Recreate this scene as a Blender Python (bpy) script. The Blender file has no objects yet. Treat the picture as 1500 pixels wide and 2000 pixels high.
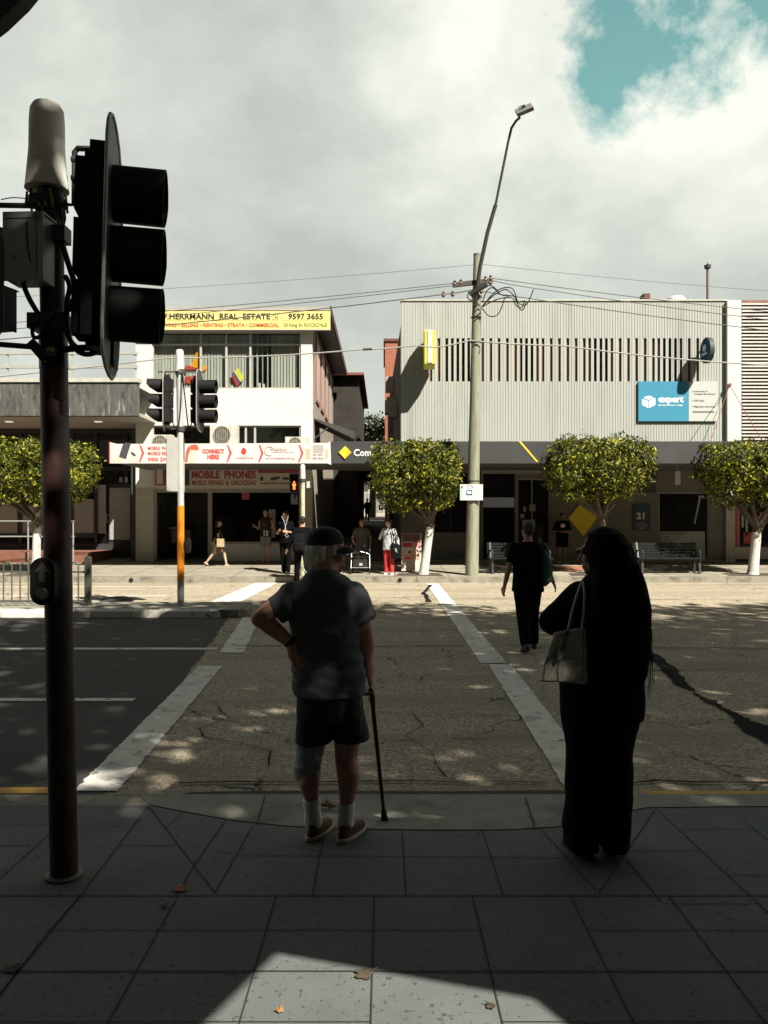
import bpy, bmesh, math, random
from mathutils import Vector, Matrix, Euler, noise
R = math.radians
random.seed(7)
scene = bpy.context.scene
COL = scene.collection

# ------------------------------------------------------------------ camera
F, CX, HY, H = 1550.0, 750.0, 1018.0, 1.65      # focal length in photo pixels, vanishing point, eye height
cd = bpy.data.cameras.new('camera'); cam = bpy.data.objects.new('camera', cd); COL.objects.link(cam)
cd.sensor_fit = 'HORIZONTAL'; cd.sensor_width = 36.0; cd.lens = 36.0 * F / 1500.0
cd.shift_y = 18.0 / 1500.0
cd.clip_start = 0.05; cd.clip_end = 2000
cam.location = (0, 0, H); cam.rotation_euler = (R(90), 0, 0)
scene.camera = cam

# ------------------------------------------------------------------ light
SUN_DIR = Vector((-0.78, 1.0, -1.3)).normalized()          # direction the light travels
sl = bpy.data.lights.new('sun', 'SUN'); sl.energy = 5.0; sl.angle = R(0.53); sl.color = (1.0, 0.945, 0.83)
sun = bpy.data.objects.new('sun', sl); COL.objects.link(sun)
sun.rotation_euler = SUN_DIR.to_track_quat('-Z', 'Y').to_euler()
sun_el = math.asin(-SUN_DIR.z); sun_az = math.atan2(-SUN_DIR.x, -SUN_DIR.y)
scene.view_settings.view_transform = 'Standard'; scene.view_settings.look = 'None'
scene.view_settings.gamma = 1.0; scene.view_settings.exposure = 1.12
scene.cycles.max_bounces = 6; scene.cycles.diffuse_bounces = 3; scene.cycles.transparent_max_bounces = 12
scene.cycles.caustics_reflective = False; scene.cycles.caustics_refractive = False

CLEARF = 1.0
w = bpy.data.worlds.new('World'); scene.world = w; w.use_nodes = True
nt = w.node_tree; nt.nodes.clear()
def N(t, **k):
    n = nt.nodes.new(t)
    for a, b in k.items(): setattr(n, a, b)
    return n
def Lk(a, b): nt.links.new(a, b)
def mth(op, a, b=None, c=None, clamp=False):
    n = N('ShaderNodeMath', operation=op); n.use_clamp = clamp
    for i, v in enumerate((a, b, c)):
        if v is None: continue
        if isinstance(v, (int, float)): n.inputs[i].default_value = v
        else: Lk(v, n.inputs[i])
    return n.outputs[0]
def mixc(f, a, b):
    n = N('ShaderNodeMix', data_type='RGBA')
    if isinstance(f, (int, float)): n.inputs[0].default_value = f
    else: Lk(f, n.inputs[0])
    for i, v in ((6, a), (7, b)):
        if isinstance(v, tuple): n.inputs[i].default_value = (*v, 1)
        else: Lk(v, n.inputs[i])
    return n.outputs[2]
out = N('ShaderNodeOutputWorld'); bg = N('ShaderNodeBackground'); Lk(bg.outputs[0], out.inputs[0])
sky = N('ShaderNodeTexSky', sky_type='NISHITA'); sky.sun_disc = False
sky.sun_elevation = sun_el; sky.sun_rotation = sun_az; sky.air_density = 1.0; sky.dust_density = 1.0
tc = N('ShaderNodeTexCoord'); D = tc.outputs['Generated']
def wnoise(scale, detail=5, rough=.55, dist=0.0, off=(0, 0, 0), str_=(1, 1, 1)):
    mp = N('ShaderNodeMapping'); Lk(D, mp.inputs[0]); mp.inputs['Location'].default_value = off; mp.inputs['Scale'].default_value = str_
    n = N('ShaderNodeTexNoise'); Lk(mp.outputs[0], n.inputs['Vector'])
    n.inputs['Scale'].default_value = scale; n.inputs['Detail'].default_value = detail
    n.inputs['Roughness'].default_value = rough; n.inputs['Distortion'].default_value = dist
    return n.outputs['Fac']
def blob(px, py, rad):      # soft cap of sky around a direction: 1 at its centre, 0 at rad
    d = Vector((px - CX, F, HY - py)).normalized()
    v = N('ShaderNodeVectorMath', operation='DISTANCE'); v.inputs[1].default_value = d
    nv = N('ShaderNodeVectorMath', operation='NORMALIZE'); Lk(D, nv.inputs[0]); Lk(nv.outputs[0], v.inputs[0])
    return mth('SUBTRACT', 1.0, mth('DIVIDE', v.outputs['Value'], rad))
n1 = wnoise(2.6, 8, .58, .08, (3.1, .4, 1.2), (1, 1, 1.5))
n2 = wnoise(7.0, 8, .6, .12, (.7, 2.2, 5.1), (1, 1, 1.4))
n3 = wnoise(3.2, 9, .62, .05, (8.3, 1.1, 2.7))
cl = mth('ADD', mth('MULTIPLY', n1, .62), mth('MULTIPLY', n2, .38))
cl = mth('ADD', cl, mth('MULTIPLY', mth('MAXIMUM', blob(1420, 170, .19), 0), .30))
cl = mth('ADD', cl, mth('MULTIPLY', mth('MAXIMUM', blob(900, 110, .27), 0), .16))
cl = mth('SUBTRACT', cl, mth('MULTIPLY', mth('MAXIMUM', blob(520, 330, .32), 0), .13))
cr = N('ShaderNodeValToRGB'); Lk(cl, cr.inputs[0])
e = cr.color_ramp.elements
e[0].position = .36; e[0].color = (.245, .264, .24, 1)
e[1].position = .74; e[1].color = (.46, .47, .42, 1)
m_ = cr.color_ramp.elements.new(.52); m_.color = (.315, .333, .303, 1)
patch = mth('MAXIMUM', mth('MAXIMUM', blob(1190, 120, .075), blob(1215, 0, .095)), mth('MAXIMUM', blob(1495, 10, .10), blob(1310, -25, .11)))
n4 = wnoise(10, 9, .64, .15, (2.3, 6.1, .7))
pm = mth('ADD', mth('MULTIPLY', patch, 1.0), mth('ADD', mth('MULTIPLY', mth('SUBTRACT', n3, .5), 1.6), mth('MULTIPLY', mth('SUBTRACT', n4, .5), 2.6)))
pm = mth('MULTIPLY', mth('SUBTRACT', pm, .06), 1.9, clamp=True)
# overhead and behind, where the sun stands, unseen clear sky darkened to cut fill
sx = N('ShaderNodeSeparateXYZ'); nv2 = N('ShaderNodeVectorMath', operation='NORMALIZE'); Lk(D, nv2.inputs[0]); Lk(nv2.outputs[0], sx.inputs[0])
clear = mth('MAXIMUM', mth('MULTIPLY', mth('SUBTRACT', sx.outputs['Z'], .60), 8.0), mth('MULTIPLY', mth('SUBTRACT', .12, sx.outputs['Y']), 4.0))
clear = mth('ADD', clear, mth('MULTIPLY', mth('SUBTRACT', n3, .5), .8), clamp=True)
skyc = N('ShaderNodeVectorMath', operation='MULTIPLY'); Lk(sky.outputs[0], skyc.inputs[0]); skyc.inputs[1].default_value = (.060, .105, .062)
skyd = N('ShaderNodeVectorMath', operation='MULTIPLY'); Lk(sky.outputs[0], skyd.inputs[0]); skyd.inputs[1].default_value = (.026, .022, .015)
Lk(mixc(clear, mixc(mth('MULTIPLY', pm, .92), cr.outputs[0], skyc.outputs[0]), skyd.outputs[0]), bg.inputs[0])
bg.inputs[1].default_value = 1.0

# ------------------------------------------------------------------ materials
MATS = {}
def M(name, col, rough=.75, var=.12, scale=6, bump=0, metal=0, spec=.4, stretch=(1, 1, 1), island=0, coat=0, dirt=None, bscale=None, detail=5, wear=None):
    if name in MATS: return MATS[name]
    m = bpy.data.materials.new(name); m.use_nodes = True; t = m.node_tree
    b = t.nodes['Principled BSDF']; MATS[name] = m
    b.inputs['Roughness'].default_value = rough; b.inputs['Metallic'].default_value = metal
    b.inputs['Specular IOR Level'].default_value = spec; b.inputs['Coat Weight'].default_value = coat
    c = t.nodes.new('ShaderNodeTexCoord'); mp = t.nodes.new('ShaderNodeMapping'); mp.inputs['Scale'].default_value = stretch
    t.links.new(c.outputs['Object'], mp.inputs[0])
    n = t.nodes.new('ShaderNodeTexNoise'); n.inputs['Scale'].default_value = scale; n.inputs['Detail'].default_value = detail
    n.inputs['Roughness'].default_value = .6
    t.links.new(mp.outputs[0], n.inputs['Vector'])
    r = t.nodes.new('ShaderNodeValToRGB'); t.links.new(n.outputs['Fac'], r.inputs[0])
    r.color_ramp.elements[0].position = .3; r.color_ramp.elements[1].position = .7
    r.color_ramp.elements[0].color = (*[x * (1 - var) for x in col], 1)
    r.color_ramp.elements[1].color = (*[min(1, x * (1 + var)) for x in col], 1)
    last = r.outputs[0]
    def mul(a, fac_socket, lo, hi):
        mr = t.nodes.new('ShaderNodeMapRange'); t.links.new(fac_socket, mr.inputs[0])
        mr.inputs[3].default_value = lo; mr.inputs[4].default_value = hi
        v = t.nodes.new('ShaderNodeVectorMath'); v.operation = 'SCALE'
        t.links.new(a, v.inputs[0]); t.links.new(mr.outputs[0], v.inputs['Scale']); return v.outputs[0]
    if island:
        g = t.nodes.new('ShaderNodeNewGeometry'); last = mul(last, g.outputs['Random Per Island'], 1 - island, 1 + island)
    for spec_ in ([dirt] if dirt else []) + ([wear] if wear else []):
        dcol, dscale, thr, soft, dst = spec_        # colour, scale, threshold, softness, stretch
        m2 = t.nodes.new('ShaderNodeMapping'); m2.inputs['Scale'].default_value = dst; m2.inputs['Location'].default_value = (1.7, .3, 2.9)
        t.links.new(c.outputs['Object'], m2.inputs[0])
        n2 = t.nodes.new('ShaderNodeTexNoise'); n2.inputs['Scale'].default_value = dscale; n2.inputs['Detail'].default_value = 6; n2.inputs['Roughness'].default_value = .65
        t.links.new(m2.outputs[0], n2.inputs['Vector'])
        mr = t.nodes.new('ShaderNodeMapRange'); t.links.new(n2.outputs['Fac'], mr.inputs[0])
        mr.inputs[1].default_value = thr; mr.inputs[2].default_value = thr + soft
        mx = t.nodes.new('ShaderNodeMix'); mx.data_type = 'RGBA'; t.links.new(mr.outputs[0], mx.inputs[0])
        t.links.new(last, mx.inputs[6]); mx.inputs[7].default_value = (*dcol, 1); last = mx.outputs[2]
    t.links.new(last, b.inputs['Base Color'])
    if bump:
        n3 = t.nodes.new('ShaderNodeTexNoise'); n3.inputs['Scale'].default_value = bscale or scale * 3; n3.inputs['Detail'].default_value = 4
        t.links.new(mp.outputs[0], n3.inputs['Vector'])
        bp = t.nodes.new('ShaderNodeBump'); bp.inputs['Strength'].default_value = bump; bp.inputs['Distance'].default_value = .02
        t.links.new(n3.outputs['Fac'], bp.inputs['Height']); t.links.new(bp.outputs[0], b.inputs['Normal'])
    return m
def emis(name, col, s):
    m = bpy.data.materials.new(name); m.use_nodes = True; b = m.node_tree.nodes['Principled BSDF']
    b.inputs['Base Color'].default_value = (*col, 1); b.inputs['Emission Color'].default_value = (*col, 1); b.inputs['Emission Strength'].default_value = s
    MATS[name] = m; return m
def glass(name, tint=(.75, .8, .78), refl=.12):
    m = bpy.data.materials.new(name); m.use_nodes = True; t = m.node_tree; t.nodes.remove(t.nodes['Principled BSDF'])
    o = t.nodes['Material Output']; tr = t.nodes.new('ShaderNodeBsdfTransparent'); tr.inputs[0].default_value = (*tint, 1)
    gl = t.nodes.new('ShaderNodeBsdfGlossy'); gl.inputs['Roughness'].default_value = .03
    fr = t.nodes.new('ShaderNodeLayerWeight'); fr.inputs[0].default_value = .5
    pw_ = t.nodes.new('ShaderNodeMath'); pw_.operation = 'POWER'; pw_.inputs[1].default_value = 4; t.links.new(fr.outputs['Facing'], pw_.inputs[0])
    ad = t.nodes.new('ShaderNodeMath'); ad.operation = 'MULTIPLY_ADD'; ad.inputs[1].default_value = .6; ad.inputs[2].default_value = refl / 2; t.links.new(pw_.outputs[0], ad.inputs[0])
    mx = t.nodes.new('ShaderNodeMixShader'); t.links.new(ad.outputs[0], mx.inputs[0]); t.links.new(tr.outputs[0], mx.inputs[1]); t.links.new(gl.outputs[0], mx.inputs[2])
    t.links.new(mx.outputs[0], o.inputs[0]); MATS[name] = m; return m

def aggregate(name, base, dark, light, crack=True, sp=42):
    """road surface: exposed aggregate speckle, wheel stains and hairline cracks"""
    m = bpy.data.materials.new(name); m.use_nodes = True; t = m.node_tree; b = t.nodes['Principled BSDF']; MATS[name] = m
    b.inputs['Roughness'].default_value = .85; b.inputs['Specular IOR Level'].default_value = .3
    c = t.nodes.new('ShaderNodeTexCoord').outputs['Object']
    def nz(s, d=4, st=(1, 1, 1), r=.6):
        mp = t.nodes.new('ShaderNodeMapping'); mp.inputs['Scale'].default_value = st; t.links.new(c, mp.inputs[0])
        n = t.nodes.new('ShaderNodeTexNoise'); n.inputs['Scale'].default_value = s; n.inputs['Detail'].default_value = d; n.inputs['Roughness'].default_value = r
        t.links.new(mp.outputs[0], n.inputs['Vector']); return n.outputs['Fac']
    def rmp(s, a, b_):
        r = t.nodes.new('ShaderNodeMapRange'); t.links.new(s, r.inputs[0]); r.inputs[1].default_value = a; r.inputs[2].default_value = b_; return r.outputs[0]
    def mx(f, a, b_):
        n = t.nodes.new('ShaderNodeMix'); n.data_type = 'RGBA'; t.links.new(f, n.inputs[0])
        for i, v in ((6, a), (7, b_)):
            if isinstance(v, tuple): n.inputs[i].default_value = (*v, 1)
            else: t.links.new(v, n.inputs[i])
        return n.outputs[2]
    fine = nz(sp, 3, r=.8); mid = nz(sp * .3, 3)
    col = mx(rmp(fine, .40, .60), dark, light)
    col = mx(rmp(mid, .2, 1.1), col, base)
    st = nz(.9, 6, (.25, 1.4, 1)); col2 = mx(rmp(st, .48, .72), col, tuple(x * .72 for x in base))
    col2 = mx(rmp(nz(2.3, 5), .58, .74), col2, tuple(x * .8 for x in base))
    if crack:
        mp = t.nodes.new('ShaderNodeMapping'); t.links.new(c, mp.inputs[0])
        dn = t.nodes.new('ShaderNodeTexNoise'); dn.inputs['Scale'].default_value = 2.2; dn.inputs['Detail'].default_value = 5; t.links.new(c, dn.inputs['Vector'])
        va = t.nodes.new('ShaderNodeVectorMath'); va.operation = 'MULTIPLY_ADD'; t.links.new(dn.outputs['Color'], va.inputs[0]); va.inputs[1].default_value = (.8, .8, 0); t.links.new(c, va.inputs[2])
        v = t.nodes.new('ShaderNodeTexVoronoi'); v.feature = 'DISTANCE_TO_EDGE'; v.inputs['Scale'].default_value = .75; t.links.new(va.outputs[0], v.inputs['Vector'])
        near = t.nodes.new('ShaderNodeMapRange'); t.links.new(v.outputs['Distance'], near.inputs[0]); near.inputs[1].default_value = .004; near.inputs[2].default_value = .011; near.inputs[3].default_value = 1; near.inputs[4].default_value = 0
        gate = rmp(nz(.8, 3), .50, .56)
        mu = t.nodes.new('ShaderNodeMath'); mu.operation = 'MULTIPLY'; t.links.new(near.outputs[0], mu.inputs[0]); t.links.new(gate, mu.inputs[1])
        col2 = mx(mu.outputs[0], col2, (.035, .032, .028))
    t.links.new(col2, b.inputs['Base Color'])
    bp = t.nodes.new('ShaderNodeBump'); bp.inputs['Strength'].default_value = .8; bp.inputs['Distance'].default_value = .006
    t.links.new(fine, bp.inputs['Height']); t.links.new(bp.outputs[0], b.inputs['Normal'])
    return m

# ------------------------------------------------------------------ helpers
def P(px, py, Y): return Vector(((px - CX) / F * Y, Y, H + (HY - py) / F * Y))
def G(px, py, z=0.0):
    Y = F * (H - z) / (py - HY); return Vector(((px - CX) / F * Y, Y, z))
def tag(o, label=None, cat=None, group=None, kind=None):
    if label: o['label'] = label
    if cat: o['category'] = cat
    if group: o['group'] = group
    if kind: o['kind'] = kind
    return o
def thing(name, label, cat, loc=(0, 0, 0), rz=0, group=None):
    o = bpy.data.objects.new(name, None); COL.objects.link(o); o.empty_display_size = .2
    o.location = loc; o.rotation_euler = (0, 0, rz)
    return tag(o, label, cat, group)
def link(name, me, mat, parent=None):
    o = bpy.data.objects.new(name, me); COL.objects.link(o)
    if mat is not None:
        for mm in (mat if isinstance(mat, (list, tuple)) else [mat]): me.materials.append(mm)
    if parent is not None:
        o.parent = parent
    return o
WORLD_INV = {}
def place(o, parent):       # parent with vertices already given in world coordinates
    o.parent = parent
    mw = Matrix.Identity(4); q = parent
    chain = []
    while q is not None: chain.append(q); q = q.parent
    for q in reversed(chain): mw = mw @ q.matrix_parent_inverse @ Matrix.LocRotScale(q.location, q.rotation_euler, q.scale)
    o.matrix_parent_inverse = mw.inverted()
    return o
SPLIT = {'mounting_bracket', 'sign_picture', 'window_paper', 'slot_window', 'side_wall', 'partition', 'ceiling_light', 'notice', 'bottle', 'red_poster', 'window_notice', 'window_poster', 'yellow_stripe', 'red_chevron', 'handset_picture', 'hand_picture', 'shop_counter', 'display_shelf', 'bracket', 'pier', 'dark_header', 'sign_red_strip', 'cross_bar', 'pane', 'window_decal', 'awning_roof', 'lower_mount', 'steel_band', 'yellow_cable'}
class MB:
    def __init__(s): s.v = []; s.f = []; s.mi = []
    def add(s, vs, fs, mi=0):
        b = len(s.v); s.v += [tuple(v) for v in vs]; s.f += [tuple(i + b for i in f) for f in fs]; s.mi += [mi] * len(fs)
    def box(s, a, b, mi=0, M_=None):
        x0, x1 = sorted((a[0], b[0])); y0, y1 = sorted((a[1], b[1])); z0, z1 = sorted((a[2], b[2]))
        vs = [Vector(v) for v in ((x0, y0, z0), (x1, y0, z0), (x1, y1, z0), (x0, y1, z0), (x0, y0, z1), (x1, y0, z1), (x1, y1, z1), (x0, y1, z1))]
        if M_ is not None: vs = [M_ @ v for v in vs]
        s.add(vs, [(0, 3, 2, 1), (4, 5, 6, 7), (0, 1, 5, 4), (1, 2, 6, 5), (2, 3, 7, 6), (3, 0, 4, 7)], mi)
    def bar(s, p, q, wx, wz, mi=0, up=(0, 0, 1)):
        p = Vector(p); q = Vector(q); d = (q - p).normalized(); u = Vector(up)
        if abs(d.dot(u)) > .98: u = Vector((0, 1, 0))
        x = d.cross(u).normalized() * wx / 2; z = x.cross(d).normalized() * wz / 2
        s.add([p - x - z, p + x - z, p + x + z, p - x + z, q - x - z, q + x - z, q + x + z, q - x + z],
              [(0, 1, 2, 3), (7, 6, 5, 4), (0, 4, 5, 1), (1, 5, 6, 2), (2, 6, 7, 3), (3, 7, 4, 0)], mi)
    def tube(s, pts, r, n=8, mi=0, cap=True):
        pts = [Vector(p) for p in pts]; rs = r if isinstance(r, (list, tuple)) else [r] * len(pts)
        prev = None; base = len(s.v)
        for i, p in enumerate(pts):
            d = (pts[min(i + 1, len(pts) - 1)] - pts[max(i - 1, 0)]).normalized()
            if prev is None:
                u = Vector((0, 0, 1)) if abs(d.z) < .9 else Vector((0, 1, 0)); a = d.cross(u).normalized()
            else:
                a = (prev - d * prev.dot(d)).normalized()
            prev = a; c = d.cross(a)
            for k in range(n):
                t = 2 * math.pi * k / n; s.v.append(tuple(p + (a * math.cos(t) + c * math.sin(t)) * rs[i]))
        for i in range(len(pts) - 1):
            for k in range(n):
                s.f.append((base + i * n + k, base + i * n + (k + 1) % n, base + (i + 1) * n + (k + 1) % n, base + (i + 1) * n + k)); s.mi.append(mi)
        if cap:
            s.f.append(tuple(base + k for k in reversed(range(n)))); s.mi.append(mi)
            b = base + (len(pts) - 1) * n; s.f.append(tuple(b + k for k in range(n))); s.mi.append(mi)
    def lathe(s, prof, c, n=20, axis='z', mi=0, cap=True):   # prof: (r, h)
        base = len(s.v); c = Vector(c)
        for r, h in prof:
            for k in range(n):
                t = 2 * math.pi * k / n; x, y = r * math.cos(t), r * math.sin(t)
                v = {'z': (x, y, h), 'x': (h, x, y), 'y': (y, h, x)}[axis]; s.v.append(tuple(c + Vector(v)))
        for i in range(len(prof) - 1):
            for k in range(n):
                s.f.append((base + i * n + k, base + i * n + (k + 1) % n, base + (i + 1) * n + (k + 1) % n, base + (i + 1) * n + k)); s.mi.append(mi)
        if cap:
            s.f.append(tuple(base + k for k in reversed(range(n)))); s.mi.append(mi)
            b = base + (len(prof) - 1) * n; s.f.append(tuple(b + k for k in range(n))); s.mi.append(mi)
    def rect(s, x0, y0, x1, y1, Y, th=.05, mi=0):     # a box whose front face covers that photo rectangle at depth Y
        a = P(x0, y0, Y); b = P(x1, y1, Y); s.box((a.x, Y, a.z), (b.x, Y + th, b.z), mi)
    def prism(s, pts, nrm, th, mi=0):                  # polygon extruded along nrm
        n = len(pts); pts = [Vector(p) for p in pts]; nrm = Vector(nrm) * th; b = len(s.v)
        s.v += [tuple(p) for p in pts] + [tuple(p + nrm) for p in pts]
        s.f += [tuple(b + i for i in range(n)), tuple(b + n + i for i in reversed(range(n)))]; s.mi += [mi] * 2
        for i in range(n):
            j = (i + 1) % n; s.f.append((b + i, b + n + i, b + n + j, b + j)); s.mi.append(mi)
    def poly(s, pts, Y, th=.01, mi=0): s.prism([P(x, y, Y) for x, y in pts], (0, 1, 0), th, mi)
    def mesh(s, name, smooth=False):
        me = bpy.data.meshes.new(name); me.from_pydata(s.v, [], s.f); me.polygons.foreach_set('material_index', s.mi)
        bm = bmesh.new(); bm.from_mesh(me); bmesh.ops.recalc_face_normals(bm, faces=bm.faces); bm.to_mesh(me); bm.free()
        if smooth:
            me.polygons.foreach_set('use_smooth', [True] * len(me.polygons))
            try: me.set_sharp_from_angle(angle=R(40))
            except Exception: pass
        me.update(); return me
    def parts(s):
        par = list(range(len(s.v)))
        def find(i):
            while par[i] != i: par[i] = par[par[i]]; i = par[i]
            return i
        for f in s.f:
            for j in f[1:]: par[find(j)] = find(f[0])
        groups = {}
        for f, mi in zip(s.f, s.mi): groups.setdefault(find(f[0]), []).append((f, mi))
        for fs in groups.values():
            m = MB(); mp = {}
            for f, mi in fs:
                for j in f:
                    if j not in mp: mp[j] = len(m.v); m.v.append(s.v[j])
                m.f.append(tuple(mp[j] for j in f)); m.mi.append(mi)
            yield m
    def build(s, name, mat, parent=None, smooth=False, world=True):
        if name in SPLIT and parent is not None:
            for q in s.parts():
                o = link(name, q.mesh(name, smooth), mat)
                if world: place(o, parent)
                else: o.parent = parent
            return o
        o = link(name, s.mesh(name, smooth), mat)
        if parent is not None:
            if world: place(o, parent)
            else: o.parent = parent
        return o
def sheet(name, pts, z, mat, kind='structure', parent=None, sub=0):
    """flat polygon on the ground"""
    m = MB(); b = [(p[0], p[1], z if len(p) < 3 else p[2]) for p in pts]; m.add(b, [tuple(range(len(b)))])
    me = bpy.data.meshes.new(name); me.from_pydata(m.v, [], m.f)
    bm = bmesh.new(); bm.from_mesh(me); bmesh.ops.triangulate(bm, faces=bm.faces)
    for f in bm.faces:
        if f.normal.z < 0: f.normal_flip()
    bm.to_mesh(me); bm.free()
    o = link(name, me, mat)
    if parent is not None: place(o, parent)
    elif kind: o['kind'] = kind
    return o
def ragged(p, q, n, amp, rnd):
    p = Vector(p[:2]); q = Vector(q[:2]); d = (q - p); nn = Vector((-d.y, d.x)).normalized(); r = []
    for i in range(n):
        t = i / n; r.append(tuple(p + d * t + nn * (amp * rnd.uniform(-1, 1) * (1 if 0 < i else .3) * (2.2 if rnd.random() < .08 else 1))))
    return r
def dup(root, loc=None, rz=None, label=None, group=None):
    r = root.copy(); COL.objects.link(r)
    if loc is not None: r.location = loc
    if rz is not None: r.rotation_euler = (0, 0, rz)
    if label: r['label'] = label
    if group: r['group'] = group
    kids = [o for o in bpy.data.objects if o.parent == root]
    for ch in kids:
        c = ch.copy(); COL.objects.link(c); c.parent = r
        for g in [o for o in bpy.data.objects if o.parent == ch]:
            d = g.copy(); COL.objects.link(d); d.parent = c
    return r
def text(body, x0, y0, x1, y1, Y, mat, parent, name='lettering', bold=0.0, th=.004, shear=0):
    """lettering fitted into a photo rectangle at depth Y"""
    cu = bpy.data.curves.new('t', 'FONT'); cu.body = body; cu.size = 1; cu.offset = bold; cu.resolution_u = 2; cu.extrude = .01; cu.shear = shear
    o = bpy.data.objects.new('t', cu); COL.objects.link(o)
    dg = bpy.context.evaluated_depsgraph_get(); me = bpy.data.meshes.new_from_object(o.evaluated_get(dg))
    bpy.data.objects.remove(o); bpy.data.curves.remove(cu)
    xs = [v.co.x for v in me.vertices]; ys = [v.co.y for v in me.vertices]
    a, b, c, d = min(xs), max(xs), min(ys), max(ys); A = P(x0, y1, Y); B = P(x1, y0, Y)
    for v in me.vertices:
        X = A.x + (v.co.x - a) / (b - a) * (B.x - A.x); Z = A.z + (v.co.y - c) / (d - c) * (B.z - A.z)
        v.co = (X, Y - (th if v.co.z > 0 else 0), Z)
    me.materials.clear(); o = link(name, me, mat)
    if parent is not None: place(o, parent)
    return o
def wall_holes(mb, x0, x1, z0, z1, Y, th, holes, mi=0):
    """wall facing -Y with real openings; holes (xa, xb, za, zb)"""
    xs = sorted({x0, x1, *[v for h in holes for v in h[:2] if x0 < v < x1]}); zs = sorted({z0, z1, *[v for h in holes for v in h[2:] if z0 < v < z1]})
    def solid(i, j):
        if not (0 <= i < len(xs) - 1 and 0 <= j < len(zs) - 1): return False
        cx, cz = (xs[i] + xs[i + 1]) / 2, (zs[j] + zs[j + 1]) / 2
        return not any(h[0] < cx < h[1] and h[2] < cz < h[3] for h in holes)
    for i in range(len(xs) - 1):
        for j in range(len(zs) - 1):
            if not solid(i, j): continue
            a, b, c, d = xs[i], xs[i + 1], zs[j], zs[j + 1]; q = [(0, 1, 2, 3)]
            mb.add([(a, Y, c), (b, Y, c), (b, Y, d), (a, Y, d)], q, mi)
            mb.add([(a, Y + th, c), (a, Y + th, d), (b, Y + th, d), (b, Y + th, c)], q, mi)
            if not solid(i - 1, j): mb.add([(a, Y, c), (a, Y, d), (a, Y + th, d), (a, Y + th, c)], q, mi)
            if not solid(i + 1, j): mb.add([(b, Y, c), (b, Y + th, c), (b, Y + th, d), (b, Y, d)], q, mi)
            if not solid(i, j - 1): mb.add([(a, Y, c), (a, Y + th, c), (b, Y + th, c), (b, Y, c)], q, mi)
            if not solid(i, j + 1): mb.add([(a, Y, d), (b, Y, d), (b, Y + th, d), (a, Y + th, d)], q, mi)
def hole(x0, y0, x1, y1, Y):
    a = P(x0, y1, Y); b = P(x1, y0, Y); return (a.x, b.x, a.z, b.z)

# palette
white_wall = M('white_painted_render', (.58, .575, .535), .8, .06, 1.5, .05, dirt=((.42, .40, .34), .9, .60, .25, (3, 3, .6)))
grey_metal = M('galvanised_steel', (.36, .37, .35), .5, .12, 14, .03, .5)
black_pl = M('black_polycarbonate', (.010, .010, .010), .62, .2, 6, spec=.2)
dark_frame = M('dark_window_frame', (.020, .021, .020), .5, .2, 5)
alu = M('aluminium_frame', (.48, .47, .43), .45, .08, 8, 0, .3)
glass_clear = glass('window_glass', (.90, .92, .90), .09)
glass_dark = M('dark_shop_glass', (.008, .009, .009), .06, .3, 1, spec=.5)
# ================================================================== GROUND
ZR = -0.04
road_m = aggregate('old_asphalt', (.305, .258, .185), (.075, .058, .040), (.62, .54, .41))
newasph = aggregate('dark_asphalt', (.040, .040, .037), (.022, .022, .020), (.075, .075, .07), crack=False, sp=70)
conc = M('pavement_concrete', (.25, .245, .20), .85, .2, 5, .35, dirt=((.13, .12, .09), 2.6, .50, .18, (1, 1, 1)), bscale=60)
kerb_m = M('kerb_concrete', (.24, .225, .175), .85, .18, 5, .4, dirt=((.13, .12, .09), 3, .5, .15, (1, 1, 1)), bscale=50)
kerb_white = M('white_painted_kerb', (.58, .56, .50), .8, .12, 5, .3, dirt=((.22, .20, .16), 4, .58, .08, (1, 1, 1)), bscale=50)
slab_m = M('dark_stone_paving', (.104, .115, .111), .8, .16, 2.2, .2, dirt=((.045, .048, .046), 46, .60, .03, (1, 1, 1)), wear=((.135, .142, .135), 1.1, .55, .3, (1, 1, 1)), bscale=120)
joint_m = M('paving_joint_dark', (.022, .022, .020), .9, .2, 10)
line_w = M('worn_white_line_paint', (.66, .64, .58), .75, .10, 8, .3, dirt=((.22, .20, .165), 7, .60, .03, (1, 1, 1)), wear=((.42, .40, .35), 2.5, .55, .12, (1, 1, 1)), bscale=80)
line_y = M('worn_yellow_line_paint', (.62, .34, .05), .75, .12, 8, .3, dirt=((.2, .14, .06), 9, .62, .04, (1, 1, 1)), bscale=80)
crack_m = M('bitumen_crack_filler', (.013, .012, .011), .95, .3, 10, .5, spec=.08)

sheet('ground', [(-400, -300), (400, -300), (400, 600), (-400, 600)], -.35, M('earth_ground', (.16, .14, .10), .95, .2, .6))
sheet('road', [(-60, 4.7), (60, 4.7), (60, 22.0), (-60, 22.0)], ZR, road_m)
# near pavement: dark stone slabs, pale concrete kerb ramp
fp = MB(); fp.box((-40, -2.6, -.3), (40, 4.60, 0)); o = fp.build('pavement', slab_m); o['kind'] = 'structure'
kb = MB()
ya = 4.60
kb.add([(-40, ya, .001), (-1.38, ya, .001), (-1.38, 4.79, .001), (-40, 4.79, .001), (-40, 4.79, -.3), (-1.38, 4.79, -.3)], [(0, 1, 2, 3), (3, 2, 5, 4)])
kb.add([(-1.38, ya, .001), (1.75, ya, .001), (1.75, 4.79, .001), (-1.38, 4.79, .001)], [(0, 1, 2, 3)]); kb.add([(1.75, ya, .001), (40, ya, .001), (40, 4.79, .001), (1.75, 4.79, .001), (40, 4.79, -.3), (1.75, 4.79, -.3)], [(0, 1, 2, 3), (3, 2, 4, 5)])
kb.add([(-1.38, 4.79, .001), (1.75, 4.79, .001), (1.75, 4.79, -.3), (-1.38, 4.79, -.3)], [(0, 1, 2, 3)])
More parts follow.
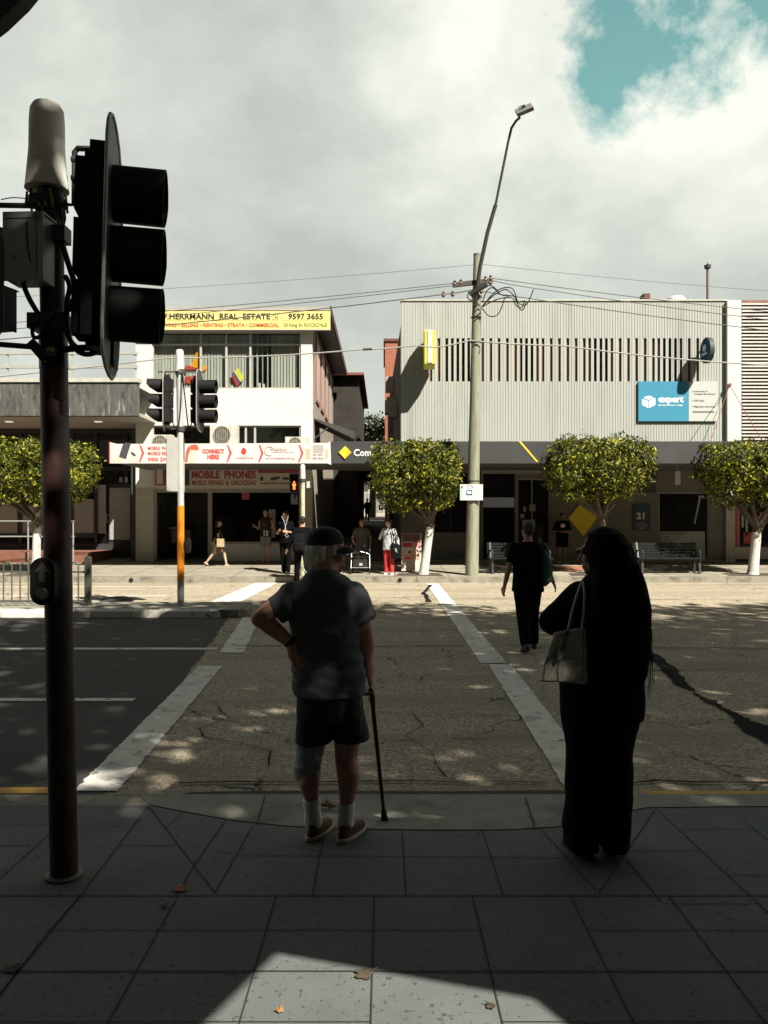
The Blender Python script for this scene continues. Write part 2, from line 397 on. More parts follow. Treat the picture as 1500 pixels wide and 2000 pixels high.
o = kb.build('kerb', kerb_m); o['kind'] = 'structure'
rampc = [G(296, 1573), G(340, 1582), G(450, 1602), (G(560, 1614)), G(700, 1620), G(850, 1622), G(1000, 1621), G(1090, 1615), G(1150, 1605), G(1200, 1590), G(1262, 1578), G(1420, 1576), G(1700, 1575)]
rp = [(p.x, p.y, .004) for p in rampc] + [(2.95, 4.785, .004), (1.62, 4.792, .004), (1.5, 4.793, .001), (-1.35, 4.793, .001), (-1.48, 4.792, .004)]
rs_ = sheet('kerb_ramp', rp, 0, conc)
gut = [(-1.32, 4.80), (1.5, 4.80), (1.5, 4.93), (1.0, 4.955), (.4, 4.93), (-.3, 4.95), (-.8, 4.94), (-1.2, 4.92)]
sheet('gutter', gut, ZR + .012, M('gutter_asphalt_strip', (.045, .042, .036), .9, .25, 9, .6))
# slab joints, each a narrow dark strip
jm = MB()
def joint(a, b, wd=.0055, z=.0035):
    a = Vector(a[:2]); b = Vector(b[:2]); n = (b - a).normalized(); n = Vector((-n.y, n.x)) * wd / 2
    jm.add([(*(a + n), z), (*(a - n), z), (*(b - n), z), (*(b + n), z)], [(0, 1, 2, 3)])
Y0 = 3.494; xs0 = [-.043 + .432 * k for k in range(-16, 17)]
for k in range(-9, 1):
    y = Y0 + .588 * k / 1; joint((-7, y), (7, y), .007)
for i, x in enumerate(xs0):
    joint((x, -2.0), (x, Y0), .0055)
    for k in range(-8, 0):
        if (i * 7 + k * 3) % 5 != 1: joint((x, Y0 + .588 * k + .294), (x + .432, Y0 + .588 * k + .294), .0045)
def jpx(*pts, wd=.0055):
    for p_, q_ in zip(pts[:-1], pts[1:]): joint(G(*p_), G(*q_), wd)
for x in (-.316, .097, .525): joint((x, Y0), (x, 4.26))
jpx((463, 1671), (621, 1672), (1110, 1676), wd=.0045); jpx((630, 1618), (1000, 1620), wd=.003)
jpx((289, 1576), (152, 1757), (96, 1819), (0, 1945)); jpx((290, 1574), (420, 1745)); jpx((420, 1745), (494, 1612))
jpx((380, 1689), (441, 1603)); jpx((344, 1750), (380, 1689)); jpx((324, 1618), (360, 1584), wd=.0045); jpx((355, 1649), (463, 1670), wd=.003)
jpx((0, 1717), (96, 1629), (150, 1578)); jpx((0, 1652), (66, 1652)); jpx((236, 1652), (344, 1652)); jpx((0, 1612), (130, 1612), wd=.003); jpx((155, 1699), (193, 1699), wd=.004); jpx((160, 1615), (258, 1615), wd=.003); jpx((-300, 1700), (28, 1700), wd=.004)
jpx((1278, 1583), (1170, 1746)); jpx((1285, 1583), (1500, 1783), (1700, 1969)); jpx((1026, 1590), (1044, 1606), (1165, 1742)); jpx((1226, 1682), (1292, 1763))
jpx((1230, 1662), (1365, 1662), wd=.0045); jpx((1328, 1620), (1472, 1620), wd=.0045); jpx((1424, 1710), (1700, 1710)); jpx((1205, 1709), (1252, 1709), wd=.003); jpx((1300, 1766), (1480, 1766), wd=.004); jpx((1452, 1603), (1600, 1720), wd=.005)
for px, pt, pb in ((518, 1612, 1556), (1026, 1618, 1560), (700, 1618, 1556)):
    if px != 700: joint(G(px - (16 if px < 700 else -18), pt), G(px, pb), .008, .009)
o = jm.build('paving_joint', joint_m); o['kind'] = 'structure'

# dark newer asphalt left of the crossing
def RG(px, py): return G(px, py, ZR)
rn = random.Random(3)
pl = ragged(RG(205, 1552), RG(446, 1207), 60, .03, rn)
sheet('resurfaced_lane', [(-60, 4.80), (RG(205, 1552).x, 4.80)] + pl[1:] + [(RG(446, 1207).x, 13.9), (-60, 13.9)], ZR + .004, newasph)
def stripe(name, a, b, w, mat, z=ZR + .009, amp=.007, n=110, seed=1, axis='x', ends=None):
    """painted line from a to b, its width measured along X"""
    r = random.Random(seed); a = Vector(a[:2]); b = Vector(b[:2]); off = Vector((w / 2, 0)) if axis == 'x' else Vector((0, w / 2))
    L = ragged(a - off, b - off, n, amp, r) + [tuple(b - off)]; Rr = ragged(b + off, a + off, n, amp, r) + [tuple(a + off)]
    # build as quad strip so a thin ragged polygon stays clean
    Rr = Rr[::-1]; m = MB(); k = min(len(L), len(Rr))
    for i in range(k - 1): m.add([(*L[i], z), (*Rr[i], z), (*Rr[i + 1], z), (*L[i + 1], z)], [(0, 1, 2, 3)])
    o = m.build(name, mat); o['kind'] = 'structure'
    return o
# left crossing band in two pieces, right band in two pieces
stripe('crossing_line', RG(187, 1547), RG(411, 1302), .275, line_w, seed=1)
stripe('crossing_line', RG(452, 1276), RG(495, 1200), .31, line_w, seed=2, amp=.014)
stripe('crossing_line', RG(430, 1181), RG(520, 1139), .60, line_w, seed=3, amp=.008)
stripe('crossing_line', RG(844, 1140), RG(964, 1296), .31, line_w, seed=4)
stripe('crossing_line', RG(976, 1299), RG(1150, 1548), .265, line_w, seed=5)
stripe('lane_line', RG(-400, 1268), RG(424, 1268), .15, line_w, axis='y', seed=6, amp=.006)
stripe('lane_line', RG(-500, 1368), RG(262, 1368), .12, line_w, axis='y', seed=7, amp=.006)
stripe('lane_line', RG(-300, 1147), RG(395, 1147), .16, line_w, axis='y', seed=8, amp=.004)
stripe('lane_line', RG(-300, 1165), RG(325, 1165), .16, line_w, axis='y', seed=9, amp=.004)
stripe('yellow_kerb_line', (-30, 4.96), (-2.02, 4.96), .11, line_y, axis='y', seed=10, amp=.003)
stripe('yellow_kerb_line', (1.62, 4.90), (30, 4.84), .095, line_y, axis='y', seed=11, amp=.003)
# seams, cracks and the bitumen repair
ck = MB()
def crack(pts, w, z=ZR + .013, seed=0, jit=.02, seg=.18):
    r = random.Random(seed); P_ = [Vector(p[:2]) for p in pts]; fine = []
    for a, b in zip(P_[:-1], P_[1:]):
        n = max(1, int((b - a).length / seg))
        for i in range(n): fine.append(a.lerp(b, i / n) + (Vector((r.uniform(-jit, jit), r.uniform(-jit, jit))) if (i or len(fine)) else Vector((0, 0))))
    fine.append(P_[-1])
    prev = None
    for i in range(len(fine)):
        d = (fine[min(i + 1, len(fine) - 1)] - fine[max(0, i - 1)]).normalized(); ww = w * r.uniform(.35, 1.2) / 2
        nn = Vector((-d.y, d.x)) * ww; cur = ((*(fine[i] + nn), z), (*(fine[i] - nn), z))
        if prev: ck.add([prev[0], prev[1], cur[1], cur[0]], [(0, 1, 2, 3)])
        prev = cur
crack([RG(428, 1262), RG(560, 1263)], .035, seed=1); crack([RG(700, 1264), RG(905, 1262)], .035, seed=11); crack([RG(990, 1263), RG(1700, 1270)], .035, seed=12)
crack([RG(700, 1196), RG(870, 1197)], .045, seed=2, jit=.01); crack([RG(920, 1197), RG(1700, 1204)], .045, seed=3, jit=.01)
crack([RG(520, 1168), RG(880, 1169)], .035, seed=4, jit=.01); crack([RG(900, 1169), RG(1700, 1174)], .035, seed=5, jit=.01)
crack([RG(380, 1399), RG(430, 1410), RG(390, 1425), RG(403, 1442), RG(470, 1455), RG(530, 1470), RG(525, 1500)], .016, seed=6)
crack([RG(403, 1405), RG(560, 1402), RG(720, 1392), RG(1000, 1400)], .014, seed=7)
crack([RG(420, 1372), RG(435, 1392), RG(450, 1405)], .012, seed=8)
crack([RG(805, 1395), RG(830, 1420), RG(795, 1440), RG(845, 1475), RG(870, 1520)], .012, seed=9)
crack([RG(1236, 1533), RG(1280, 1527), RG(1420, 1532), RG(1600, 1527)], .028, seed=10)
crack([RG(350, 1533), RG(520, 1530), RG(760, 1528), RG(1060, 1532)], .022, seed=13)
crack([RG(842, 1143), RG(828, 1158), RG(838, 1176)], .12, seed=14)
crack([RG(180, 1200), RG(100, 1200)], .01)
o = ck.build('road_crack', crack_m); o['kind'] = 'structure'
rr = random.Random(5)
L_ = [(1262, 1268), (1294, 1286), (1326, 1312), (1345, 1340), (1372, 1362), (1400, 1372), (1440, 1395), (1475, 1412), (1520, 1425)]
R_ = [(1520, 1462), (1470, 1440), (1440, 1420), (1430, 1400), (1405, 1385), (1372, 1370), (1352, 1350), (1318, 1338), (1290, 1308), (1266, 1286)]
rp2 = [tuple(RG(*p)[:2]) for p in L_ + R_]
rp2 = [q_ for i_ in range(len(rp2)) for q_ in ragged(rp2[i_], rp2[(i_ + 1) % len(rp2)], 6, .022, rr)]
sheet('bitumen_repair', rp2, ZR + .010, crack_m)
sheet('bitumen_repair', [tuple(RG(*p)[:2]) for p in ((200, 1168), (225, 1165), (258, 1170), (262, 1174), (235, 1177), (215, 1181), (195, 1176))], ZR + .010, newasph)
# median island with a white painted kerb
XE = -2.55
mi = MB(); mi.box((-60, 14.02, -.3), (XE, 15.25, .10)); o = mi.build('median_island', conc); o['kind'] = 'structure'
mk = MB(); rk = random.Random(4); x = -20.0
while x < XE - .35:
    l = min(rk.uniform(.9, 1.7), XE - .3 - x)
    mk.add([(x, 13.88, ZR), (x + l - .015, 13.88 + rk.uniform(-.01, .01), ZR), (x + l - .015, 13.90, .07), (x, 13.90, .07), (x, 13.97, .103), (x + l - .015, 13.97, .103), (x, 14.03, .103), (x + l - .015, 14.03, .103)],
           [(0, 1, 2, 3), (3, 2, 5, 4), (4, 5, 7, 6), (1, 7, 5, 2), (0, 3, 4, 6)]); x += l
o = mk.build('median_kerb', kerb_white); o['kind'] = 'structure'
# rounded sloping nose
nm = MB(); prof = []
for i in range(9):
    t = math.pi * (i / 8) - math.pi / 2; prof.append((XE + .62 * math.cos(t), 14.56 + .66 * math.sin(t)))
for i in range(8):
    a, b = prof[i], prof[i + 1]
    nm.add([(a[0], a[1], ZR + .004), (b[0], b[1], ZR + .004), (XE + (b[0] - XE) * .35, 14.56 + (b[1] - 14.56) * .85, .09), (XE + (a[0] - XE) * .35, 14.56 + (a[1] - 14.56) * .85, .09)], [(0, 1, 2, 3)])
nm.add([(XE + (p[0] - XE) * .35, 14.56 + (p[1] - 14.56) * .85, .09) for p in prof], [tuple(range(9))])
nm.box((XE - .35, 13.9, ZR), (XE, 14.02, .098)); nm.box((XE - .35, 15.25, ZR), (XE, 15.3, .09))
o = nm.build('median_nose', conc); o['kind'] = 'structure'
# far kerb and footpath, rising slightly to the shop fronts
fk = MB(); x = -40.0; rk = random.Random(8)
while x < 40:
    l = rk.uniform(2.2, 3.2); fk.box((x, 21.82 + rk.uniform(-.006, .006), -.3), (x + l - .012, 22.0, .115 + rk.uniform(-.004, .004))); x += l
o = fk.build('kerb', kerb_m); o['kind'] = 'structure'
drop = MB()
farpath_m = M('far_footpath_concrete', (.275, .25, .195), .85, .16, 1.2, .2, dirt=((.15, .125, .085), 1.5, .50, .25, (.6, 1.5, 1)), bscale=40)
ff = MB(); ff.add([(-60, 22.0, .118), (60, 22.0, .118), (60, 29, .34), (-60, 29, .34)], [(0, 1, 2, 3)])
o = ff.build('far_footpath', farpath_m); o['kind'] = 'structure'
jm2 = MB()
for i in range(-24, 25):
    x = i * 1.5 + .3; jm2.add([(x, 22.0, .1205), (x + .015, 22.0, .1205), (x + .015, 29, .3425), (x, 29, .3425)], [(0, 1, 2, 3)])
jm2.add([(-40, 24.4, .1965), (40, 24.4, .1965), (40, 24.42, .197), (-40, 24.42, .197)], [(0, 1, 2, 3)])
o = jm2.build('paving_joint', joint_m); o['kind'] = 'structure'
pit_m = M('tree_pit_mulch', (.07, .055, .04), .95, .3, 20, .6)
for (px, w_) in ((70, 1.5), (822, 1.25), (1160, 1.3), (1470, 1.5)):
    x = (px - 750) / F * 22.6
    sheet('tree_pit', [(x - w_ / 2 - .1, 22.15, .126), (x + w_ / 2, 22.12, .126), (x + w_ / 2 - .1, 22.95, .152), (x - w_ / 2, 22.95, .152)], 0, pit_m)
sheet('red_tile_patch', [(5.1, 23.5, .172), (6.6, 23.5, .172), (6.6, 25.2, .226), (5.1, 25.2, .226)], 0, M('terracotta_tile', (.30, .13, .08), .8, .15, 6))
for px in (256, 781):
    d = MB(); x = (px - 750) / F * 21.8; d.lathe([(.058, -.02), (.058, .006)], (x, 21.815, .035), 14, 'y'); o = d.build('drain_outlet', M('drain_hole_black', (.008, .008, .008), .9)); o['kind'] = 'structure'
# laneway climbing between the buildings
la = MB(); la.add([(-2.44, 27.0, .285), (.57, 27.0, .285), (.2, 55, 1.70), (-3.4, 55, 1.70)], [(0, 1, 2, 3)])
o = la.build('laneway', M('laneway_asphalt', (.10, .095, .085), .9, .2, 4)); o['kind'] = 'structure'
sheet('back_street', [(-30, 55, 1.71), (30, 55, 1.71), (30, 110, 2.9), (-30, 110, 2.9)], 0, road_m)

# ================================================================== BUILDINGS
FY = 27.0
roofc = M('roof_dark', (.05, .045, .04), .9)
# ---- concrete fronted building at the far left
dirtyc = M('stained_concrete', (.085, .083, .077), .9, .35, 3, .2, stretch=(2.2, 1, .35), dirt=((.27, .26, .23), 2.6, .58, .12, (3.5, 1, .45)), wear=((.035, .034, .032), 3.1, .52, .18, (2, 1, .8)))
palec = M('pale_weathered_cap', (.42, .41, .37), .8, .15, 5)
bl = thing('concrete_building', 'low concrete building with stained grey parapet and papered shop windows at the far left', 'building', (-12, 25, 0))
m = MB(); m.rect(-500, 745, 268, 812, 25, .25); a = P(268, 812, 25); m.box((-22, 25.25, a.z + .9), (a.x, 28.6, a.z + .93)); m.build('parapet', dirtyc, bl)
m = MB(); m.rect(-505, 738, 270, 746, 24.95, .4); m.build('coping', palec, bl)
m = MB(); m.box((-22, 25.25, a.z + .02), (a.x, 28.6, a.z + .12)); m.build('soffit', M('soffit_board', (.40, .38, .32), .85), bl)
m = MB()
for px in (10, 187): m.rect(px, 0, px + 10, 1, 25, .1)
m = MB()
for px in (12, 186): q = P(px, 800, 26.6); m.box((q.x, 26.5, a.z - .005), (q.x + .22, 26.65, a.z + .02))
m.build('ceiling_light', emis('dull_ceiling_lamp', (.85, .82, .75), .35), bl)
m = MB()
for y in (686, 713): m.rect(-500, y, 268, y + 6, 25.1, .08)
for px in (12, 138, 262): m.rect(px, 686, px + 4, 739, 25.13, .05)
m.build('roof_railing', M('faded_railing_paint', (.33, .33, .31), .7, .15, 5), bl)
m = MB(); wall_holes(m, -22, P(268, 0, 28.6).x, .3, a.z, 28.6, .3, [hole(-300, 846, 262, 1062, 28.6)]); m.build('wall', M('dark_painted_wall', (.03, .03, .03), .8, .2, 3), bl)
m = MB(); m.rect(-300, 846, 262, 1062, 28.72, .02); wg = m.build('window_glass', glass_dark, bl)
m = MB()
for px in (36, 137, 184, 243, -60): m.rect(px, 838, px + 6, 1064, 28.64, .07)
m.rect(-300, 912, 262, 919, 28.65, .06); m.rect(-300, 1042, 185, 1050, 28.63, .09); m.build('window_frame', dark_frame, bl)
paper = M('white_window_paper', (.30, .31, .29), .85, .08, 3, .1, dirt=((.30, .31, .29), 3, .5, .2, (1, 1, 1)))
m = MB()
for a0, a1_, b0, b1_ in ((-50, 34, 975, 1042), (43, 100, 975, 1042), (143, 183, 975, 1042), (191, 207, 947, 1042)): m.rect(a0, b0, a1_, b1_, 28.69, .01)
m.build('window_paper', paper, bl)
m = MB(); m.rect(212, 945, 257, 1062, 28.6, .1); m.build('door_frame', dark_frame, bl)
m = MB(); m.rect(214, 953, 254, 1054, 28.56, .03); dr = m.build('door', paper, bl)
m = MB(); m.tube([P(213, 1008, 28.5), P(208, 1003, 28.45), P(208, 1022, 28.45), P(213, 1018, 28.5)], .015, 6); m.build('door_handle', grey_metal, dr)
m = MB(); m.rect(233, 932, 239, 942, 28.58, .02); m.rect(243, 932, 250, 942, 28.58, .02); m.build('notice', paper, bl)
m = MB(); m.box((-22, 26.4, .2), (P(190, 0, 27).x, 28.55, .62)); m.build('platform', M('red_tiled_step', (.20, .085, .055), .8, .2, 6), bl)
m = MB(); m.rect(256, 838, 270, 1096, 27.2, 1.6); m.build('pier', M('dark_pier', (.03, .03, .032), .6), bl)
m = MB(); m.box((-22, 28.9, .3), (P(268, 0, 28.6).x, 40, P(0, 745, 25).z)); m.build('rear_block', M('dark_rear', (.06, .06, .06), .9), bl)
# handrail on the platform
hr = thing('handrail', 'grey tubular handrail beside the red ramp at the far left', 'handrail', (-11, 26.2, .2))
m = MB()
for y in (1018, 1048): m.tube([P(-300, y, 26.2), P(146, y, 26.2)], .025, 8)
m.build('rail', grey_metal, hr)
for px in (-120, 55, 143):
    m = MB(); p = P(px, 1018, 26.2); m.tube([p, (p.x, 26.2, .2)], .025, 8); m.build('post', grey_metal, hr)

# ---- white two storey shop and office
wb = thing('white_shop_building', 'white two storey shop building with blinds upstairs beside the laneway', 'building', (P(440, 0, FY).x, FY, .3))
x0, x1 = P(265, 0, FY).x, P(610, 0, FY).x
ztop = P(0, 612, FY).z; zb = .2
up = hole(297, 648, 588, 760, FY); low = hole(297, 831, 588, 880, FY); shop = hole(300, 955, 590, 1088, FY)
m = MB(); wall_holes(m, x0, x1, P(0, 952, FY).z, ztop, FY, .25, [up, low]); m.build('wall', white_wall, wb)
m = MB(); wall_holes(m, x0, x1, zb, P(0, 952, FY).z, FY, .25, [(shop[0], shop[1], zb - 1, shop[3])]); m.build('ground_floor_wall', M('cream_tiled_pier', (.40, .38, .33), .6, .08, 5, dirt=((.3, .27, .2), 3, .55, .2, (1, 1, 1))), wb)
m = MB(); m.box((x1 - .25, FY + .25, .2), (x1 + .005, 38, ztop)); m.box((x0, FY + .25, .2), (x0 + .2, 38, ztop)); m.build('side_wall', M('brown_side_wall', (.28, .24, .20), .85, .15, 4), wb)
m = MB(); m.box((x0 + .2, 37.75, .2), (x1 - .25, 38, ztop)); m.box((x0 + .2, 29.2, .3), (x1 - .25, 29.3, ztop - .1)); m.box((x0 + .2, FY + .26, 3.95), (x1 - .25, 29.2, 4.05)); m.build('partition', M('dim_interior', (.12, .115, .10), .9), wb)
e1 = P(645, 0, FY).x
m = MB(); m.box((x0 - .05, FY - .22, ztop), (e1, 38.3, ztop + .16)); m.build('roof', M('roof_slab', (.32, .30, .27), .8, .1, 3), wb)
m = MB(); m.box((e1, FY - .2, ztop - .1), (e1 + .05, 38.3, ztop + .2)); m.build('fascia', M('dark_red_fascia', (.05, .025, .02), .7), wb)
# side windows with red brown frames
for k in range(4):
    y = 28.2 + k * 2.2
    fr = MB(); fr.box((x1 + .01, y, 5.9), (x1 + .05, y + 1.4, 8.2)); f_ = fr.build('side_window', M('red_window_frame', (.30, .12, .09), .7), wb)
    pn = MB(); pn.box((x1 + .052, y + .08, 6.0), (x1 + .06, y + .65, 8.1)); pn.box((x1 + .052, y + .75, 6.0), (x1 + .06, y + 1.32, 8.1)); pn.build('pane', M('pale_blind_pane', (.45, .43, .38), .3), f_)
def office_window(x0, y0, x1, y1, mull, trans, blinds, parent, Y=FY):
    m = MB(); t = 3.2
    m.rect(x0, y0, x1, y0 + t, Y + .05, .06); m.rect(x0, y1 - t, x1, y1, Y + .05, .06); m.rect(x0, y0 + t, x0 + t, y1 - t, Y + .05, .06); m.rect(x1 - t, y0 + t, x1, y1 - t, Y + .05, .06)
    for q in mull: m.rect(q - 2, y0 + t, q + 2, y1 - t, Y + .055, .06)
    if trans: m.rect(x0 + t, trans - 1.6, x1 - t, trans + 1.6, Y + .065, .05)
    w_ = m.build('window', alu, parent)
    g = MB(); g.rect(x0, y0, x1, y1, Y + .10, .008); g.build('pane', glass_clear, w_)
    return w_
ow = office_window(297, 648, 588, 760, (392, 442, 489), 673, True, wb)
rb = random.Random(11); m = MB()
q = 301.0
while q < 586:
    open_ = 489 < q < 530
    ang = rb.gauss(.35, .12) if not open_ else rb.uniform(1.1, 1.45)
    c = P(q, 0, FY + .24); zt = P(0, 651, FY).z; zbm = P(0, 757, FY).z + rb.uniform(0, .05); hw = .055
    dx, dy = hw * math.cos(ang), hw * math.sin(ang)
    m.add([(c.x - dx, c.y - dy, zbm), (c.x + dx, c.y + dy, zbm), (c.x + dx, c.y + dy, zt), (c.x - dx, c.y - dy, zt)], [(0, 1, 2, 3)])
    q += 6.0 if not open_ else 10
m.build('vertical_blind', M('fabric_blind', (.40, .40, .37), .85, .05, 2, island=.12), ow)
m = MB(); m.poly([(452, 730), (465, 719), (477, 738), (462, 756)], FY + .12, .01); b_ = m.build('window_sticker', M('yellow_sticker', (.75, .70, .10), .5), ow)
m = MB(); m.poly([(452, 730), (457, 726), (470, 747), (463, 753)], FY + .115, .004); m.build('sticker_stripe', M('blue_sticker', (.05, .10, .35), .5), b_)
m = MB(); m.poly([(452, 734), (455, 731), (467, 750), (462, 755)], FY + .108, .004); m.build('sticker_edge', M('red_sticker', (.5, .05, .04), .5), b_)
m = MB(); m.poly([(373, 716), (386, 680), (391, 682), (389, 720)], FY + .18, .02); m.poly([(392, 718), (400, 712), (404, 720), (396, 726)], FY + .18, .02); m.build('orange_toy_crane', M('orange_plastic', (.85, .35, .02), .5), ow)
m = MB(); m.poly([(362, 714), (382, 714), (384, 722), (362, 722)], FY + .185, .02); m.poly([(362, 735), (392, 735), (392, 752), (362, 748)], FY + .185, .02); m.build('red_poster', M('red_poster_ink', (.55, .07, .05), .5), ow)
m = MB(); m.rect(452, 752, 456, 758, FY + .2, .05); m.rect(505, 748, 509, 758, FY + .14, .05); m.rect(513, 750, 517, 758, FY + .14, .05); m.build('bottle', M('white_bottles', (.7, .68, .62), .4), ow)
lw = office_window(297, 831, 588, 880, (413, 480, 498), None, False, wb)
# ground floor shopfront
m = MB(); m.rect(300, 955, 306, 1094, FY + .03, .1); m.rect(406, 955, 414, 1090, FY + .02, .12); m.rect(584, 955, 590, 1094, FY + .03, .1); m.rect(306, 955, 584, 962, FY + .03, .1); m.rect(414, 1058, 584, 1062, FY + .04, .1)
sf = m.build('shopfront_frame', M('shop_frame_metal', (.26, .25, .21), .5), wb)
m = MB(); m.rect(414, 962, 584, 1058, FY + .1, .01); m.build('shop_window', glass('tinted_shop_glass', (.42, .44, .42), .07), wb)
m = MB(); m.rect(414, 1062, 584, 1096, FY - .01, .14); m.build('stall_riser', M('white_tile_riser', (.52, .51, .47), .4, .05, 8), wb)
m = MB(); m.rect(472, 962, 487, 976, FY + .09, .006); m.build('red_notice', M('dull_red', (.35, .05, .05), .6), wb)
m = MB(); m.rect(525, 995, 538, 1050, FY + .09, .006); m.build('window_notice', M('dim_notice', (.25, .22, .19), .6), wb)
# interior
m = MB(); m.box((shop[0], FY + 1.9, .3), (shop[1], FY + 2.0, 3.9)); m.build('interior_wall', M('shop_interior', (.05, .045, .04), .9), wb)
m = MB(); m.rect(430, 1020, 520, 1055, FY + 1.2, .5); m.rect(335, 1035, 372, 1060, FY + 1.0, .4); m.build('shop_counter', M('counter', (.15, .12, .10), .6), wb)
m = MB(); m.rect(418, 1012, 500, 1016, FY + .6, .3); m.rect(330, 1030, 352, 1033, FY + .6, .3); m.build('display_shelf', M('shelf', (.18, .17, .16), .4), wb)
# awning over the pavement
AW = 23.25
zt_, zb_ = P(0, 866, AW).z, P(0, 905, AW).z
m = MB(); m.box((P(213, 0, AW).x, AW + .06, zb_ + .05), (P(645, 0, AW).x, FY - .02, zb_ + .2)); m.build('awning', M('awning_underside', (.12, .115, .105), .8, .2, 3), wb)
bn = thing('shop_awning_banner', 'long white phone shop banner with red chevrons along the awning front', 'banner', P(430, 905, AW))
m = MB(); m.poly([(213, 863), (228, 867), (640, 865), (645, 862), (647, 908), (640, 905), (213, 905)], AW, .05); bp_ = m.build('banner_panel', M('banner_white', (.54, .535, .515), .6, .04, 2), bn)
red = M('banner_red', (.55, .07, .06), .6); pink = M('banner_pale_skin', (.70, .47, .40), .6); dgrey = M('banner_dark_ink', (.05, .05, .06), .6); mauve = M('banner_grey_ink', (.42, .28, .28), .6)
YB = AW - .004
m = MB(); m.rect(213, 863, 215, 905, YB, .004)
for x in (272, 443, 505, 583): m.poly([(x, 869), (x + 3, 869), (x + 10, 885), (x + 2, 903), (x - 1, 903), (x + 5, 885)], YB, .003)
m.build('red_chevron', red, bn)
m = MB(); m.poly([(240, 868), (246, 864), (256, 866), (250, 884), (246, 897), (232, 893)], YB, .003); m.poly([(255, 885), (262, 892), (266, 889), (258, 882)], YB, .003); m.build('phone_picture', dgrey, bn)
m = MB(); m.poly([(218, 898), (236, 882), (243, 894), (238, 903), (218, 904)], YB + .001, .002); m.poly([(252, 897), (268, 888), (270, 903), (252, 904)], YB + .001, .002); m.build('hand_picture', pink, bn)
m = MB(); m.poly([(366, 874), (374, 869), (384, 868), (389, 876), (386, 880), (372, 878), (368, 888), (366, 903), (361, 903), (363, 884)], YB - .001, .002); m.build('hair_picture', M('banner_auburn', (.42, .10, .05), .6), bn)
m = MB(); m.poly([(371, 877), (386, 879), (385, 890), (379, 896), (383, 904), (368, 904), (369, 888)], YB, .002); m.build('face_picture', pink, bn)
for b, x0_, y0_, x1_, y1_, mm, bo in (('MOBILE  PHONES', 289, 872, 342, 879, red, .02), ('MOBILE REPAIRS', 289, 882, 342, 889, red, .02), ('0406 204 215', 289, 893, 345, 901, red, .02),
        ('CONNECT', 395, 877, 438, 886, red, .05), ('HERE', 405, 888, 428, 897, red, .05), ('vodafone', 459, 890, 494, 897, mauve, .01), ('FONEDEALS', 527, 876, 560, 881, mauve, .01),
        ('online plans and more', 532, 882, 575, 885, mauve, 0), ('www.fonedeals.com.au', 518, 892, 576, 897, mauve, .01), ('BUY NOW', 612, 886, 631, 890, mauve, .01), ('BEST DEALS', 611, 893, 632, 897, mauve, .01)):
    text(b, x0_, y0_, x1_, y1_, YB, mm, bn, bold=bo)
m = MB(); m.lathe([(.105, 0), (.105, .003)], P(476, 881, YB - .003), 24, 'y'); m.build('round_logo', M('logo_grey', (.6, .58, .56), .5), bn)
m = MB(); m.poly([(476, 873), (481, 879), (481, 885), (476, 888), (471, 885), (471, 879)], YB - .006, .003); m.build('drop_logo', M('logo_red', (.7, .04, .03), .5), bn)
m = MB(); m.tube([P(526 + 9 * math.cos(t / 12 * 6.283) - 0, 881 + 9 * math.sin(t / 12 * 6.283), YB) for t in range(2, 12)], .012, 5); m.build('ring_logo', mauve, bn)
m = MB(); m.rect(597, 877, 606, 897, YB, .003); m.rect(635, 877, 641, 897, YB, .003); m.build('handset_picture', M('handset_peach', (.62, .38, .26), .5), bn)
m = MB(); m.rect(611, 869, 632, 884, YB, .003); m.build('offer_picture', M('offer_grey', (.36, .32, .31), .6), bn)
# sign over the shop door
ss = thing('shop_sign', 'cream mobile phone repair sign in maroon letters under the awning', 'sign', P(440, 952, FY - .08))
m = MB(); m.rect(299, 912, 588, 953, FY - .08, .06); m.build('sign_panel', M('cream_sign_panel', (.50, .45, .37), .6, .06, 3), ss)
mar = M('maroon_lettering', (.28, .05, .07), .6); YS = FY - .084
text('MOBILE  PHONES', 374, 919, 500, 935, YS, mar, ss, bold=.05); text('MOBILE  REPAIRS  &  UNLOCKING', 375, 938, 500, 948, YS, mar, ss, bold=.03)
m = MB(); m.rect(504, 917, 584, 924, YS, .003); m.rect(303, 918, 338, 948, YS, .003); m.build('sign_red_strip', mar, ss)
m = MB(); m.rect(358, 917, 370, 948, YS, .003); m.rect(508, 931, 514, 939, YS, .003); m.poly([(527, 934), (545, 930), (547, 935), (530, 939)], YS, .003); m.rect(552, 932, 566, 937, YS, .003); m.rect(508, 943, 580, 945, YS, .003); m.build('sign_picture', dgrey, ss)
m = MB(); m.rect(306, 914, 318, 945, FY - .5, .02); o = m.build('hanging_card', M('hanging_white_card', (.45, .44, .41), .6)); tag(o, 'small white card hanging under the awning left of the shop sign', 'card')
# yellow estate agent board on the parapet
eb = thing('estate_agent_board', 'long yellow estate agent board along the top of the white building', 'sign board', P(455, 643, FY - .3))
m = MB(); m.rect(270, 606, 645, 643, FY - .3, .06); m.build('board_panel', M('board_yellow', (.70, .60, .20), .6, .05, 2, dirt=((.55, .50, .28), 1.5, .6, .2, (1, 1, 1))), eb)
m = MB(); m.rect(270, 604.5, 646, 606, FY - .32, .1); m.rect(270, 643, 646, 644.5, FY - .32, .1); m.build('board_trim', alu, eb)
m = MB(); m.rect(272, 626, 643, 627, FY - .303, .004); m.build('board_rule', M('rule_orange', (.5, .25, .08), .6), eb)
bk = M('board_black_letters', (.03, .03, .02), .6); YE = FY - .304
text('W.HERRMANN  REAL  ESTATE', 309, 612, 528, 624, YE, bk, eb, bold=.03); text('PTY', 533, 613, 544, 618, YE, bk, eb); text('LTD', 533, 619, 544, 624, YE, bk, eb)
text('9597 3655', 563, 612, 631, 624, YE, bk, eb, bold=.03)
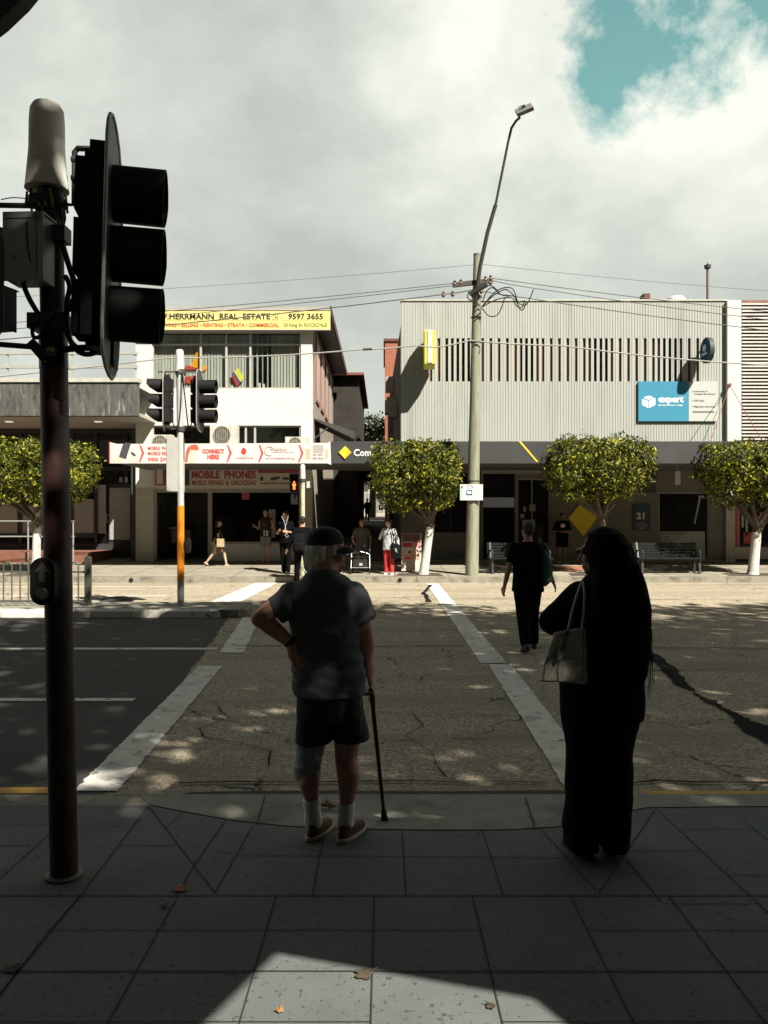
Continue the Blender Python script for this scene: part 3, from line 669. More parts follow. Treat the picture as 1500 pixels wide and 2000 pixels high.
text('BUYING • SELLING • RENTING • STRATA • COMMERCIAL', 312, 631, 545, 639, YE, M('board_red_letters', (.50, .10, .04), .6), eb, bold=.03)
text('20 King St. ROCKDALE', 554, 631, 639, 640, YE, M('board_green_letters', (.16, .20, .06), .6), eb, bold=.02)
# side awning over the laneway
sa = MB(); p1 = P(612, 816, 27.6); p2 = P(692, 842, 27.6)
sa.prism([(p1.x, 27.6, p1.z), (p2.x, 27.6, p2.z), (p2.x, 27.6, p2.z - .28), (p1.x, 27.6, p1.z - .05)], (0, 1, 0), 2.4); sa.bar((p1.x, 27.65, p1.z - .75), (p1.x + .55, 27.65, p1.z - .3), .04, .04)
sa.build('side_awning', M('dark_side_awning', (.05, .047, .04), .8), wb)

# air conditioners standing on the awning roof
def aircon(cx, w_, top, bottom, label, loc_y=26.2):
    p = P(cx, bottom, loc_y); t = thing('air_conditioner', label, 'air conditioner', (p.x, loc_y, p.z), 0, 'air conditioning units above the shop awning')
    hw = w_ / F * loc_y / 2; hh = (bottom - top) / F * loc_y
    m = MB(); m.box((-hw, 0, 0), (hw, .32, hh)); m.build('casing', M('aircon_casing', (.50, .49, .43), .5, .05, 4, dirt=((.36, .33, .26), 4, .55, .2, (1, 1, .5))), t, world=False)
    r = min(hh * .46, hw * .8) ; cxl = -hw * .12; cz = hh * .5
    m = MB(); m.lathe([(r, -.012), (r, -.004)], (cxl, 0, cz), 26, 'y'); m.build('fan_opening', M('fan_dark', (.06, .055, .045), .8), t, world=False)
    m = MB()
    for k in range(9):
        xx = cxl + (k - 4) * r / 4.6; hz = math.sqrt(max(0, r * r - (xx - cxl) ** 2)) * .96
        m.box((xx - .006, -.03, cz - hz), (xx + .006, -.018, cz + hz))
    ring = [(cxl + r * math.cos(a * .2618), -.022, cz + r * math.sin(a * .2618)) for a in range(25)]; m.tube(ring, .008, 5, cap=False)
    ring = [(cxl + r * .5 * math.cos(a * .2618), -.022, cz + r * .5 * math.sin(a * .2618)) for a in range(25)]; m.tube(ring, .006, 5, cap=False)
    m.build('fan_grille', M('grille_wire', (.40, .37, .30), .5), t, world=False)
aircon(315, 42, 849, 882, 'cream air conditioner above the left end of the phone shop awning')
aircon(437, 54, 831, 868, 'large square cream air conditioner in the middle above the phone shop awning')
aircon(579, 44, 853, 880, 'low cream air conditioner at the right end above the phone shop awning')

# ---- dark rear building down the laneway
rb_ = thing('rear_laneway_building', 'dark brown building with a red roof edge behind the white shops', 'building', (-3.5, 39, 1))
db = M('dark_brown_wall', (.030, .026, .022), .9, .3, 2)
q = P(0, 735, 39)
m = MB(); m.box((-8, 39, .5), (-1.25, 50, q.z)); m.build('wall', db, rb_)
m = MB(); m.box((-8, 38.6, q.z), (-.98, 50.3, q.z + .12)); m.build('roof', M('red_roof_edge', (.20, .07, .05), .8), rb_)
m = MB(); m.tube([P(643, 742, 37.5), P(644, 838, 37.5)], .05, 8); m.build('downpipe', M('pale_pipe', (.4, .38, .32), .7), rb_)

# ---- bank building
bb = thing('bank_building', 'pale ribbed metal fronted building with a row of narrow slots over a dark bank awning', 'building', (P(1100, 0, FY).x, FY, .3))
rib = M('pale_ribbed_cladding', (.345, .365, .335), .65, .04, 1.2, stretch=(1, 1, .3), dirt=((.27, .28, .25), 1.6, .52, .25, (1.5, 1, .12)))
bx0, bx1 = P(783, 0, FY).x, P(1421, 0, FY).x; bz1 = P(0, 588, FY).z; bz0 = P(0, 880, FY).z
sz0, sz1 = P(0, 745, FY).z, P(0, 660.5, FY).z
slots = [838.9, 854.7, 870, 880.8, 891.5, 902, 912.8, 924, 940, 956, 972, 988.3, 1004.3, 1015, 1025.6, 1036.3, 1047, 1057.9, 1073.9, 1090, 1106.3, 1122.6, 1138.5, 1149, 1160, 1171, 1181.6, 1192.3, 1208.5, 1224.8, 1240.7, 1257.3, 1273.5, 1284, 1294.8, 1305.7, 1316.6, 1327.3, 1343.5, 1360]
m = MB(); wall_holes(m, bx0, bx1, bz0, bz1, FY, .05, [(P(s, 0, FY).x, P(s + 5.5, 0, FY).x, sz0, sz1) for s in slots])
pitch = 5.35; k = 0; q = 785.2
while q < 1419:      # raised ribs of the cladding
    hit = any(s - 1.6 < q < s + 6.2 for s in slots)
    c = P(q, 0, FY)
    for (za, zc) in (((bz0, sz0), (sz1, bz1)) if hit else ((bz0, bz1),)): m.box((c.x - .009, FY - .012, za), (c.x + .009, FY + .002, zc))
    q += pitch
m.build('ribbed_front', rib, bb)
m = MB(); m.box((bx0 - .02, FY - .04, bz1), (bx1, FY + .3, bz1 + .05)); m.build('coping', M('coping_metal', (.42, .42, .36), .6), bb)
m = MB(); m.rect(790, 655, 1410, 752, FY + .075, .05); m.build('recess_wall', M('brown_recess_wall', (.17, .095, .07), .85, .15, 4), bb)
m = MB()
for s0, s1 in ((868, 897), (1017, 1046), (1158, 1187), (1292, 1322), (900, 925)): m.rect(s0, 658, s1, 748, FY + .068, .005)
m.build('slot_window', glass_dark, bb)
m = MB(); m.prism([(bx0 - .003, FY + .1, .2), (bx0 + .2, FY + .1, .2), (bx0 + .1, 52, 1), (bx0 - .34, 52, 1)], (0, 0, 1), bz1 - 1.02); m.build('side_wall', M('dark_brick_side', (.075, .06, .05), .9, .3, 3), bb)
m = MB(); m.box((bx0 + .25, FY + .6, bz1 - .6), (bx1, 50, bz1 - .4)); m.build('roof', roofc, bb)
for (yy, zz) in ((33, 6.2), (36, 7.6), (38.5, 6.9), (30, 5.6)):
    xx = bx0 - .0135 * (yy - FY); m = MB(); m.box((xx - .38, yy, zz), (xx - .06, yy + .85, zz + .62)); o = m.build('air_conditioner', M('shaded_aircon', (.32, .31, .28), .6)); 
    tag(o, 'grey air conditioner on the dark laneway wall, %s' % {33: 'second from the street', 36: 'highest of them', 38.5: 'farthest from the street', 30: 'lowest and nearest the street'}[yy], 'air conditioner', 'air conditioners on the laneway wall')
# bank awning
BZ1, BZ0 = P(0, 862, AW).z, P(0, 905, AW).z
ax0, ax1 = P(646.5, 0, AW).x, P(2700, 0, AW).x
fas = M('charcoal_fascia', (.040, .042, .042), .55, .12, 2)
m = MB(); m.box((ax0, AW, BZ0), (ax1, AW + .08, BZ1)); m.build('awning_fascia', fas, bb)
m = MB(); m.box((ax0, AW + .08, BZ0 + .02), (ax1, FY - .03, BZ0 + .2)); m.box((ax0, FY - .03, BZ0 + .6), (bx0 - .01, 46, BZ0 + .75)); m.build('awning_roof', M('awning_soffit', (.10, .098, .09), .8, .15, 2), bb)
m = MB(); m.rect(940, 918, 1100, 925, FY - 1.0, .08); m.build('soffit_trim', M('trim_pale', (.24, .23, .20), .7), bb)
m = MB()
for a_, b_2 in (((1013, 862), (1048, 902)),):
    m.poly([a_, (a_[0] + 4.5, a_[1]), (b_2[0] + 3.5, b_2[1]), (b_2[0] - .5, b_2[1])], AW - .006, .005)
m.poly([(1456, 862), (1461, 862), (1449, 877), (1444, 877)], AW - .006, .005); m.build('yellow_stripe', M('bank_yellow', (.80, .52, .03), .5), bb)
lg = thing('bank_sign', 'white bank lettering and yellow diamond on the dark awning fascia', 'sign', P(700, 900, AW))
m = MB(); m.poly([(674, 871), (686.5, 883.5), (674, 896.5), (661.5, 883.5)], AW - .04, .03, 0); m.build('diamond', M('bank_yellow', (.80, .52, .03), .5), lg)
m = MB(); m.poly([(674, 896.5), (686.5, 883.5), (680, 877.3), (677, 884)], AW - .044, .003); m.build('diamond_facet', M('bank_yellow_deep', (.72, .36, .02), .5), lg)
text('CommonwealthBank', 691, 877, 838, 891, AW - .01, M('white_letters', (.75, .75, .72), .5), lg, bold=.02)
# ground floor of the bank
Bw = M('grey_stone_front', (.13, .12, .10), .6, .12, 2.5); 
gf = [(846, 920, 941, 1094, 'g'), (944, 918, 1006, 1098, 'd'), (1010, 935, 1074, 1094, 'g'), (1286, 962, 1384, 1094, 'g')]
holes = [hole(a_, b_, c_, d_, FY) for a_, b_, c_, d_, t_ in gf]
m = MB(); wall_holes(m, bx0, P(1418, 0, FY).x, .2, BZ0 + .1, FY, .2, holes); m.build('front_wall', Bw, bb)
m = MB(); m.rect(844, 900, 943, 918, FY - .02, .1); m.rect(1070, 905, 1282, 962, FY - .03, .02); m.build('dark_header', M('dark_header_panel', (.05, .048, .042), .6), bb)
for a_, b_, c_, d_, t_ in gf:
    if t_ == 'g':
        m = MB(); t2 = 2.2
        m.rect(a_, b_, a_ + t2, d_, FY + .02, .08); m.rect(c_ - t2, b_, c_, d_, FY + .02, .08); m.rect(a_ + t2, b_, c_ - t2, b_ + t2, FY + .02, .08); m.rect(a_ + t2, d_ - t2, c_ - t2, d_, FY + .02, .08)
        if a_ == 1010: m.rect(1038, b_ + t2, 1040, d_ - t2, FY + .03, .06)
        f_ = m.build('shop_window', M('window_alloy', (.22, .21, .19), .5), bb); g = MB(); g.rect(a_, b_, c_, d_, FY + .09, .02); g.build('pane', glass_dark, f_)
m = MB(); m.rect(944, 918, 1006, 1098, FY + 1.2, .02); m.build('entry_back', M('dark_entry', (.012, .012, .012), .9), bb)
m = MB(); m.rect(846, 1040, 941, 1092, FY + .085, .004); m.build('frosted_band', M('frosted_film', (.10, .105, .095), .6), bb)
m = MB(); m.rect(783, 1094, 1418, 1099, FY - .05, .05); m.build('plinth', M('pale_plinth', (.30, .28, .23), .8), bb)
m = MB(); m.rect(1235, 1060, 1284, 1096, FY - .06, .05); m.build('stone_base_panel', M('pale_stone_panel', (.30, .27, .24), .7), bb)
m = MB(); m.rect(1290, 1038, 1377, 1092, FY + .07, .006); sl_ = m.build('window_list', M('list_film', (.26, .29, .27), .6), bb)
tk = M('list_text', (.03, .03, .03), .6)
text('Total Property Management', 1292, 1040, 1341, 1044, FY + .066, tk, sl_)
for k, t_ in enumerate(('Legal', 'Sales', 'Rentals', 'Valuation', 'Leasing')): text(t_, 1292, 1047 + k * 5, 1300 + len(t_) * 1.6, 1050.5 + k * 5, FY + .066, tk, sl_)
m = MB(); m.poly([(1365, 972), (1369, 973), (1358, 1024), (1355, 1023)], FY + .066, .006); m.rect(1364, 968, 1376, 973, FY + .066, .006); m.build('window_decal', M('decal_grey', (.22, .24, .23), .5), bb)
# yellow diamond panel
m = MB(); m.poly([(1140, 977), (1166, 1012), (1140, 1047), (1110, 1012)], FY - .06, .05); o = m.build('yellow_diamond_panel', M('diamond_panel_yellow', (.62, .50, .02), .5, .04, 3)); tag(o, 'large yellow diamond panel on the bank wall behind the third tree', 'wall panel')
ps = thing('poster', 'dark blue poster with the white number 21 on the bank wall', 'poster', P(1252, 1036, FY - .04))
m = MB(); m.rect(1236, 984, 1270, 1036, FY - .04, .03); m.build('poster_panel', M('navy_panel', (.018, .03, .045), .5), ps)
pw = M('poster_white', (.60, .60, .58), .6); text('Celebrating', 1240, 992, 1264, 996, FY - .044, M('poster_dim', (.10, .12, .14), .6), ps); text('21', 1243, 1001, 1259, 1014, FY - .044, pw, ps, bold=.04); text('Celebrating 21', 1245, 1021, 1260, 1024, FY - .044, pw, ps); text('years in the community', 1241, 1025, 1265, 1028, FY - .044, pw, ps); text('Rockdale', 1247, 1030, 1260, 1033, FY - .044, pw, ps)
m = MB(); q = P(1324, 920, 24.6); m.box((q.x - .08, 24.6, P(0, 947, 24.6).z), (q.x + .08, 24.63, q.z)); m.tube([(q.x, 24.61, q.z), (q.x, 24.61, q.z + .3)], .006, 5); o = m.build('hanging_sign', M('hanging_sign_white', (.55, .55, .50), .6)); tag(o, 'small white sign hanging under the bank awning above the long bench', 'sign')
m = MB()
for a_, b_, c_, d_ in ((1022, 990, 1028, 1000), (1034, 985, 1046, 998), (1020, 1015, 1045, 1030), (1016, 1004, 1024, 1012)): m.rect(a_, b_, c_, d_, FY + .07, .005)
o = m.build('window_notice', M('notice_grey', (.22, .22, .20), .6), bb)
# projecting signs
yb = thing('yellow_projecting_sign', 'yellow and white box sign projecting from the pale ribbed wall', 'sign', P(836, 682, 26.3))
def hexsign(px, top, bot, w0, w1):
    m = MB(); c0, c1 = P(0, top, 26.4).z, P(0, bot, 26.4).z; X = P(px, 0, 26.4).x; pts = [(X, FY - .18, c0 - .12), (X, FY - .62, c0), (X, FY - 1.12, c0 - .16), (X, FY - 1.12, c1 + .1), (X, FY - .62, c1), (X, FY - .18, c1 + .1)]
    return m, pts, X
m, pts, X = hexsign(828, 645, 722, 0, 0); m.prism(pts, (1, 0, 0), .34); m.build('sign_box', M('sign_yellow', (.72, .60, .04), .5), yb)
m = MB(); m.prism([(X + .09, p[1] + (.03 if p[1] > 26.3 else -.03) * 1, p[2] + (.02 if p[2] > 6.5 else -.02)) for p in pts], (1, 0, 0), .16); m.build('sign_band', M('sign_band_pale', (.50, .52, .50), .5), yb)
m = MB(); m.tube([(X + .17, FY, 7.35), (X + .17, FY - .25, 7.35)], .03, 8); m.tube([(X + .17, FY, 6.6), (X + .17, FY - .25, 6.6)], .03, 8); m.build('bracket', grey_metal, yb)
ro = thing('round_projecting_sign', 'dark teal oval sign projecting from the pale wall above the blue board', 'sign', P(1375, 685, 26.4))
X = P(1381, 0, 26.4).x; zc = P(0, 684, 26.35).z
m = MB(); m.lathe([(.40, -.09), (.425, -.07), (.425, .07), (.40, .09)], (X, FY - .62, zc), 36, 'x'); m.build('sign_rim', M('rim_dark_metal', (.05, .055, .06), .6), ro, smooth=True)
m = MB(); m.lathe([(.37, -.096), (.37, .096)], (X, FY - .62, zc), 36, 'x'); m.build('sign_face', M('teal_dark_face', (.012, .085, .125), .9, spec=.05), ro)
m = MB(); m.prism([(X - .098, FY - .75, zc + .02), (X - .098, FY - .62, zc - .05), (X - .098, FY - .49, zc + .02), (X - .098, FY - .49, zc + .16), (X - .098, FY - .62, zc + .2), (X - .098, FY - .75, zc + .16)], (-1, 0, 0), .003)
m.box((X - .101, FY - .84, zc - .16), (X - .097, FY - .4, zc - .08)); m.build('sign_emblem', M('emblem_white', (.45, .47, .45), .5), ro)
m = MB(); m.tube([(X, FY, zc + .1), (X, FY - .25, zc + .1)], .025, 8); m.tube([(X, FY, zc - .15), (X, FY - .25, zc - .15)], .025, 8); m.build('bracket', grey_metal, ro)
# blue education board
ed = thing('blue_wall_board', 'blue and white education board with an open book emblem on the pale wall', 'sign board', P(1324, 822, FY - .09))
m = MB(); m.rect(1247, 745, 1345.5, 822.5, FY - .09, .06); m.build('blue_panel', M('board_blue', (.030, .215, .335), .55, .03, 2), ed)
m = MB(); m.rect(1345.5, 745, 1401, 822.5, FY - .088, .058); m.build('white_panel', M('board_white', (.44, .455, .43), .55, .03, 2), ed)
wl = M('board_white_letters', (.75, .76, .74), .5); dk = M('board_dark_letters', (.12, .13, .13), .6); YD = FY - .094
text('expert', 1285.5, 774, 1335, 790, YD, wl, ed, bold=.045); text('TM', 1336, 775, 1340, 777, YD, wl, ed); text('EDUCATION | VISA', 1285.5, 790.5, 1334.5, 793.5, YD, wl, ed, bold=.04)
m = MB(); m.poly([(1254, 779), (1266, 783), (1266, 797), (1254, 791)], YD, .004); m.poly([(1267.5, 783), (1280, 777), (1280, 791), (1267.5, 797)], YD, .004); m.poly([(1257, 777), (1262, 774), (1268, 773), (1274, 775), (1277, 777), (1267, 781)], YD, .004); m.build('book_emblem', wl, ed)
for b, x0_, y0_, x1_, y1_ in (('University &', 1356, 763, 1382, 766.5), ('College Enrolment', 1356, 768, 1397, 771.5), ('All Visas', 1356, 780.5, 1375, 784), ('Migration Services', 1356, 792.5, 1397, 796.5)):
    text(b, x0_, y0_, x1_, y1_, FY - .092, dk, ed, bold=.01)
m = MB()
for y in (765, 782, 794): m.poly([(1352.5, y - 1.5), (1355, y), (1352.5, y + 1.5)], FY - .092, .004)
m.rect(1353, 803, 1395, 806, FY - .092, .004); m.build('board_mark', dk, ed)
# rooftop pieces
m = MB(); m.rect(1257, 573, 1270, 586, 29, .45); m.rect(1254, 584, 1273, 587, 28.9, .6); m.rect(1259, 575, 1268, 583, 28.98, .02); o = m.build('roof_vent', M('rusty_brown_vent', (.13, .06, .045), .8, .2, 5)); tag(o, 'rusty brown box vent on the roof of the pale building', 'roof vent')
m = MB(); p = P(1320, 590, 29); m.lathe([(.34, 0), (.33, .1), (.27, .17), (.15, .21), (.03, .225)], p, 24, 'z'); o = m.build('roof_dome', M('white_dome', (.6, .58, .5), .6), smooth=True); tag(o, 'low white domed ventilator on the roof of the pale building', 'ventilator')
fl = thing('roof_flue', 'thin rusty flue pipe with a cowl rising above the pale building roof', 'flue', P(1382, 590, 30)); p = P(1382, 590, 30)
m = MB(); m.tube([(p.x, 30, p.z - .2), (p.x, 30, P(0, 524, 30).z)], .05, 10); m.build('pipe', M('flue_steel', (.16, .12, .10), .6, .2, 5), fl)
m = MB(); m.lathe([(.03, 0), (.12, .02), (.12, .10), (.13, .13), (.03, .17), (.012, .24)], P(1382, 525, 30), 14, 'z'); m.build('cowl', M('cowl_dark', (.04, .04, .04), .6), fl)

# white pier and louvred shop at the right
lv = thing('louvred_building', 'white building with rows of horizontal louvres at the right edge', 'building', (P(1600, 0, FY).x, FY, .3))
m = MB(); m.rect(1421, 586, 1448, 900, FY - .16, .5); m.build('white_pier', white_wall, lv)
m = MB(); m.rect(1448, 588, 2000, 900, FY + .28, .2); m.build('recess_wall', M('dark_red_recess', (.10, .035, .03), .9, .2, 2), lv)
m = MB(); zz = P(0, 866, FY).z; pit_ = 6.75 / F * FY; k = 0
while zz < P(0, 596, FY).z:
    m.prism([(P(1448.5, 0, FY).x, FY - .04, zz), (P(1448.5, 0, FY).x, FY + .10, zz + .045), (P(1448.5, 0, FY).x, FY + .10, zz + .06), (P(1448.5, 0, FY).x, FY - .04, zz + .055)], (1, 0, 0), 9.0); zz += pit_; k += 1
m.build('louvre', M('white_louvre', (.54, .52, .48), .7, .08, 3), lv)
m = MB(); m.rect(1448, 586, 2000, 594, FY + .0, .3); m.build('parapet', M('red_brick_cap', (.22, .12, .09), .9, .3, 5), lv)
m = MB(); m.rect(1418, 985, 1436, 1104, FY - .12, .4); m.build('street_pier', M('pale_rough_pier', (.38, .36, .32), .85, .15, 8, dirt=((.2, .17, .13), 9, .6, .1, (1, 1, 1))), lv)
m = MB(); wall_holes(m, P(1436, 0, FY).x, P(2000, 0, FY).x, .2, BZ0 + .1, FY - .02, .2, [hole(1444, 960, 1560, 1068, FY)]); m.build('shop_wall', M('pale_stucco', (.30, .28, .25), .85, .1, 4), lv)
m = MB(); m.rect(1436, 1069, 2000, 1096, FY - .06, .05); m.build('stall_riser', M('cream_riser', (.42, .38, .33), .8), lv)
m = MB(); m.rect(1436, 1092, 2000, 1100, FY - .09, .05); m.build('dark_base', dark_frame, lv)
m = MB(); m.rect(1437, 960, 1442, 1068, FY - .08, .08); m.build('red_frame', M('shop_red', (.40, .05, .05), .6), lv)
m = MB(); m.rect(1444, 960, 1560, 1068, FY + .1, .01); m.build('pane', glass_dark, lv)
m = MB()
for a_, b_, c_, d_ in ((1448, 968, 1453, 1030), (1456, 975, 1461, 1045), (1466, 985, 1474, 1000), (1480, 970, 1498, 990), (1470, 1018, 1490, 1028)): m.rect(a_, b_, c_, d_, FY + .07, .01)
m.build('window_poster', M('dim_poster', (.28, .26, .23), .7), lv)
m = MB(); m.rect(1452, 1040, 1470, 1062, FY + .07, .01); m.rect(1478, 1000, 1492, 1012, FY + .07, .01); m.build('red_poster', M('shop_red', (.4, .05, .05), .6), lv)
m = MB(); m.lathe([(.10, 0), (.10, .01)], P(1427, 992, FY - .13), 18, 'y'); m.build('pier_emblem', M('emblem_dim', (.12, .10, .09), .6), lv)
# awning stay rods with a fixing on the white pier
st = MB(); aP = P(1425, 752, FY - .2); st.lathe([(.06, 0), (.06, .06)], (aP.x, FY - .24, aP.z), 10, 'y')
st.tube([aP, (P(1386, 0, 24).x, 24, BZ1)], .011, 6); st.tube([aP, (P(1492, 0, 24).x, 24, BZ1)], .011, 6)
o = st.build('awning_stay', M('red_stay_rod', (.22, .06, .05), .6), lv)

# ---- red brick building behind
br = bpy.data.materials.new('red_brickwork'); br.use_nodes = True; t = br.node_tree; b = t.nodes['Principled BSDF']; b.inputs['Roughness'].default_value = .9
c = t.nodes.new('ShaderNodeTexCoord'); mp = t.nodes.new('ShaderNodeMapping'); mp.inputs['Rotation'].default_value = (R(90), 0, 0); t.links.new(c.outputs['Object'], mp.inputs[0])
bt = t.nodes.new('ShaderNodeTexBrick'); bt.inputs['Scale'].default_value = 3.2; bt.inputs['Color1'].default_value = (.40, .12, .06, 1); bt.inputs['Color2'].default_value = (.28, .08, .045, 1); bt.inputs['Mortar'].default_value = (.20, .12, .09, 1); bt.inputs['Mortar Size'].default_value = .03
t.links.new(mp.outputs[0], bt.inputs['Vector']); t.links.new(bt.outputs['Color'], b.inputs['Base Color'])
bk_ = thing('brick_building', 'tall red brick building seen behind the pale building at the laneway', 'building', (.5, 53, 1))
q = P(752, 667, 53); m = MB(); m.box((q.x, 53, 1), (8, 62, q.z)); m.build('wall', br, bk_)
m = MB(); m.box((q.x - .1, 52.9, q.z), (8, 62, q.z + .18)); m.build('coping', M('brick_cap', (.12, .06, .04), .9), bk_)
# back fence at the end of the laneway
fe = thing('back_fence', 'white slatted fence in sunlight at the end of the laneway', 'fence', (-2.5, 76, 2.3)); m = MB()
fz = 2.2
for k in range(60): x = -5.5 + k * .12; m.box((x, 76, fz), (x + .05, 76.03, fz + 2.3))
for z in (fz + .15, fz + 2.1): m.box((-5.5, 76.03, z), (1.8, 76.07, z + .08))
m.build('slat_panel', M('fence_white', (.42, .42, .39), .7), fe)
for x in (-4.4, -2.9, -1.5, -.1): m = MB(); m.box((x, 76.07, fz - .1), (x + .1, 76.17, fz + 2.5)); m.build('post', M('fence_white', (.5, .5, .46), .7), fe)
m = MB(); m.box((-14, 90, 2), (12, 92, 9)); o = m.build('distant_building', M('distant_dark_wall', (.05, .045, .04), .9)); tag(o, 'dark building far behind the white fence at the end of the laneway', 'building')
# ---- shop row behind the viewer whose awning shades the near pavement
nr = thing('near_shop_building', 'shop building with a street awning over the near pavement', 'building', (0, -3, 0))
m = MB(); m.box((-30, -3.4, -.2), (30, -2.6, 6.2)); m.build('front_wall', M('near_shop_brick', (.12, .10, .085), .9, .2, 2), nr)
# awning slab with a hole shaped to let a patch of sun through
hz = 3.2; k_ = (hz) / 1.3
def up_(px, py): g = G(px, py); return (g.x + .78 * k_, g.y - k_)
gap = [up_(541, 1863), up_(1050, 1953), up_(1165, 2045), (G(1300, 2150).x + .78 * k_, G(1300, 2150).y - k_), (G(250, 2150).x + .78 * k_, G(250, 2150).y - k_)]
m = MB(); xl, xr, yf, ybk = -12.0, 12.0, 1.90, -2.6
A, B_, C_, D_, E_ = gap
for quad in ([(xl, yf), (xr, yf), B_, A], [(xr, yf), (xr, ybk), C_, B_], [(xr, ybk), D_, C_], [(xr, ybk), (xl, ybk), E_, D_], [(xl, ybk), (xl, yf), A, E_]):
    m.prism([(p[0], p[1], hz) for p in quad], (0, 0, 1), .07)
m.build('awning', M('near_awning_metal', (.05, .05, .048), .7), nr)
m = MB(); m.box((-12, 1.905, 3.2), (-1.30, 2.22, 3.27)); m.box((-12, 2.22, 3.17), (-1.30, 2.30, 3.42)); m.build('awning_fascia', M('near_awning_metal', (.05, .05, .048), .7), nr)
m = MB(); m.poly([(-260, 238), (0, 40), (42, 0), (78, -44), (-260, -44)], 2.25, .05); m.build('awning_bracket', M('near_awning_metal', (.05, .05, .048), .7), nr)
# ================================================================== STREET FURNITURE
# ---- a three aspect signal head, facing local +X, origin at the middle of its board
rim_m = M('board_pale_rim', (.34, .33, .30), .5); lens_m = M('unlit_lens', (.03, .012, .01), .15)
def signal_head(parent, loc, rz, vis=.23, cut=False, tilt=0):
    root = bpy.data.objects.new('signal_head', MB().mesh('signal_head')); 
    o = 1.0
    outline = []
    for (y, z) in ((.245, .24), (.225, .30), (.17, .38), (.09, .46), (.01, .50), (-.06, .515), (-.12, .515), (-.18, .49), (-.22, .45), (-.245, .38),
                   (-.245, -.42), (-.235, -.48), (-.20, -.54), (-.12, -.58), (-.02, -.60), (.07, -.60), (.14, -.575), (.20, -.53), (.235, -.47), (.245, -.40)):
        outline.append((0, y, z))
    T = Matrix.Translation(loc) @ Matrix.Rotation(rz, 4, 'Z') @ Matrix.Rotation(tilt, 4, 'Y')
    def fin(mb, name, mat, par, smooth=False):
        mb.v = [tuple(T @ Vector(v)) for v in mb.v]; return mb.build(name, mat, par, smooth)
    m = MB(); m.prism(outline, (-1, 0, 0), .006); bd = fin(m, 'backboard', M('backboard_grey_black', (.055, .055, .053), .55, .12, 6), parent)
    m = MB(); m.tube(outline + [outline[0]], .008, 6, cap=False); fin(m, 'board_rim', rim_m, bd)
    m = MB(); pr = [(-.02, .155, z) for z in (0,)]
    for k in (-1, 0, 1):
        z = -.05 + k * .268; m.prism([(-.007, -.135, z - .13), (-.007, .135, z - .13), (-.007, .135, z + .13), (-.007, -.135, z + .13)], (-1, 0, 0), .10); m.prism([(-.107, -.10, z - .115), (-.107, .10, z - .115), (-.107, .10, z + .115), (-.107, -.10, z + .115)], (-1, 0, 0), .045)
    m.box((-.09, -.12, .33), (-.02, .12, .40)); m.box((-.09, -.10, -.49), (-.02, .10, -.44)); fin(m, 'housing', black_pl, parent)
    for k in (-1, 0, 1):
        z = -.05 + k * .268; m = MB(); n = 26; r0 = .122; r1 = .124; vs = []; 
        for (xx, rr_) in ((.001, r0), (1, r1), (1, r1 - .005), (.001, r0 - .005)):
            for i in range(n):
                t = 2 * math.pi * i / n; low = max(0, -math.sin(t))
                L_v = vis * (1 - (.62 if cut else .04) * low) if xx == 1 else xx
                vs.append((L_v, rr_ * math.cos(t), z + rr_ * math.sin(t)))
        fs = []
        for a in range(3):
            for i in range(n): fs.append((a * n + i, a * n + (i + 1) % n, (a + 1) * n + (i + 1) % n, (a + 1) * n + i))
        m.add(vs, fs); v_ = fin(m, 'visor', black_pl, parent, True)
        m = MB(); m.lathe([(.10, .004), (.10, .014), (.05, .022)], (0, 0, z), 20, 'x'); fin(m, 'lens', lens_m, v_, True)

# ---- near signal pole
YP = 3.69
np_ = thing('signal_pole', 'worn maroon traffic signal pole in the left foreground carrying the large dark signal', 'signal pole', (-1.487, YP, 0))
mar_m = M('worn_maroon_paint', (.060, .026, .022), .55, .35, 4, .15, dirt=((.05, .045, .04), 5, .50, .12, (1, 1, .5)), wear=((.10, .045, .040), 7, .60, .05, (1, 1, .4)), bscale=18)
lean = -.049 / 2.4
def pp(z, dx=0, dy=0): return Vector((-1.487 + lean * z + dx, YP + dy, z))
m = MB(); m.tube([pp(0), pp(2.52)], .0625, 24); m.build('pole', mar_m, np_, True)
m = MB(); m.tube([pp(2.36), pp(2.50)], .0645, 24); m.build('pole_band', M('black_tape', (.012, .013, .012), .35), np_, True)
m = MB(); m.tube([pp(2.52), pp(3.20)], .055, 20); m.build('upper_pole', M('dark_pole_steel', (.035, .032, .03), .6), np_, True)
m = MB(); m.lathe([(.082, .001), (.085, .010), (.066, .016)], pp(0), 20, 'z'); m.build('base_collar', conc, np_)
# holographic sticker (irregular coloured flecks)
stk = [M('sticker_cyan', (.05, .45, .45), .3), M('sticker_yellow', (.65, .65, .08), .3), M('sticker_dark', (.02, .05, .12), .3)]
m = MB(); r_ = random.Random(2)
for k in range(16):
    a = r_.uniform(-2.0, -1.1); z = r_.uniform(2.375, 2.44); q = pp(z); c_ = Vector((math.cos(a), math.sin(a), 0)); u = Vector((-c_.y, c_.x, 0)); q = q + c_ * .0655
    s_ = r_.uniform(.004, .011); h_ = r_.uniform(.005, .018)
    m.add([q - u * s_, q + u * s_, q + u * s_ + Vector((0, 0, h_)), q - u * s_ * .3 + Vector((0, 0, h_ * 1.2))], [(0, 1, 2, 3)], k % 3)
m.build('sticker', stk, np_)
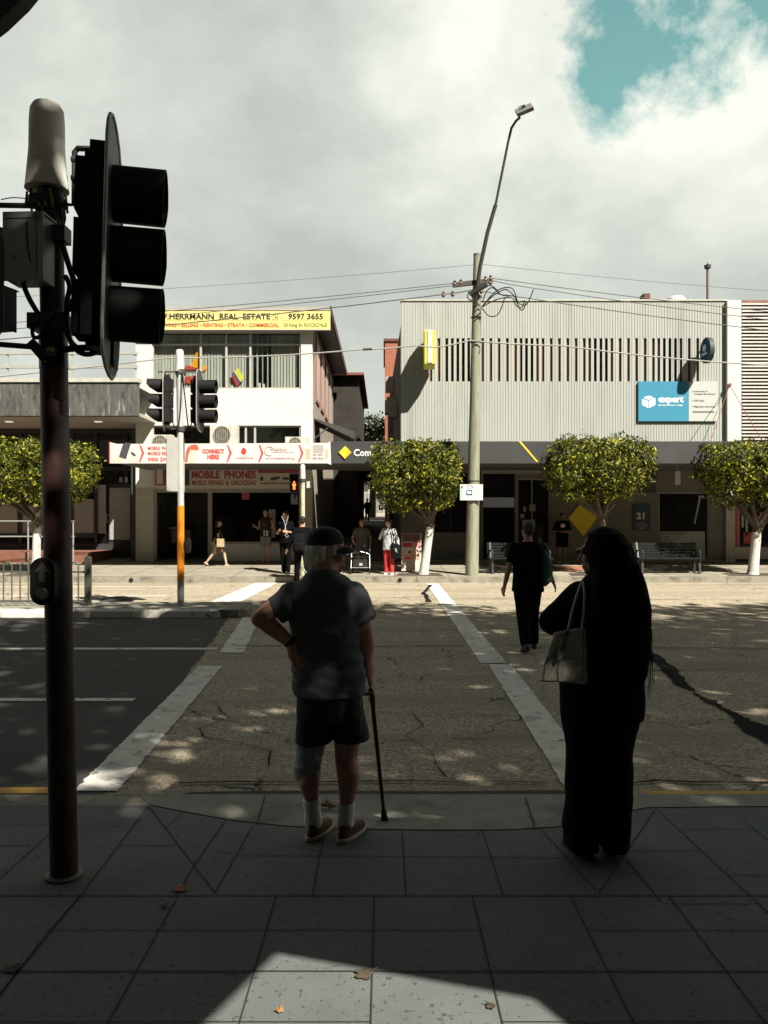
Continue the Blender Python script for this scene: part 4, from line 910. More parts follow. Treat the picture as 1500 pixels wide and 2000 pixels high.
# white cap and cable entry under it
cap_m = M('chalky_white_cap', (.80, .78, .70), .7, .12, 6, .1, dirt=((.40, .38, .34), 4, .54, .2, (1, 1, .6)), bscale=30)
zt0 = 3.19
m = MB(); m.lathe([(.098, 0), (.095, .012), (.088, .09), (.080, .18), (.078, .32), (.074, .37), (.060, .395), (.02, .405)], pp(zt0, -.015), 28, 'z'); m.build('cap', cap_m, np_, True)
m = MB(); r_ = random.Random(6)
m.lathe([(.085, -.075), (.085, -.045)], pp(zt0, -.015), 16, 'z'); m.lathe([(.05, -.16), (.045, -.02)], pp(zt0, -.01), 14, 'z')
for k in range(9):
    a = k * .7; m.tube([pp(zt0 - .02, -.015 + .085 * math.cos(a), .085 * math.sin(a)), pp(zt0 - .085, -.015 + .092 * math.cos(a), .092 * math.sin(a))], .006, 6)
    m.tube([pp(zt0 - .03, .05 * math.cos(a + .3), .06 * math.sin(a + .3)), pp(zt0 - .12, .055 * math.cos(a + .4), .065 * math.sin(a + .5)), pp(zt0 - .20, .045 * math.cos(a + .9), .05 * math.sin(a + .9))], .010, 7)
m.build('terminal_clamp', M('dark_clamp_iron', (.03, .028, .026), .6), np_)
m = MB(); 
for k in range(3): a = -2.1 + k * .45; m.tube([pp(zt0 - .02, .075 * math.cos(a), .075 * math.sin(a)), pp(zt0 - .10, .07 * math.cos(a + .2), .07 * math.sin(a + .2))], .007, 6)
m.build('yellow_cable', M('yellow_cable', (.36, .30, .04), .6), np_)
steel_d = M('dark_bracket_steel', (.055, .053, .05), .55, .15, 6)
# top and bottom brackets to the right
m = MB()
def zz_(py, Y=YP): return H + (HY - py) / F * Y
def pt(px, py, Y): return P(px, py, Y)
m.tube([pt(112, 398, YP), pt(145, 400, 3.68), pt(146, 297, 3.66), pt(152, 290, 3.66), pt(206, 291, 3.62)], .0135, 8); m.tube([pt(140, 312, 3.66), pt(156, 312, 3.66)], .016, 8); m.tube([pt(140, 348, 3.66), pt(156, 348, 3.66)], .016, 8)
m.tube([pt(112, 684, YP), pt(150, 680, 3.68), pt(205, 678, 3.62)], .016, 8); m.box(tuple(pp(2.53, -.085, -.085)), tuple(pp(2.60, .085, .085))); m.box(tuple(pp(2.93, .03, -.08)), tuple(pp(3.0, .095, .0)))
m.tube([pt(70, 402, YP), pt(-60, 400, 3.64)], .013, 8); m.tube([pt(70, 678, YP), pt(-60, 668, 3.64)], .013, 8); m.bar(pt(60, 668, YP - .07), pt(88, 700, YP - .07), .03, .04)
m.build('mounting_bracket', steel_d, np_)
cab = M('black_cable', (.010, .010, .010), .5)
def cable(pts, r, parent, name='cable', mat=cab, n=8, steps=10):
    pts = [Vector(p) for p in pts]; res = []
    for i in range(len(pts) - 1):
        p0 = pts[max(i - 1, 0)]; p1 = pts[i]; p2 = pts[i + 1]; p3 = pts[min(i + 2, len(pts) - 1)]
        for k in range(steps):
            t = k / steps; res.append(.5 * ((2 * p1) + (-p0 + p2) * t + (2 * p0 - 5 * p1 + 4 * p2 - p3) * t * t + (-p0 + 3 * p1 - 3 * p2 + p3) * t ** 3))
    res.append(pts[-1]); mb = MB(); mb.tube(res, r, n); return mb.build(name, mat, parent, True)
cable([pt(120, 470, 3.64), pt(135, 520, 3.6), pt(152, 570, 3.58), pt(165, 610, 3.58)], .013, np_)
cable([pt(170, 340, 3.6), pt(160, 420, 3.56), pt(160, 520, 3.56), pt(140, 590, 3.58), pt(122, 625, 3.64)], .010, np_)
cable([pt(128, 610, 3.62), pt(142, 603, 3.6), pt(165, 604, 3.58)], .010, np_)
cable([pt(128, 540, 3.64), pt(136, 560, 3.62), pt(130, 600, 3.62), pt(136, 660, 3.6), pt(155, 688, 3.58), pt(182, 690, 3.58), pt(200, 672, 3.58)], .012, np_)
cable([pt(132, 612, 3.62), pt(131, 650, 3.6), pt(150, 678, 3.58), pt(172, 676, 3.58), pt(180, 655, 3.58)], .011, np_)
cable([pt(45, 555, 3.6), pt(58, 585, 3.6), pt(76, 615, 3.62)], .012, np_)
cable([pt(76, 612, 3.6), pt(64, 640, 3.58), pt(66, 658, 3.6), pt(80, 655, 3.62), pt(100, 625, 3.6), pt(112, 600, 3.61)], .009, np_)
cable([pt(-10, 500, 3.56), pt(10, 520, 3.56), pt(40, 545, 3.58)], .010, np_)
cable([pt(2, 390, 3.6), pt(25, 386, 3.6), pt(55, 388, 3.62)], .0025, np_)
cable([pt(52, 430, 3.52), pt(54, 480, 3.515), pt(60, 512, 3.515)], .003, np_)
# small control box on the pole
jb = thing('control_box', 'grey metal control box strapped to the maroon signal pole under the white cap', 'control box', pp(2.78, -.06, -.12))
Tb = Matrix.Translation(pp(2.87, -.055, -.105)) @ Matrix.Rotation(R(-3), 4, 'Z')
gm = M('box_grey_paint', (.38, .38, .355), .5, .08, 5, dirt=((.11, .11, .10), 5, .6, .1, (1, 1, 1)))
m = MB(); m.box((-.085, -.05, -.145), (.085, .07, .145), M_=Tb); m.build('box_body', gm, jb)
m = MB(); m.box((-.092, -.062, -.15), (.092, -.052, .15), M_=Tb); m.box((-.092, -.062, .148), (.092, .075, .156), M_=Tb); m.build('box_door', gm, jb)
m = MB(); m.box((.062, -.0645, -.14), (.0645, -.0625, .14), M_=Tb); m.box((-.08, -.0645, .125), (.08, -.0625, .127), M_=Tb); m.build('door_seam', dark_frame, jb)
# push button unit
pbx = thing('push_button', 'black oval pedestrian push button unit with an arrow on the maroon pole', 'push button', pp(1.5, 0, -.1))
c0 = pp(H + (HY - 1135) / F * 3.6, -.025, -.115)
def oval(c, hw, hh, n=28): return [(c[0] + hw * math.cos(t / n * 6.2832) , c[1], c[2] + (hh - hw) * (1 if math.sin(t / n * 6.2832) > 0 else -1) + hw * math.sin(t / n * 6.2832)) for t in range(n)]
m = MB(); m.prism(oval(c0, .056, .108), (0, 1, 0), .07); m.build('button_housing', black_pl, pbx, True)
m = MB(); cc = c0 + Vector((0, -.004, .038)); m.prism([cc + Vector(v) for v in ((-.036, 0, .0), (0, 0, .052), (.036, 0, 0), (.013, 0, .010), (.013, 0, -.040), (-.013, 0, -.040), (-.013, 0, .010))], (0, 1, 0), .003); m.build('arrow', M('arrow_dark_grey', (.06, .058, .055), .5), pbx)
m = MB(); m.lathe([(.030, .004), (.030, -.006), (.024, -.010), (.01, -.012)], c0 + Vector((0, -.004, -.056)), 22, 'y'); m.build('button', M('button_dark', (.035, .034, .032), .35), pbx, True)
# the big signal head
sh = thing('traffic_signal', 'large black three aspect traffic signal on the foreground pole, its hoods pointing right', 'traffic signal', (-1.25, 3.6, 2.9))
signal_head(sh, P(221, 474, 3.56) + Vector((0, 0, 0)), R(11), .225, tilt=R(1.5))
m = MB(); m.prism([P(205, 680, 3.58), P(222, 650, 3.58), P(222, 720, 3.58), P(208, 700, 3.58)], (0, .06, 0), 1); m.build('lower_mount', black_pl, sh)
# pedestrian signal at the left border, seen from behind
ph = thing('pedestrian_signal', 'dark pedestrian signal cut off by the left border, seen from behind with its grey board', 'pedestrian signal', (-1.8, 3.6, 2.75))
Tp = Matrix.Translation(P(-42, 540, 3.6)) @ Matrix.Rotation(R(-18), 4, 'Z')
m = MB(); m.box((-.12, -.16, -.265), (.095, -.03, .265), M_=Tp); m.box((-.10, -.19, -.24), (.075, -.16, .0), M_=Tp); m.box((-.10, -.19, .02), (.075, -.16, .245), M_=Tp); m.build('housing', black_pl, ph)
m = MB(); m.prism([Tp @ Vector(v) for v in ((-.19, -.03, -.25), (-.17, -.03, -.28), (.15, -.03, -.28), (.17, -.03, -.25), (.17, -.03, .13), (.12, -.03, .24), (-.12, -.03, .24), (-.19, -.03, .13))], (0, 1, 0), .006); m.build('backboard', M('board_back_grey', (.14, .14, .135), .55), ph)
for z in (-.13, .13):
    m = MB(); m.box((-.10, -.022, z - .1), (.08, .12, z - .095), M_=Tp); m.box((-.10, -.022, z + .095), (.08, .16, z + .1), M_=Tp); m.box((-.105, -.022, z - .1), (-.10, .14, z + .1), M_=Tp); m.box((.08, -.022, z - .1), (.085, .14, z + .1), M_=Tp); m.build('visor', black_pl, ph)

# ---- median signal pole
YM = 14.5
mp_ = thing('signal_pole', 'grey traffic signal pole with an orange lower section on the median island', 'signal pole', (P(353, 0, YM).x, YM, .1))
X = P(353, 0, YM).x
gp = M('grey_pole_paint', (.40, .41, .39), .55, .12, 4, dirt=((.25, .25, .23), 4, .55, .2, (1, 1, .4)))
m = MB(); m.tube([(X, YM, .1), (X, YM, zz_(1132, YM))], .062, 16); m.build('pole_foot', gp, mp_, True)
m = MB(); m.tube([(X, YM, zz_(1132, YM)), (X, YM, zz_(988, YM))], .064, 16); m.build('orange_sleeve', M('orange_reflective_paint', (.68, .21, .008), .5, .04, 4), mp_, True)
m = MB(); m.tube([(X, YM, zz_(988, YM)), (X - .02, YM, zz_(725, YM))], .060, 16); m.build('pole', gp, mp_, True)
m = MB(); m.lathe([(.085, 0), (.078, .03), (.072, .2), (.070, .37), (.055, .40), (.01, .41)], (X - .02, YM, zz_(726, YM)), 20, 'z'); m.build('cap', M('pale_cap', (.52, .51, .47), .6, .05, 4), mp_, True)
m = MB(); m.tube([(X - .42, YM, zz_(724, YM) - .02), (X + .38, YM, zz_(724, YM) - .02)], .014, 8); m.tube([(X - .36, YM, zz_(838, YM)), (X + .34, YM, zz_(838, YM))], .014, 8)
for z in (726, 838): m.lathe([(.08, -.04), (.08, .04)], (X, YM, zz_(z, YM)), 12, 'z')
for k in range(7): a = k * .9; m.tube([(X + .085 * math.cos(a), YM + .085 * math.sin(a), zz_(724, YM)), (X + .09 * math.cos(a), YM + .09 * math.sin(a), zz_(733, YM))], .014, 6)
m.build('mounting_bracket', steel_d, mp_)
rc = M('dull_red_cable', (.16, .035, .03), .6)
cable([(X - .22, YM, zz_(730, YM)), (X - .14, YM, zz_(760, YM)), (X - .16, YM, zz_(820, YM)), (X - .05, YM, zz_(838, YM))], .012, mp_, mat=cab)
cable([(X + .05, YM - .05, zz_(735, YM)), (X + .10, YM, zz_(800, YM)), (X + .15, YM, zz_(836, YM)), (X + .22, YM, zz_(820, YM))], .012, mp_, mat=cab)
cable([(X + .03, YM - .06, zz_(730, YM)), (X + .02, YM - .07, zz_(790, YM)), (X - .03, YM - .07, zz_(845, YM))], .010, mp_, mat=cab)
s1 = thing('traffic_signal', 'black traffic signal on the right side of the median pole, its hoods pointing right', 'traffic signal', (X + .4, YM, 4))
signal_head(s1, P(391, 779, 14.4), R(-3), .30)
s2 = thing('traffic_signal', 'black traffic signal on the left side of the median pole, its hoods pointing left', 'traffic signal', (X - .4, YM, 4))
signal_head(s2, P(321, 777, 14.4), R(189), .30, cut=True)
sg = MB(); Tq = Matrix.Translation(P(343, 907, 14.4)) @ Matrix.Rotation(R(68), 4, 'Z'); sg.box((-.26, -.006, -.49), (.26, .006, .49), M_=Tq); sg.box((-.03, 0, -.45), (.03, .03, .45), M_=Tq)
o = sg.build('traffic_sign', M('sign_back_alloy', (.36, .36, .33), .5, .06, 4)); tag(o, 'grey traffic sign turned nearly edge on, clamped to the median pole', 'traffic sign')
o2 = MB(); c0 = Vector((X + .12, YM - .02, zz_(1066, YM))); o2.prism([Vector((c0.x + .055 * math.cos(t / 20 * 6.283), c0.y, c0.z + (.08 if math.sin(t / 20 * 6.283) > 0 else -.08) + .055 * math.sin(t / 20 * 6.283))) for t in range(20)], (0, 1, 0), .09); o2.box((c0.x - .08, YM - .03, c0.z - .05), (c0.x, YM + .03, c0.z + .05))
o = o2.build('push_button', black_pl); tag(o, 'small black push button box on the orange section of the median pole', 'push button')

# ---- far kerb pedestrian signal
YF = 22.4; X = P(591, 0, YF).x
fp_ = thing('signal_pole', 'short cream and grey pedestrian signal pole on the far kerb', 'signal pole', (X, YF, .13))
m = MB(); m.tube([(X, YF, .13), (X, YF, zz_(935, YF))], .065, 14); m.build('pole', M('cream_peeling_pole', (.46, .43, .27), .7, .15, 4, dirt=((.2, .19, .15), 5, .5, .15, (1, 1, .5))), fp_, True)
m = MB(); m.lathe([(.082, 0), (.075, .2), (.07, .36), (.05, .40), (.01, .41)], (X, YF, zz_(935, YF)), 16, 'z'); m.build('cap', M('pale_cap', (.52, .51, .47), .6), fp_, True)
m = MB(); m.lathe([(.09, -.08), (.09, -.02)], (X, YF, zz_(935, YF)), 12, 'z'); m.tube([(X, YF, zz_(945, YF)), (X - .3, YF, zz_(945, YF))], .02, 8); m.build('clamp', steel_d, fp_)
fs_ = thing('pedestrian_signal', 'black pedestrian signal showing a red standing man on the far kerb', 'pedestrian signal', (X - .25, YF, 2.6))
m = MB(); m.rect(566, 924, 583, 961, YF - .1, .2); m.rect(568, 963, 581, 985, YF - .05, .15); m.build('housing', black_pl, fs_)
m = MB(); 
for y in (925, 943): m.rect(565, y, 584, y + 1, YF - .28, .18); m.rect(565, y, 566, y + 15, YF - .24, .14); m.rect(583, y, 584, y + 15, YF - .24, .14)
m.build('visor', black_pl, fs_)
red_l = emis('red_lamp', (1.0, .10, .02), 3.0)
m = MB(); m.poly([(573.2, 940), (575.8, 940), (575.8, 942.6), (573.2, 942.6)], YF - .112, .005); m.poly([(571.6, 943.2), (577.4, 943.2), (577.8, 949), (576.4, 949), (576.6, 956), (574.9, 956), (574.5, 950), (574.1, 956), (572.4, 956), (572.6, 949), (571.2, 949)], YF - .112, .005); m.build('red_man', red_l, fs_)
m = MB(); m.rect(599, 940, 605, 953, YF, .1); o = m.build('pole_plate', M('white_plate', (.45, .44, .40), .6), fp_)

# ---- railing on the median
fn = thing('pedestrian_fence', 'grey hooped pedestrian fence on the median island at the left', 'fence', (-7, 14.5, .1))
fm = M('fence_green_grey', (.075, .08, .065), .55, .12, 5); YQ = 14.56
m = MB(); xe = P(168, 0, YQ).x
for y in (1117, 1174): m.bar((-13, YQ, zz_(y, YQ)), (xe, YQ, zz_(y, YQ)), .035, .035)
m.build('rail', fm, fn)
k = 0; px = 153.0
while px > -420:
    x = P(px, 0, YQ).x; h_ = P(px - 16, 0, YQ).x; r = (x - h_) / 2; zt = zz_(1117, YQ) ; c_ = (x + h_) / 2; zs = zt + .10; zlo = zz_(1172, YQ)
    pts = [(x, YQ, zlo), (x, YQ, zs)] + [(c_ + r * math.cos(a * math.pi / 10), YQ, zs + r * 1.0 * math.sin(a * math.pi / 10)) for a in range(1, 10)] + [(h_, YQ, zs), (h_, YQ, zlo)]
    m = MB(); m.tube(pts, .014, 7); m.build('hoop', fm, fn); px -= 32.5; k += 1
for px in (172, -150, -400):
    m = MB(); x = P(px, 0, YQ).x; m.box((x - .05, YQ - .05, .08), (x + .05, YQ + .05, zz_(1089, YQ))); m.lathe([(.06, 0), (.055, .012), (.02, .02)], (x, YQ, zz_(1089, YQ)), 12, 'z'); m.build('post', fm, fn)

# ---- timber power pole with street light
YT = 22.35
tp = thing('power_pole', 'tall weathered timber power pole on the far kerb', 'power pole', (P(922, 0, YT).x, YT, .13))
timb = M('weathered_timber', (.22, .225, .165), .9, .22, 3, .5, stretch=(3, 3, .22), dirt=((.10, .09, .06), 4, .55, .15, (4, 4, .35)), bscale=14)
b0 = P(921.5, 1126, YT); b1 = P(932.5, 498, YT)
m = MB(); m.tube([b0 + (b1 - b0) * t for t in (0, .25, .5, .75, 1)], [.19, .172, .152, .132, .108], 20); m.build('pole', timb, tp, True)
m = MB(); m.tube([b1 + Vector((0, 0, -.02)), b1 + Vector((0, 0, .03))], .115, 16); m.build('pole_cap', M('dull_zinc', (.18, .18, .16), .6), tp)
dk_ = M('dark_line_hardware', (.05, .048, .045), .6, .2, 6)
m = MB(); m.bar(P(884, 557, YT - .2), P(962, 548, YT - .2), .10, .12); m.bar(P(918, 575, YT - .18), P(952, 555, YT - .5), .10, .10); m.build('crossarm', M('dark_crossarm', (.07, .06, .05), .8), tp)
for (x, y) in ((888, 553), (900, 551), (948, 545), (958, 543), (866, 575), (884, 574), (958, 551), (940, 568)):
    m = MB(); m.lathe([(.02, -.08), (.05, -.05), (.05, -.01), (.03, .02), (.045, .04), (.02, .08)], P(x, y, YT - .22), 10, 'z'); m.build('insulator', M('brown_insulator', (.10, .05, .035), .3), tp, True)
m = MB()
for y, r in ((668, .158), (620, .15), (580, .145), (940, .175)): p = b0.lerp(b1, (1126 - y) / 628.0); m.lathe([(r, -.02), (r, .02)], p, 18, 'z')
m.tube([P(936, 590, YT), P(937.5, 660, YT), P(936, 690, YT - .12)], .02, 6); m.build('steel_band', dk_, tp)
ct = [[(941, 602), (955, 617), (970, 616), (980, 600), (985, 584), (992, 580)], [(941, 600), (958, 582), (975, 570), (990, 566), (1005, 580), (1015, 603), (1022, 604), (1028, 590)], [(942, 598), (965, 572), (985, 562), (1002, 565), (1012, 590), (1026, 596), (1034, 585), (1042, 565)],
      [(941, 600), (970, 585), (1000, 582), (1008, 597), (1020, 600), (1024, 586)], [(916, 569), (913, 580), (918, 586), (926, 585)], [(946, 560), (960, 558), (975, 570)], [(942, 590), (950, 570), (962, 562), (980, 576), (1001, 578)]]
for k, c_ in enumerate(ct): cable([P(x, y, YT - .25 - .04 * k) for x, y in c_], .016, tp, steps=6, n=6)
sl_o = thing('street_lamp', 'street lamp on a long leaning arm bolted to the timber pole', 'street lamp', P(930, 590, YT - .2))
A_ = [(929, 598), (932, 560), (938, 520), (952, 455), (968, 400)]; B2 = [(968, 400), (982, 330), (993, 275), (999, 250), (1008, 236), (1016, 229)]
m = MB(); m.tube([P(x, y, YT - .2 - (600 - y) * .003) for x, y in A_], .055, 10); m.build('lower_arm', M('arm_dark_steel', (.05, .048, .045), .5, .1, 4), sl_o, True)
m = MB(); m.tube([P(x, y, YT - .2 - (600 - y) * .003) for x, y in B2], .034, 10); m.build('upper_arm', M('arm_dark_steel', (.05, .048, .045), .5, .1, 4), sl_o, True)
Tl = Matrix.Translation(P(1024, 216, YT - 1.35)) @ Matrix.Rotation(R(38), 4, 'X') @ Matrix.Rotation(R(-22), 4, 'Y')
m = MB(); m.box((-.22, -.30, -.02), (.22, .22, .07), M_=Tl); m.box((-.10, .18, -.01), (.02, .40, .06), M_=Tl); m.box((-.05, -.05, .07), (.05, .05, .14), M_=Tl); m.build('lamp_housing', M('lamp_grey', (.16, .16, .15), .5), sl_o)
m = MB(); m.box((-.17, -.26, -.03), (.17, .14, -.021), M_=Tl); m.build('lamp_lens', M('lamp_lens_pale', (.55, .53, .44), .2), sl_o)
# notice on the pole
cs = thing('camera_notice', 'white camera surveillance notice on the timber pole', 'sign', P(920, 976, YT - .22))
YC = YT - .24
m = MB(); m.rect(898.5, 946, 943, 977, YC, .02); m.build('notice_panel', M('notice_white', (.60, .62, .60), .6, .03, 3), cs)
m = MB(); m.rect(910.5, 957, 922.5, 967.5, YC - .003, .003); m.build('camera_symbol_panel', M('notice_blue', (.02, .10, .16), .5), cs)
m = MB(); m.poly([(912, 959), (920, 960), (921, 963.5), (917, 965), (912, 963)], YC - .006, .003); m.build('camera_symbol', wl, cs)
m = MB(); m.rect(899.5, 950, 903.5, 976, YC - .003, .003); m.build('notice_strip', M('notice_green', (.30, .48, .38), .6), cs)
text('CCTV', 911, 948, 925, 954.5, YC - .003, dk, cs, bold=0)
m = MB()
for k in range(4): m.rect(924, 957.5 + k * 3, 938 - (k % 2) * 4, 958.2 + k * 3, YC - .003, .003)
m.rect(909, 970, 938, 970.7, YC - .003, .003); m.build('small_print', M('small_print_grey', (.35, .37, .36), .6), cs)

# ---- overhead wires
wm = M('wire_grey', (.10, .10, .095), .6); wl_ = M('service_wire_pale', (.30, .30, .28), .6)
def wire(pts, r, label, mat=wm, group='power lines strung along the street'):
    m = MB(); res = []
    for i in range(len(pts) - 1):
        a, b = Vector(pts[i]), Vector(pts[i + 1]); L = (b - a).length
        n = 10
        for k in range(n): t = k / n; res.append(a.lerp(b, t) + Vector((0, 0, -L * .012 * 4 * t * (1 - t))))
    res.append(Vector(pts[-1])); m.tube(res, r, 6); o = m.build('overhead_wire', mat); tag(o, label, 'wire', group)
wire([P(-900, 668, YT - .3), P(888, 553, YT - .22)], .011, 'thin wire sloping from the left to the upper end of the crossarm')
wire([P(-900, 690, YT - .3), P(900, 556, YT - .22)], .011, 'second thin wire left of the timber pole, meeting the crossarm top')
wire([P(-900, 712, YT - .4), P(866, 575, YT - .22), P(924, 566, YT - .22)], .016, 'thicker wire left of the timber pole ending in a strain clamp')
wire([P(958, 543, YT - .22), P(2200, 660, YT - .3)], .011, 'topmost wire running right from the crossarm over the pale building')
wire([P(948, 545, YT - .22), P(1044, 563, YT - .22), P(2200, 685, YT - .3)], .011, 'middle wire running right across the top of the pale building')
wire([P(940, 568, YT - .22), P(1001, 578, YT - .22), P(2200, 706, YT - .3)], .013, 'lowest bare wire running right across the pale building top')
wire([P(-700, 778, YT - .2), P(330, 699, YT - .2), P(700, 683, YT - .2), P(810, 675, YT - .2), P(855, 678, YT - .2), P(918, 665, YT - .2), P(1100, 675, YT - .2), P(1500, 713, YT - .2), P(2200, 770, YT - .2)], .020, 'pale service cable crossing the whole street front at first floor height', wl_)
wire([P(-900, 600, 30), P(940, 516, 30), P(2200, 600, 30)], .008, 'faint distant wire high in the cloudy sky')
m = MB(); m.tube([P(709, 682.5, YT - .2), P(727, 681.5, YT - .2)], .035, 8); 
o = m.build('wire_splice', dk_); tag(o, 'dark splice sleeve on the pale service cable over the laneway', 'cable splice')

# ---- benches
def make_bench(label, loc):
    t = thing('bench', label, 'bench', loc, 0, 'slatted benches on the far footpath'); bm_ = M('bench_slat_dark', (.018, .021, .020), .9, .15, 5, spec=.1); fr_ = M('bench_iron', (.04, .04, .04), .5)
    for k in range(5): m = MB(); m.bar((-.92, .26 + .035 * k, .50 + .085 * k), (.92, .26 + .035 * k, .50 + .085 * k), .03, .066); m.build('back_slat', bm_, t, world=False)
    for k in range(5): m = MB(); m.bar((-.92, -.20 + .095 * k, .435), (.92, -.20 + .095 * k, .435), .08, .03); m.build('seat_slat', bm_, t, world=False)
    for s in (-1, 1):
        x = s * .82; m = MB(); m.bar((x, -.15, 0), (x, -.12, .42), .06, .07, up=(0, 1, 0)); m.bar((x, .28, 0), (x, .22, .45), .06, .07, up=(0, 1, 0)); m.bar((x, -.22, .405), (x, .26, .405), .05, .04); m.bar((x, .22, .42), (x, .42, .88), .05, .05); m.bar((x, -.2, .003), (x, .32, .003), .09, .02); m.build('leg', fr_, t, world=False)
        m = MB(); m.tube([(x, -.16, .42), (x, -.2, .60), (x, -.12, .66), (x, .3, .66)], .022, 8); m.build('armrest', fr_, t, world=False)
    return t
ben = make_bench('long slatted metal bench in front of the bank window, right of the long haired woman', (P(1307, 0, 22.9).x, 22.9, .145))
dup(ben, (P(1016, 0, 22.9).x, 22.9, .145), 0, 'slatted metal bench partly hidden behind the crossing man in black')

# ---- sandwich board
ab = thing('sandwich_board', 'red and white massage sandwich board standing beside the second tree', 'sandwich board', (P(803, 0, 23.3).x, 23.3, .16))
bx = P(784, 0, 23.3).x, P(823, 0, 23.3).x; zb_0 = .2; zt_0 = P(0, 1042, 23.3).z
m = MB(); m.prism([(bx[0], 23.2, zb_0), (bx[1], 23.2, zb_0), (bx[1], 23.42, zt_0), (bx[0], 23.42, zt_0)], (0, 1, 0), .03); m.prism([(bx[0], 23.75, zb_0), (bx[1], 23.75, zb_0), (bx[1], 23.47, zt_0), (bx[0], 23.47, zt_0)], (0, 1, 0), .03); m.build('board_frame', M('board_frame_pale', (.45, .42, .38), .6), ab)
def onb(x0, y0, x1, y1, mat, name, off=.004, pts=None):
    def Q(x, y):
        z = P(0, y, 23.3).z; t = (z - zb_0) / (zt_0 - zb_0); return Vector((P(x, 0, 23.3).x, 23.2 + .22 * t - off, z))
    pts = pts or [(x0, y1), (x1, y1), (x1, y0), (x0, y0)]; m = MB(); m.prism([Q(*p) for p in pts], (0, 1, 0), .002); m.build(name, mat, ab)
onb(785, 1043, 822, 1095, M('poster_cream', (.60, .52, .46), .6, .05, 3), 'poster')
onb(785, 1043, 822, 1058, M('poster_brown', (.16, .08, .06), .7, .3, 20), 'poster_top', .006)
onb(786, 1060, 805, 1069, M('poster_red', (.50, .05, .05), .6), 'poster_block', .006); onb(807, 1058, 821, 1070, M('poster_pinkish', (.55, .22, .2), .6, .3, 16), 'poster_block', .006)
skp = M('poster_skin', (.58, .34, .25), .6, .2, 14)
onb(0, 0, 0, 0, skp, 'poster_figure', .007, [(786, 1093), (820, 1093), (821, 1085), (808, 1078), (797, 1083), (786, 1082)])
onb(0, 0, 0, 0, skp, 'poster_face', .008, [(806, 1073), (812, 1072), (815, 1077), (811, 1081), (806, 1079)]); onb(0, 0, 0, 0, M('poster_hair', (.06, .03, .02), .7), 'poster_hair', .009, [(810, 1071), (816, 1073), (817, 1079), (814, 1078), (813, 1074)])
onb(0, 0, 0, 0, skp, 'poster_face', .008, [(798, 1079), (804, 1078), (805, 1084), (800, 1086)]); onb(0, 0, 0, 0, M('poster_hair', (.06, .03, .02), .7), 'poster_hair', .009, [(796, 1077), (803, 1076), (804, 1079), (798, 1081)])
onb(787, 1088, 800, 1092, M('poster_red', (.5, .05, .05), .6), 'poster_block', .010)

# ================================================================== TREES
def leafmat(name, dark, light, yellow):
    m = bpy.data.materials.new(name); m.use_nodes = True; t = m.node_tree; b = t.nodes['Principled BSDF']; MATS[name] = m
    g = t.nodes.new('ShaderNodeNewGeometry'); r = t.nodes.new('ShaderNodeValToRGB'); t.links.new(g.outputs['Random Per Island'], r.inputs[0])
    e = r.color_ramp.elements; e[0].color = (*dark, 1); e[1].color = (*yellow, 1); x = r.color_ramp.elements.new(.68); x.color = (*light, 1)
    c = t.nodes.new('ShaderNodeTexCoord'); n = t.nodes.new('ShaderNodeTexNoise'); n.inputs['Scale'].default_value = 2.2; t.links.new(c.outputs['Object'], n.inputs['Vector'])
    mr = t.nodes.new('ShaderNodeMapRange'); t.links.new(n.outputs['Fac'], mr.inputs[0]); mr.inputs[1].default_value = .3; mr.inputs[2].default_value = .7; mr.inputs[3].default_value = .6; mr.inputs[4].default_value = 1.3
    v = t.nodes.new('ShaderNodeVectorMath'); v.operation = 'SCALE'; t.links.new(r.outputs[0], v.inputs[0]); t.links.new(mr.outputs[0], v.inputs['Scale'])
    t.links.new(v.outputs[0], b.inputs['Base Color']); b.inputs['Roughness'].default_value = .5; b.inputs['Specular IOR Level'].default_value = .25
    tr = t.nodes.new('ShaderNodeBsdfTranslucent'); t.links.new(v.outputs[0], tr.inputs[0]); mx = t.nodes.new('ShaderNodeMixShader'); mx.inputs[0].default_value = .12
    o = t.nodes['Material Output']; t.links.new(b.outputs[0], mx.inputs[1]); t.links.new(tr.outputs[0], mx.inputs[2]); t.links.new(mx.outputs[0], o.inputs[0]); return m
fic = leafmat('clipped_fig_leaf', (.014, .024, .004), (.085, .105, .010), (.40, .37, .022))
bark_p = M('white_painted_trunk', (.52, .51, .46), .85, .12, 5, .3, dirt=((.25, .23, .18), 6, .58, .1, (2, 2, .5)), bscale=20)
bark = M('grey_bark', (.075, .06, .045), .9, .25, 6, .5, bscale=20)
def leaves(mb, c, n_, rnd, size, spread=1.0, nrm=None):
    for _ in range(n_):
        d = Vector((rnd.gauss(0, 1), rnd.gauss(0, 1), rnd.gauss(0, 1))) * spread; p = c + d
        a = Vector((rnd.gauss(0, 1), rnd.gauss(0, 1), rnd.gauss(.2, .8)))
        if nrm is not None: a = a * .8 + nrm * .9
        a.normalize(); u = a.orthogonal().normalized(); u.rotate(Matrix.Rotation(rnd.uniform(0, 6.28), 3, a)); v = a.cross(u); s = size * rnd.uniform(.6, 1.3)
        tip = p + u * s + a * s * .1
        mb.add([p - u * s, p + v * s * .42, tip, p - v * s * .42], [(0, 1, 2, 3)])
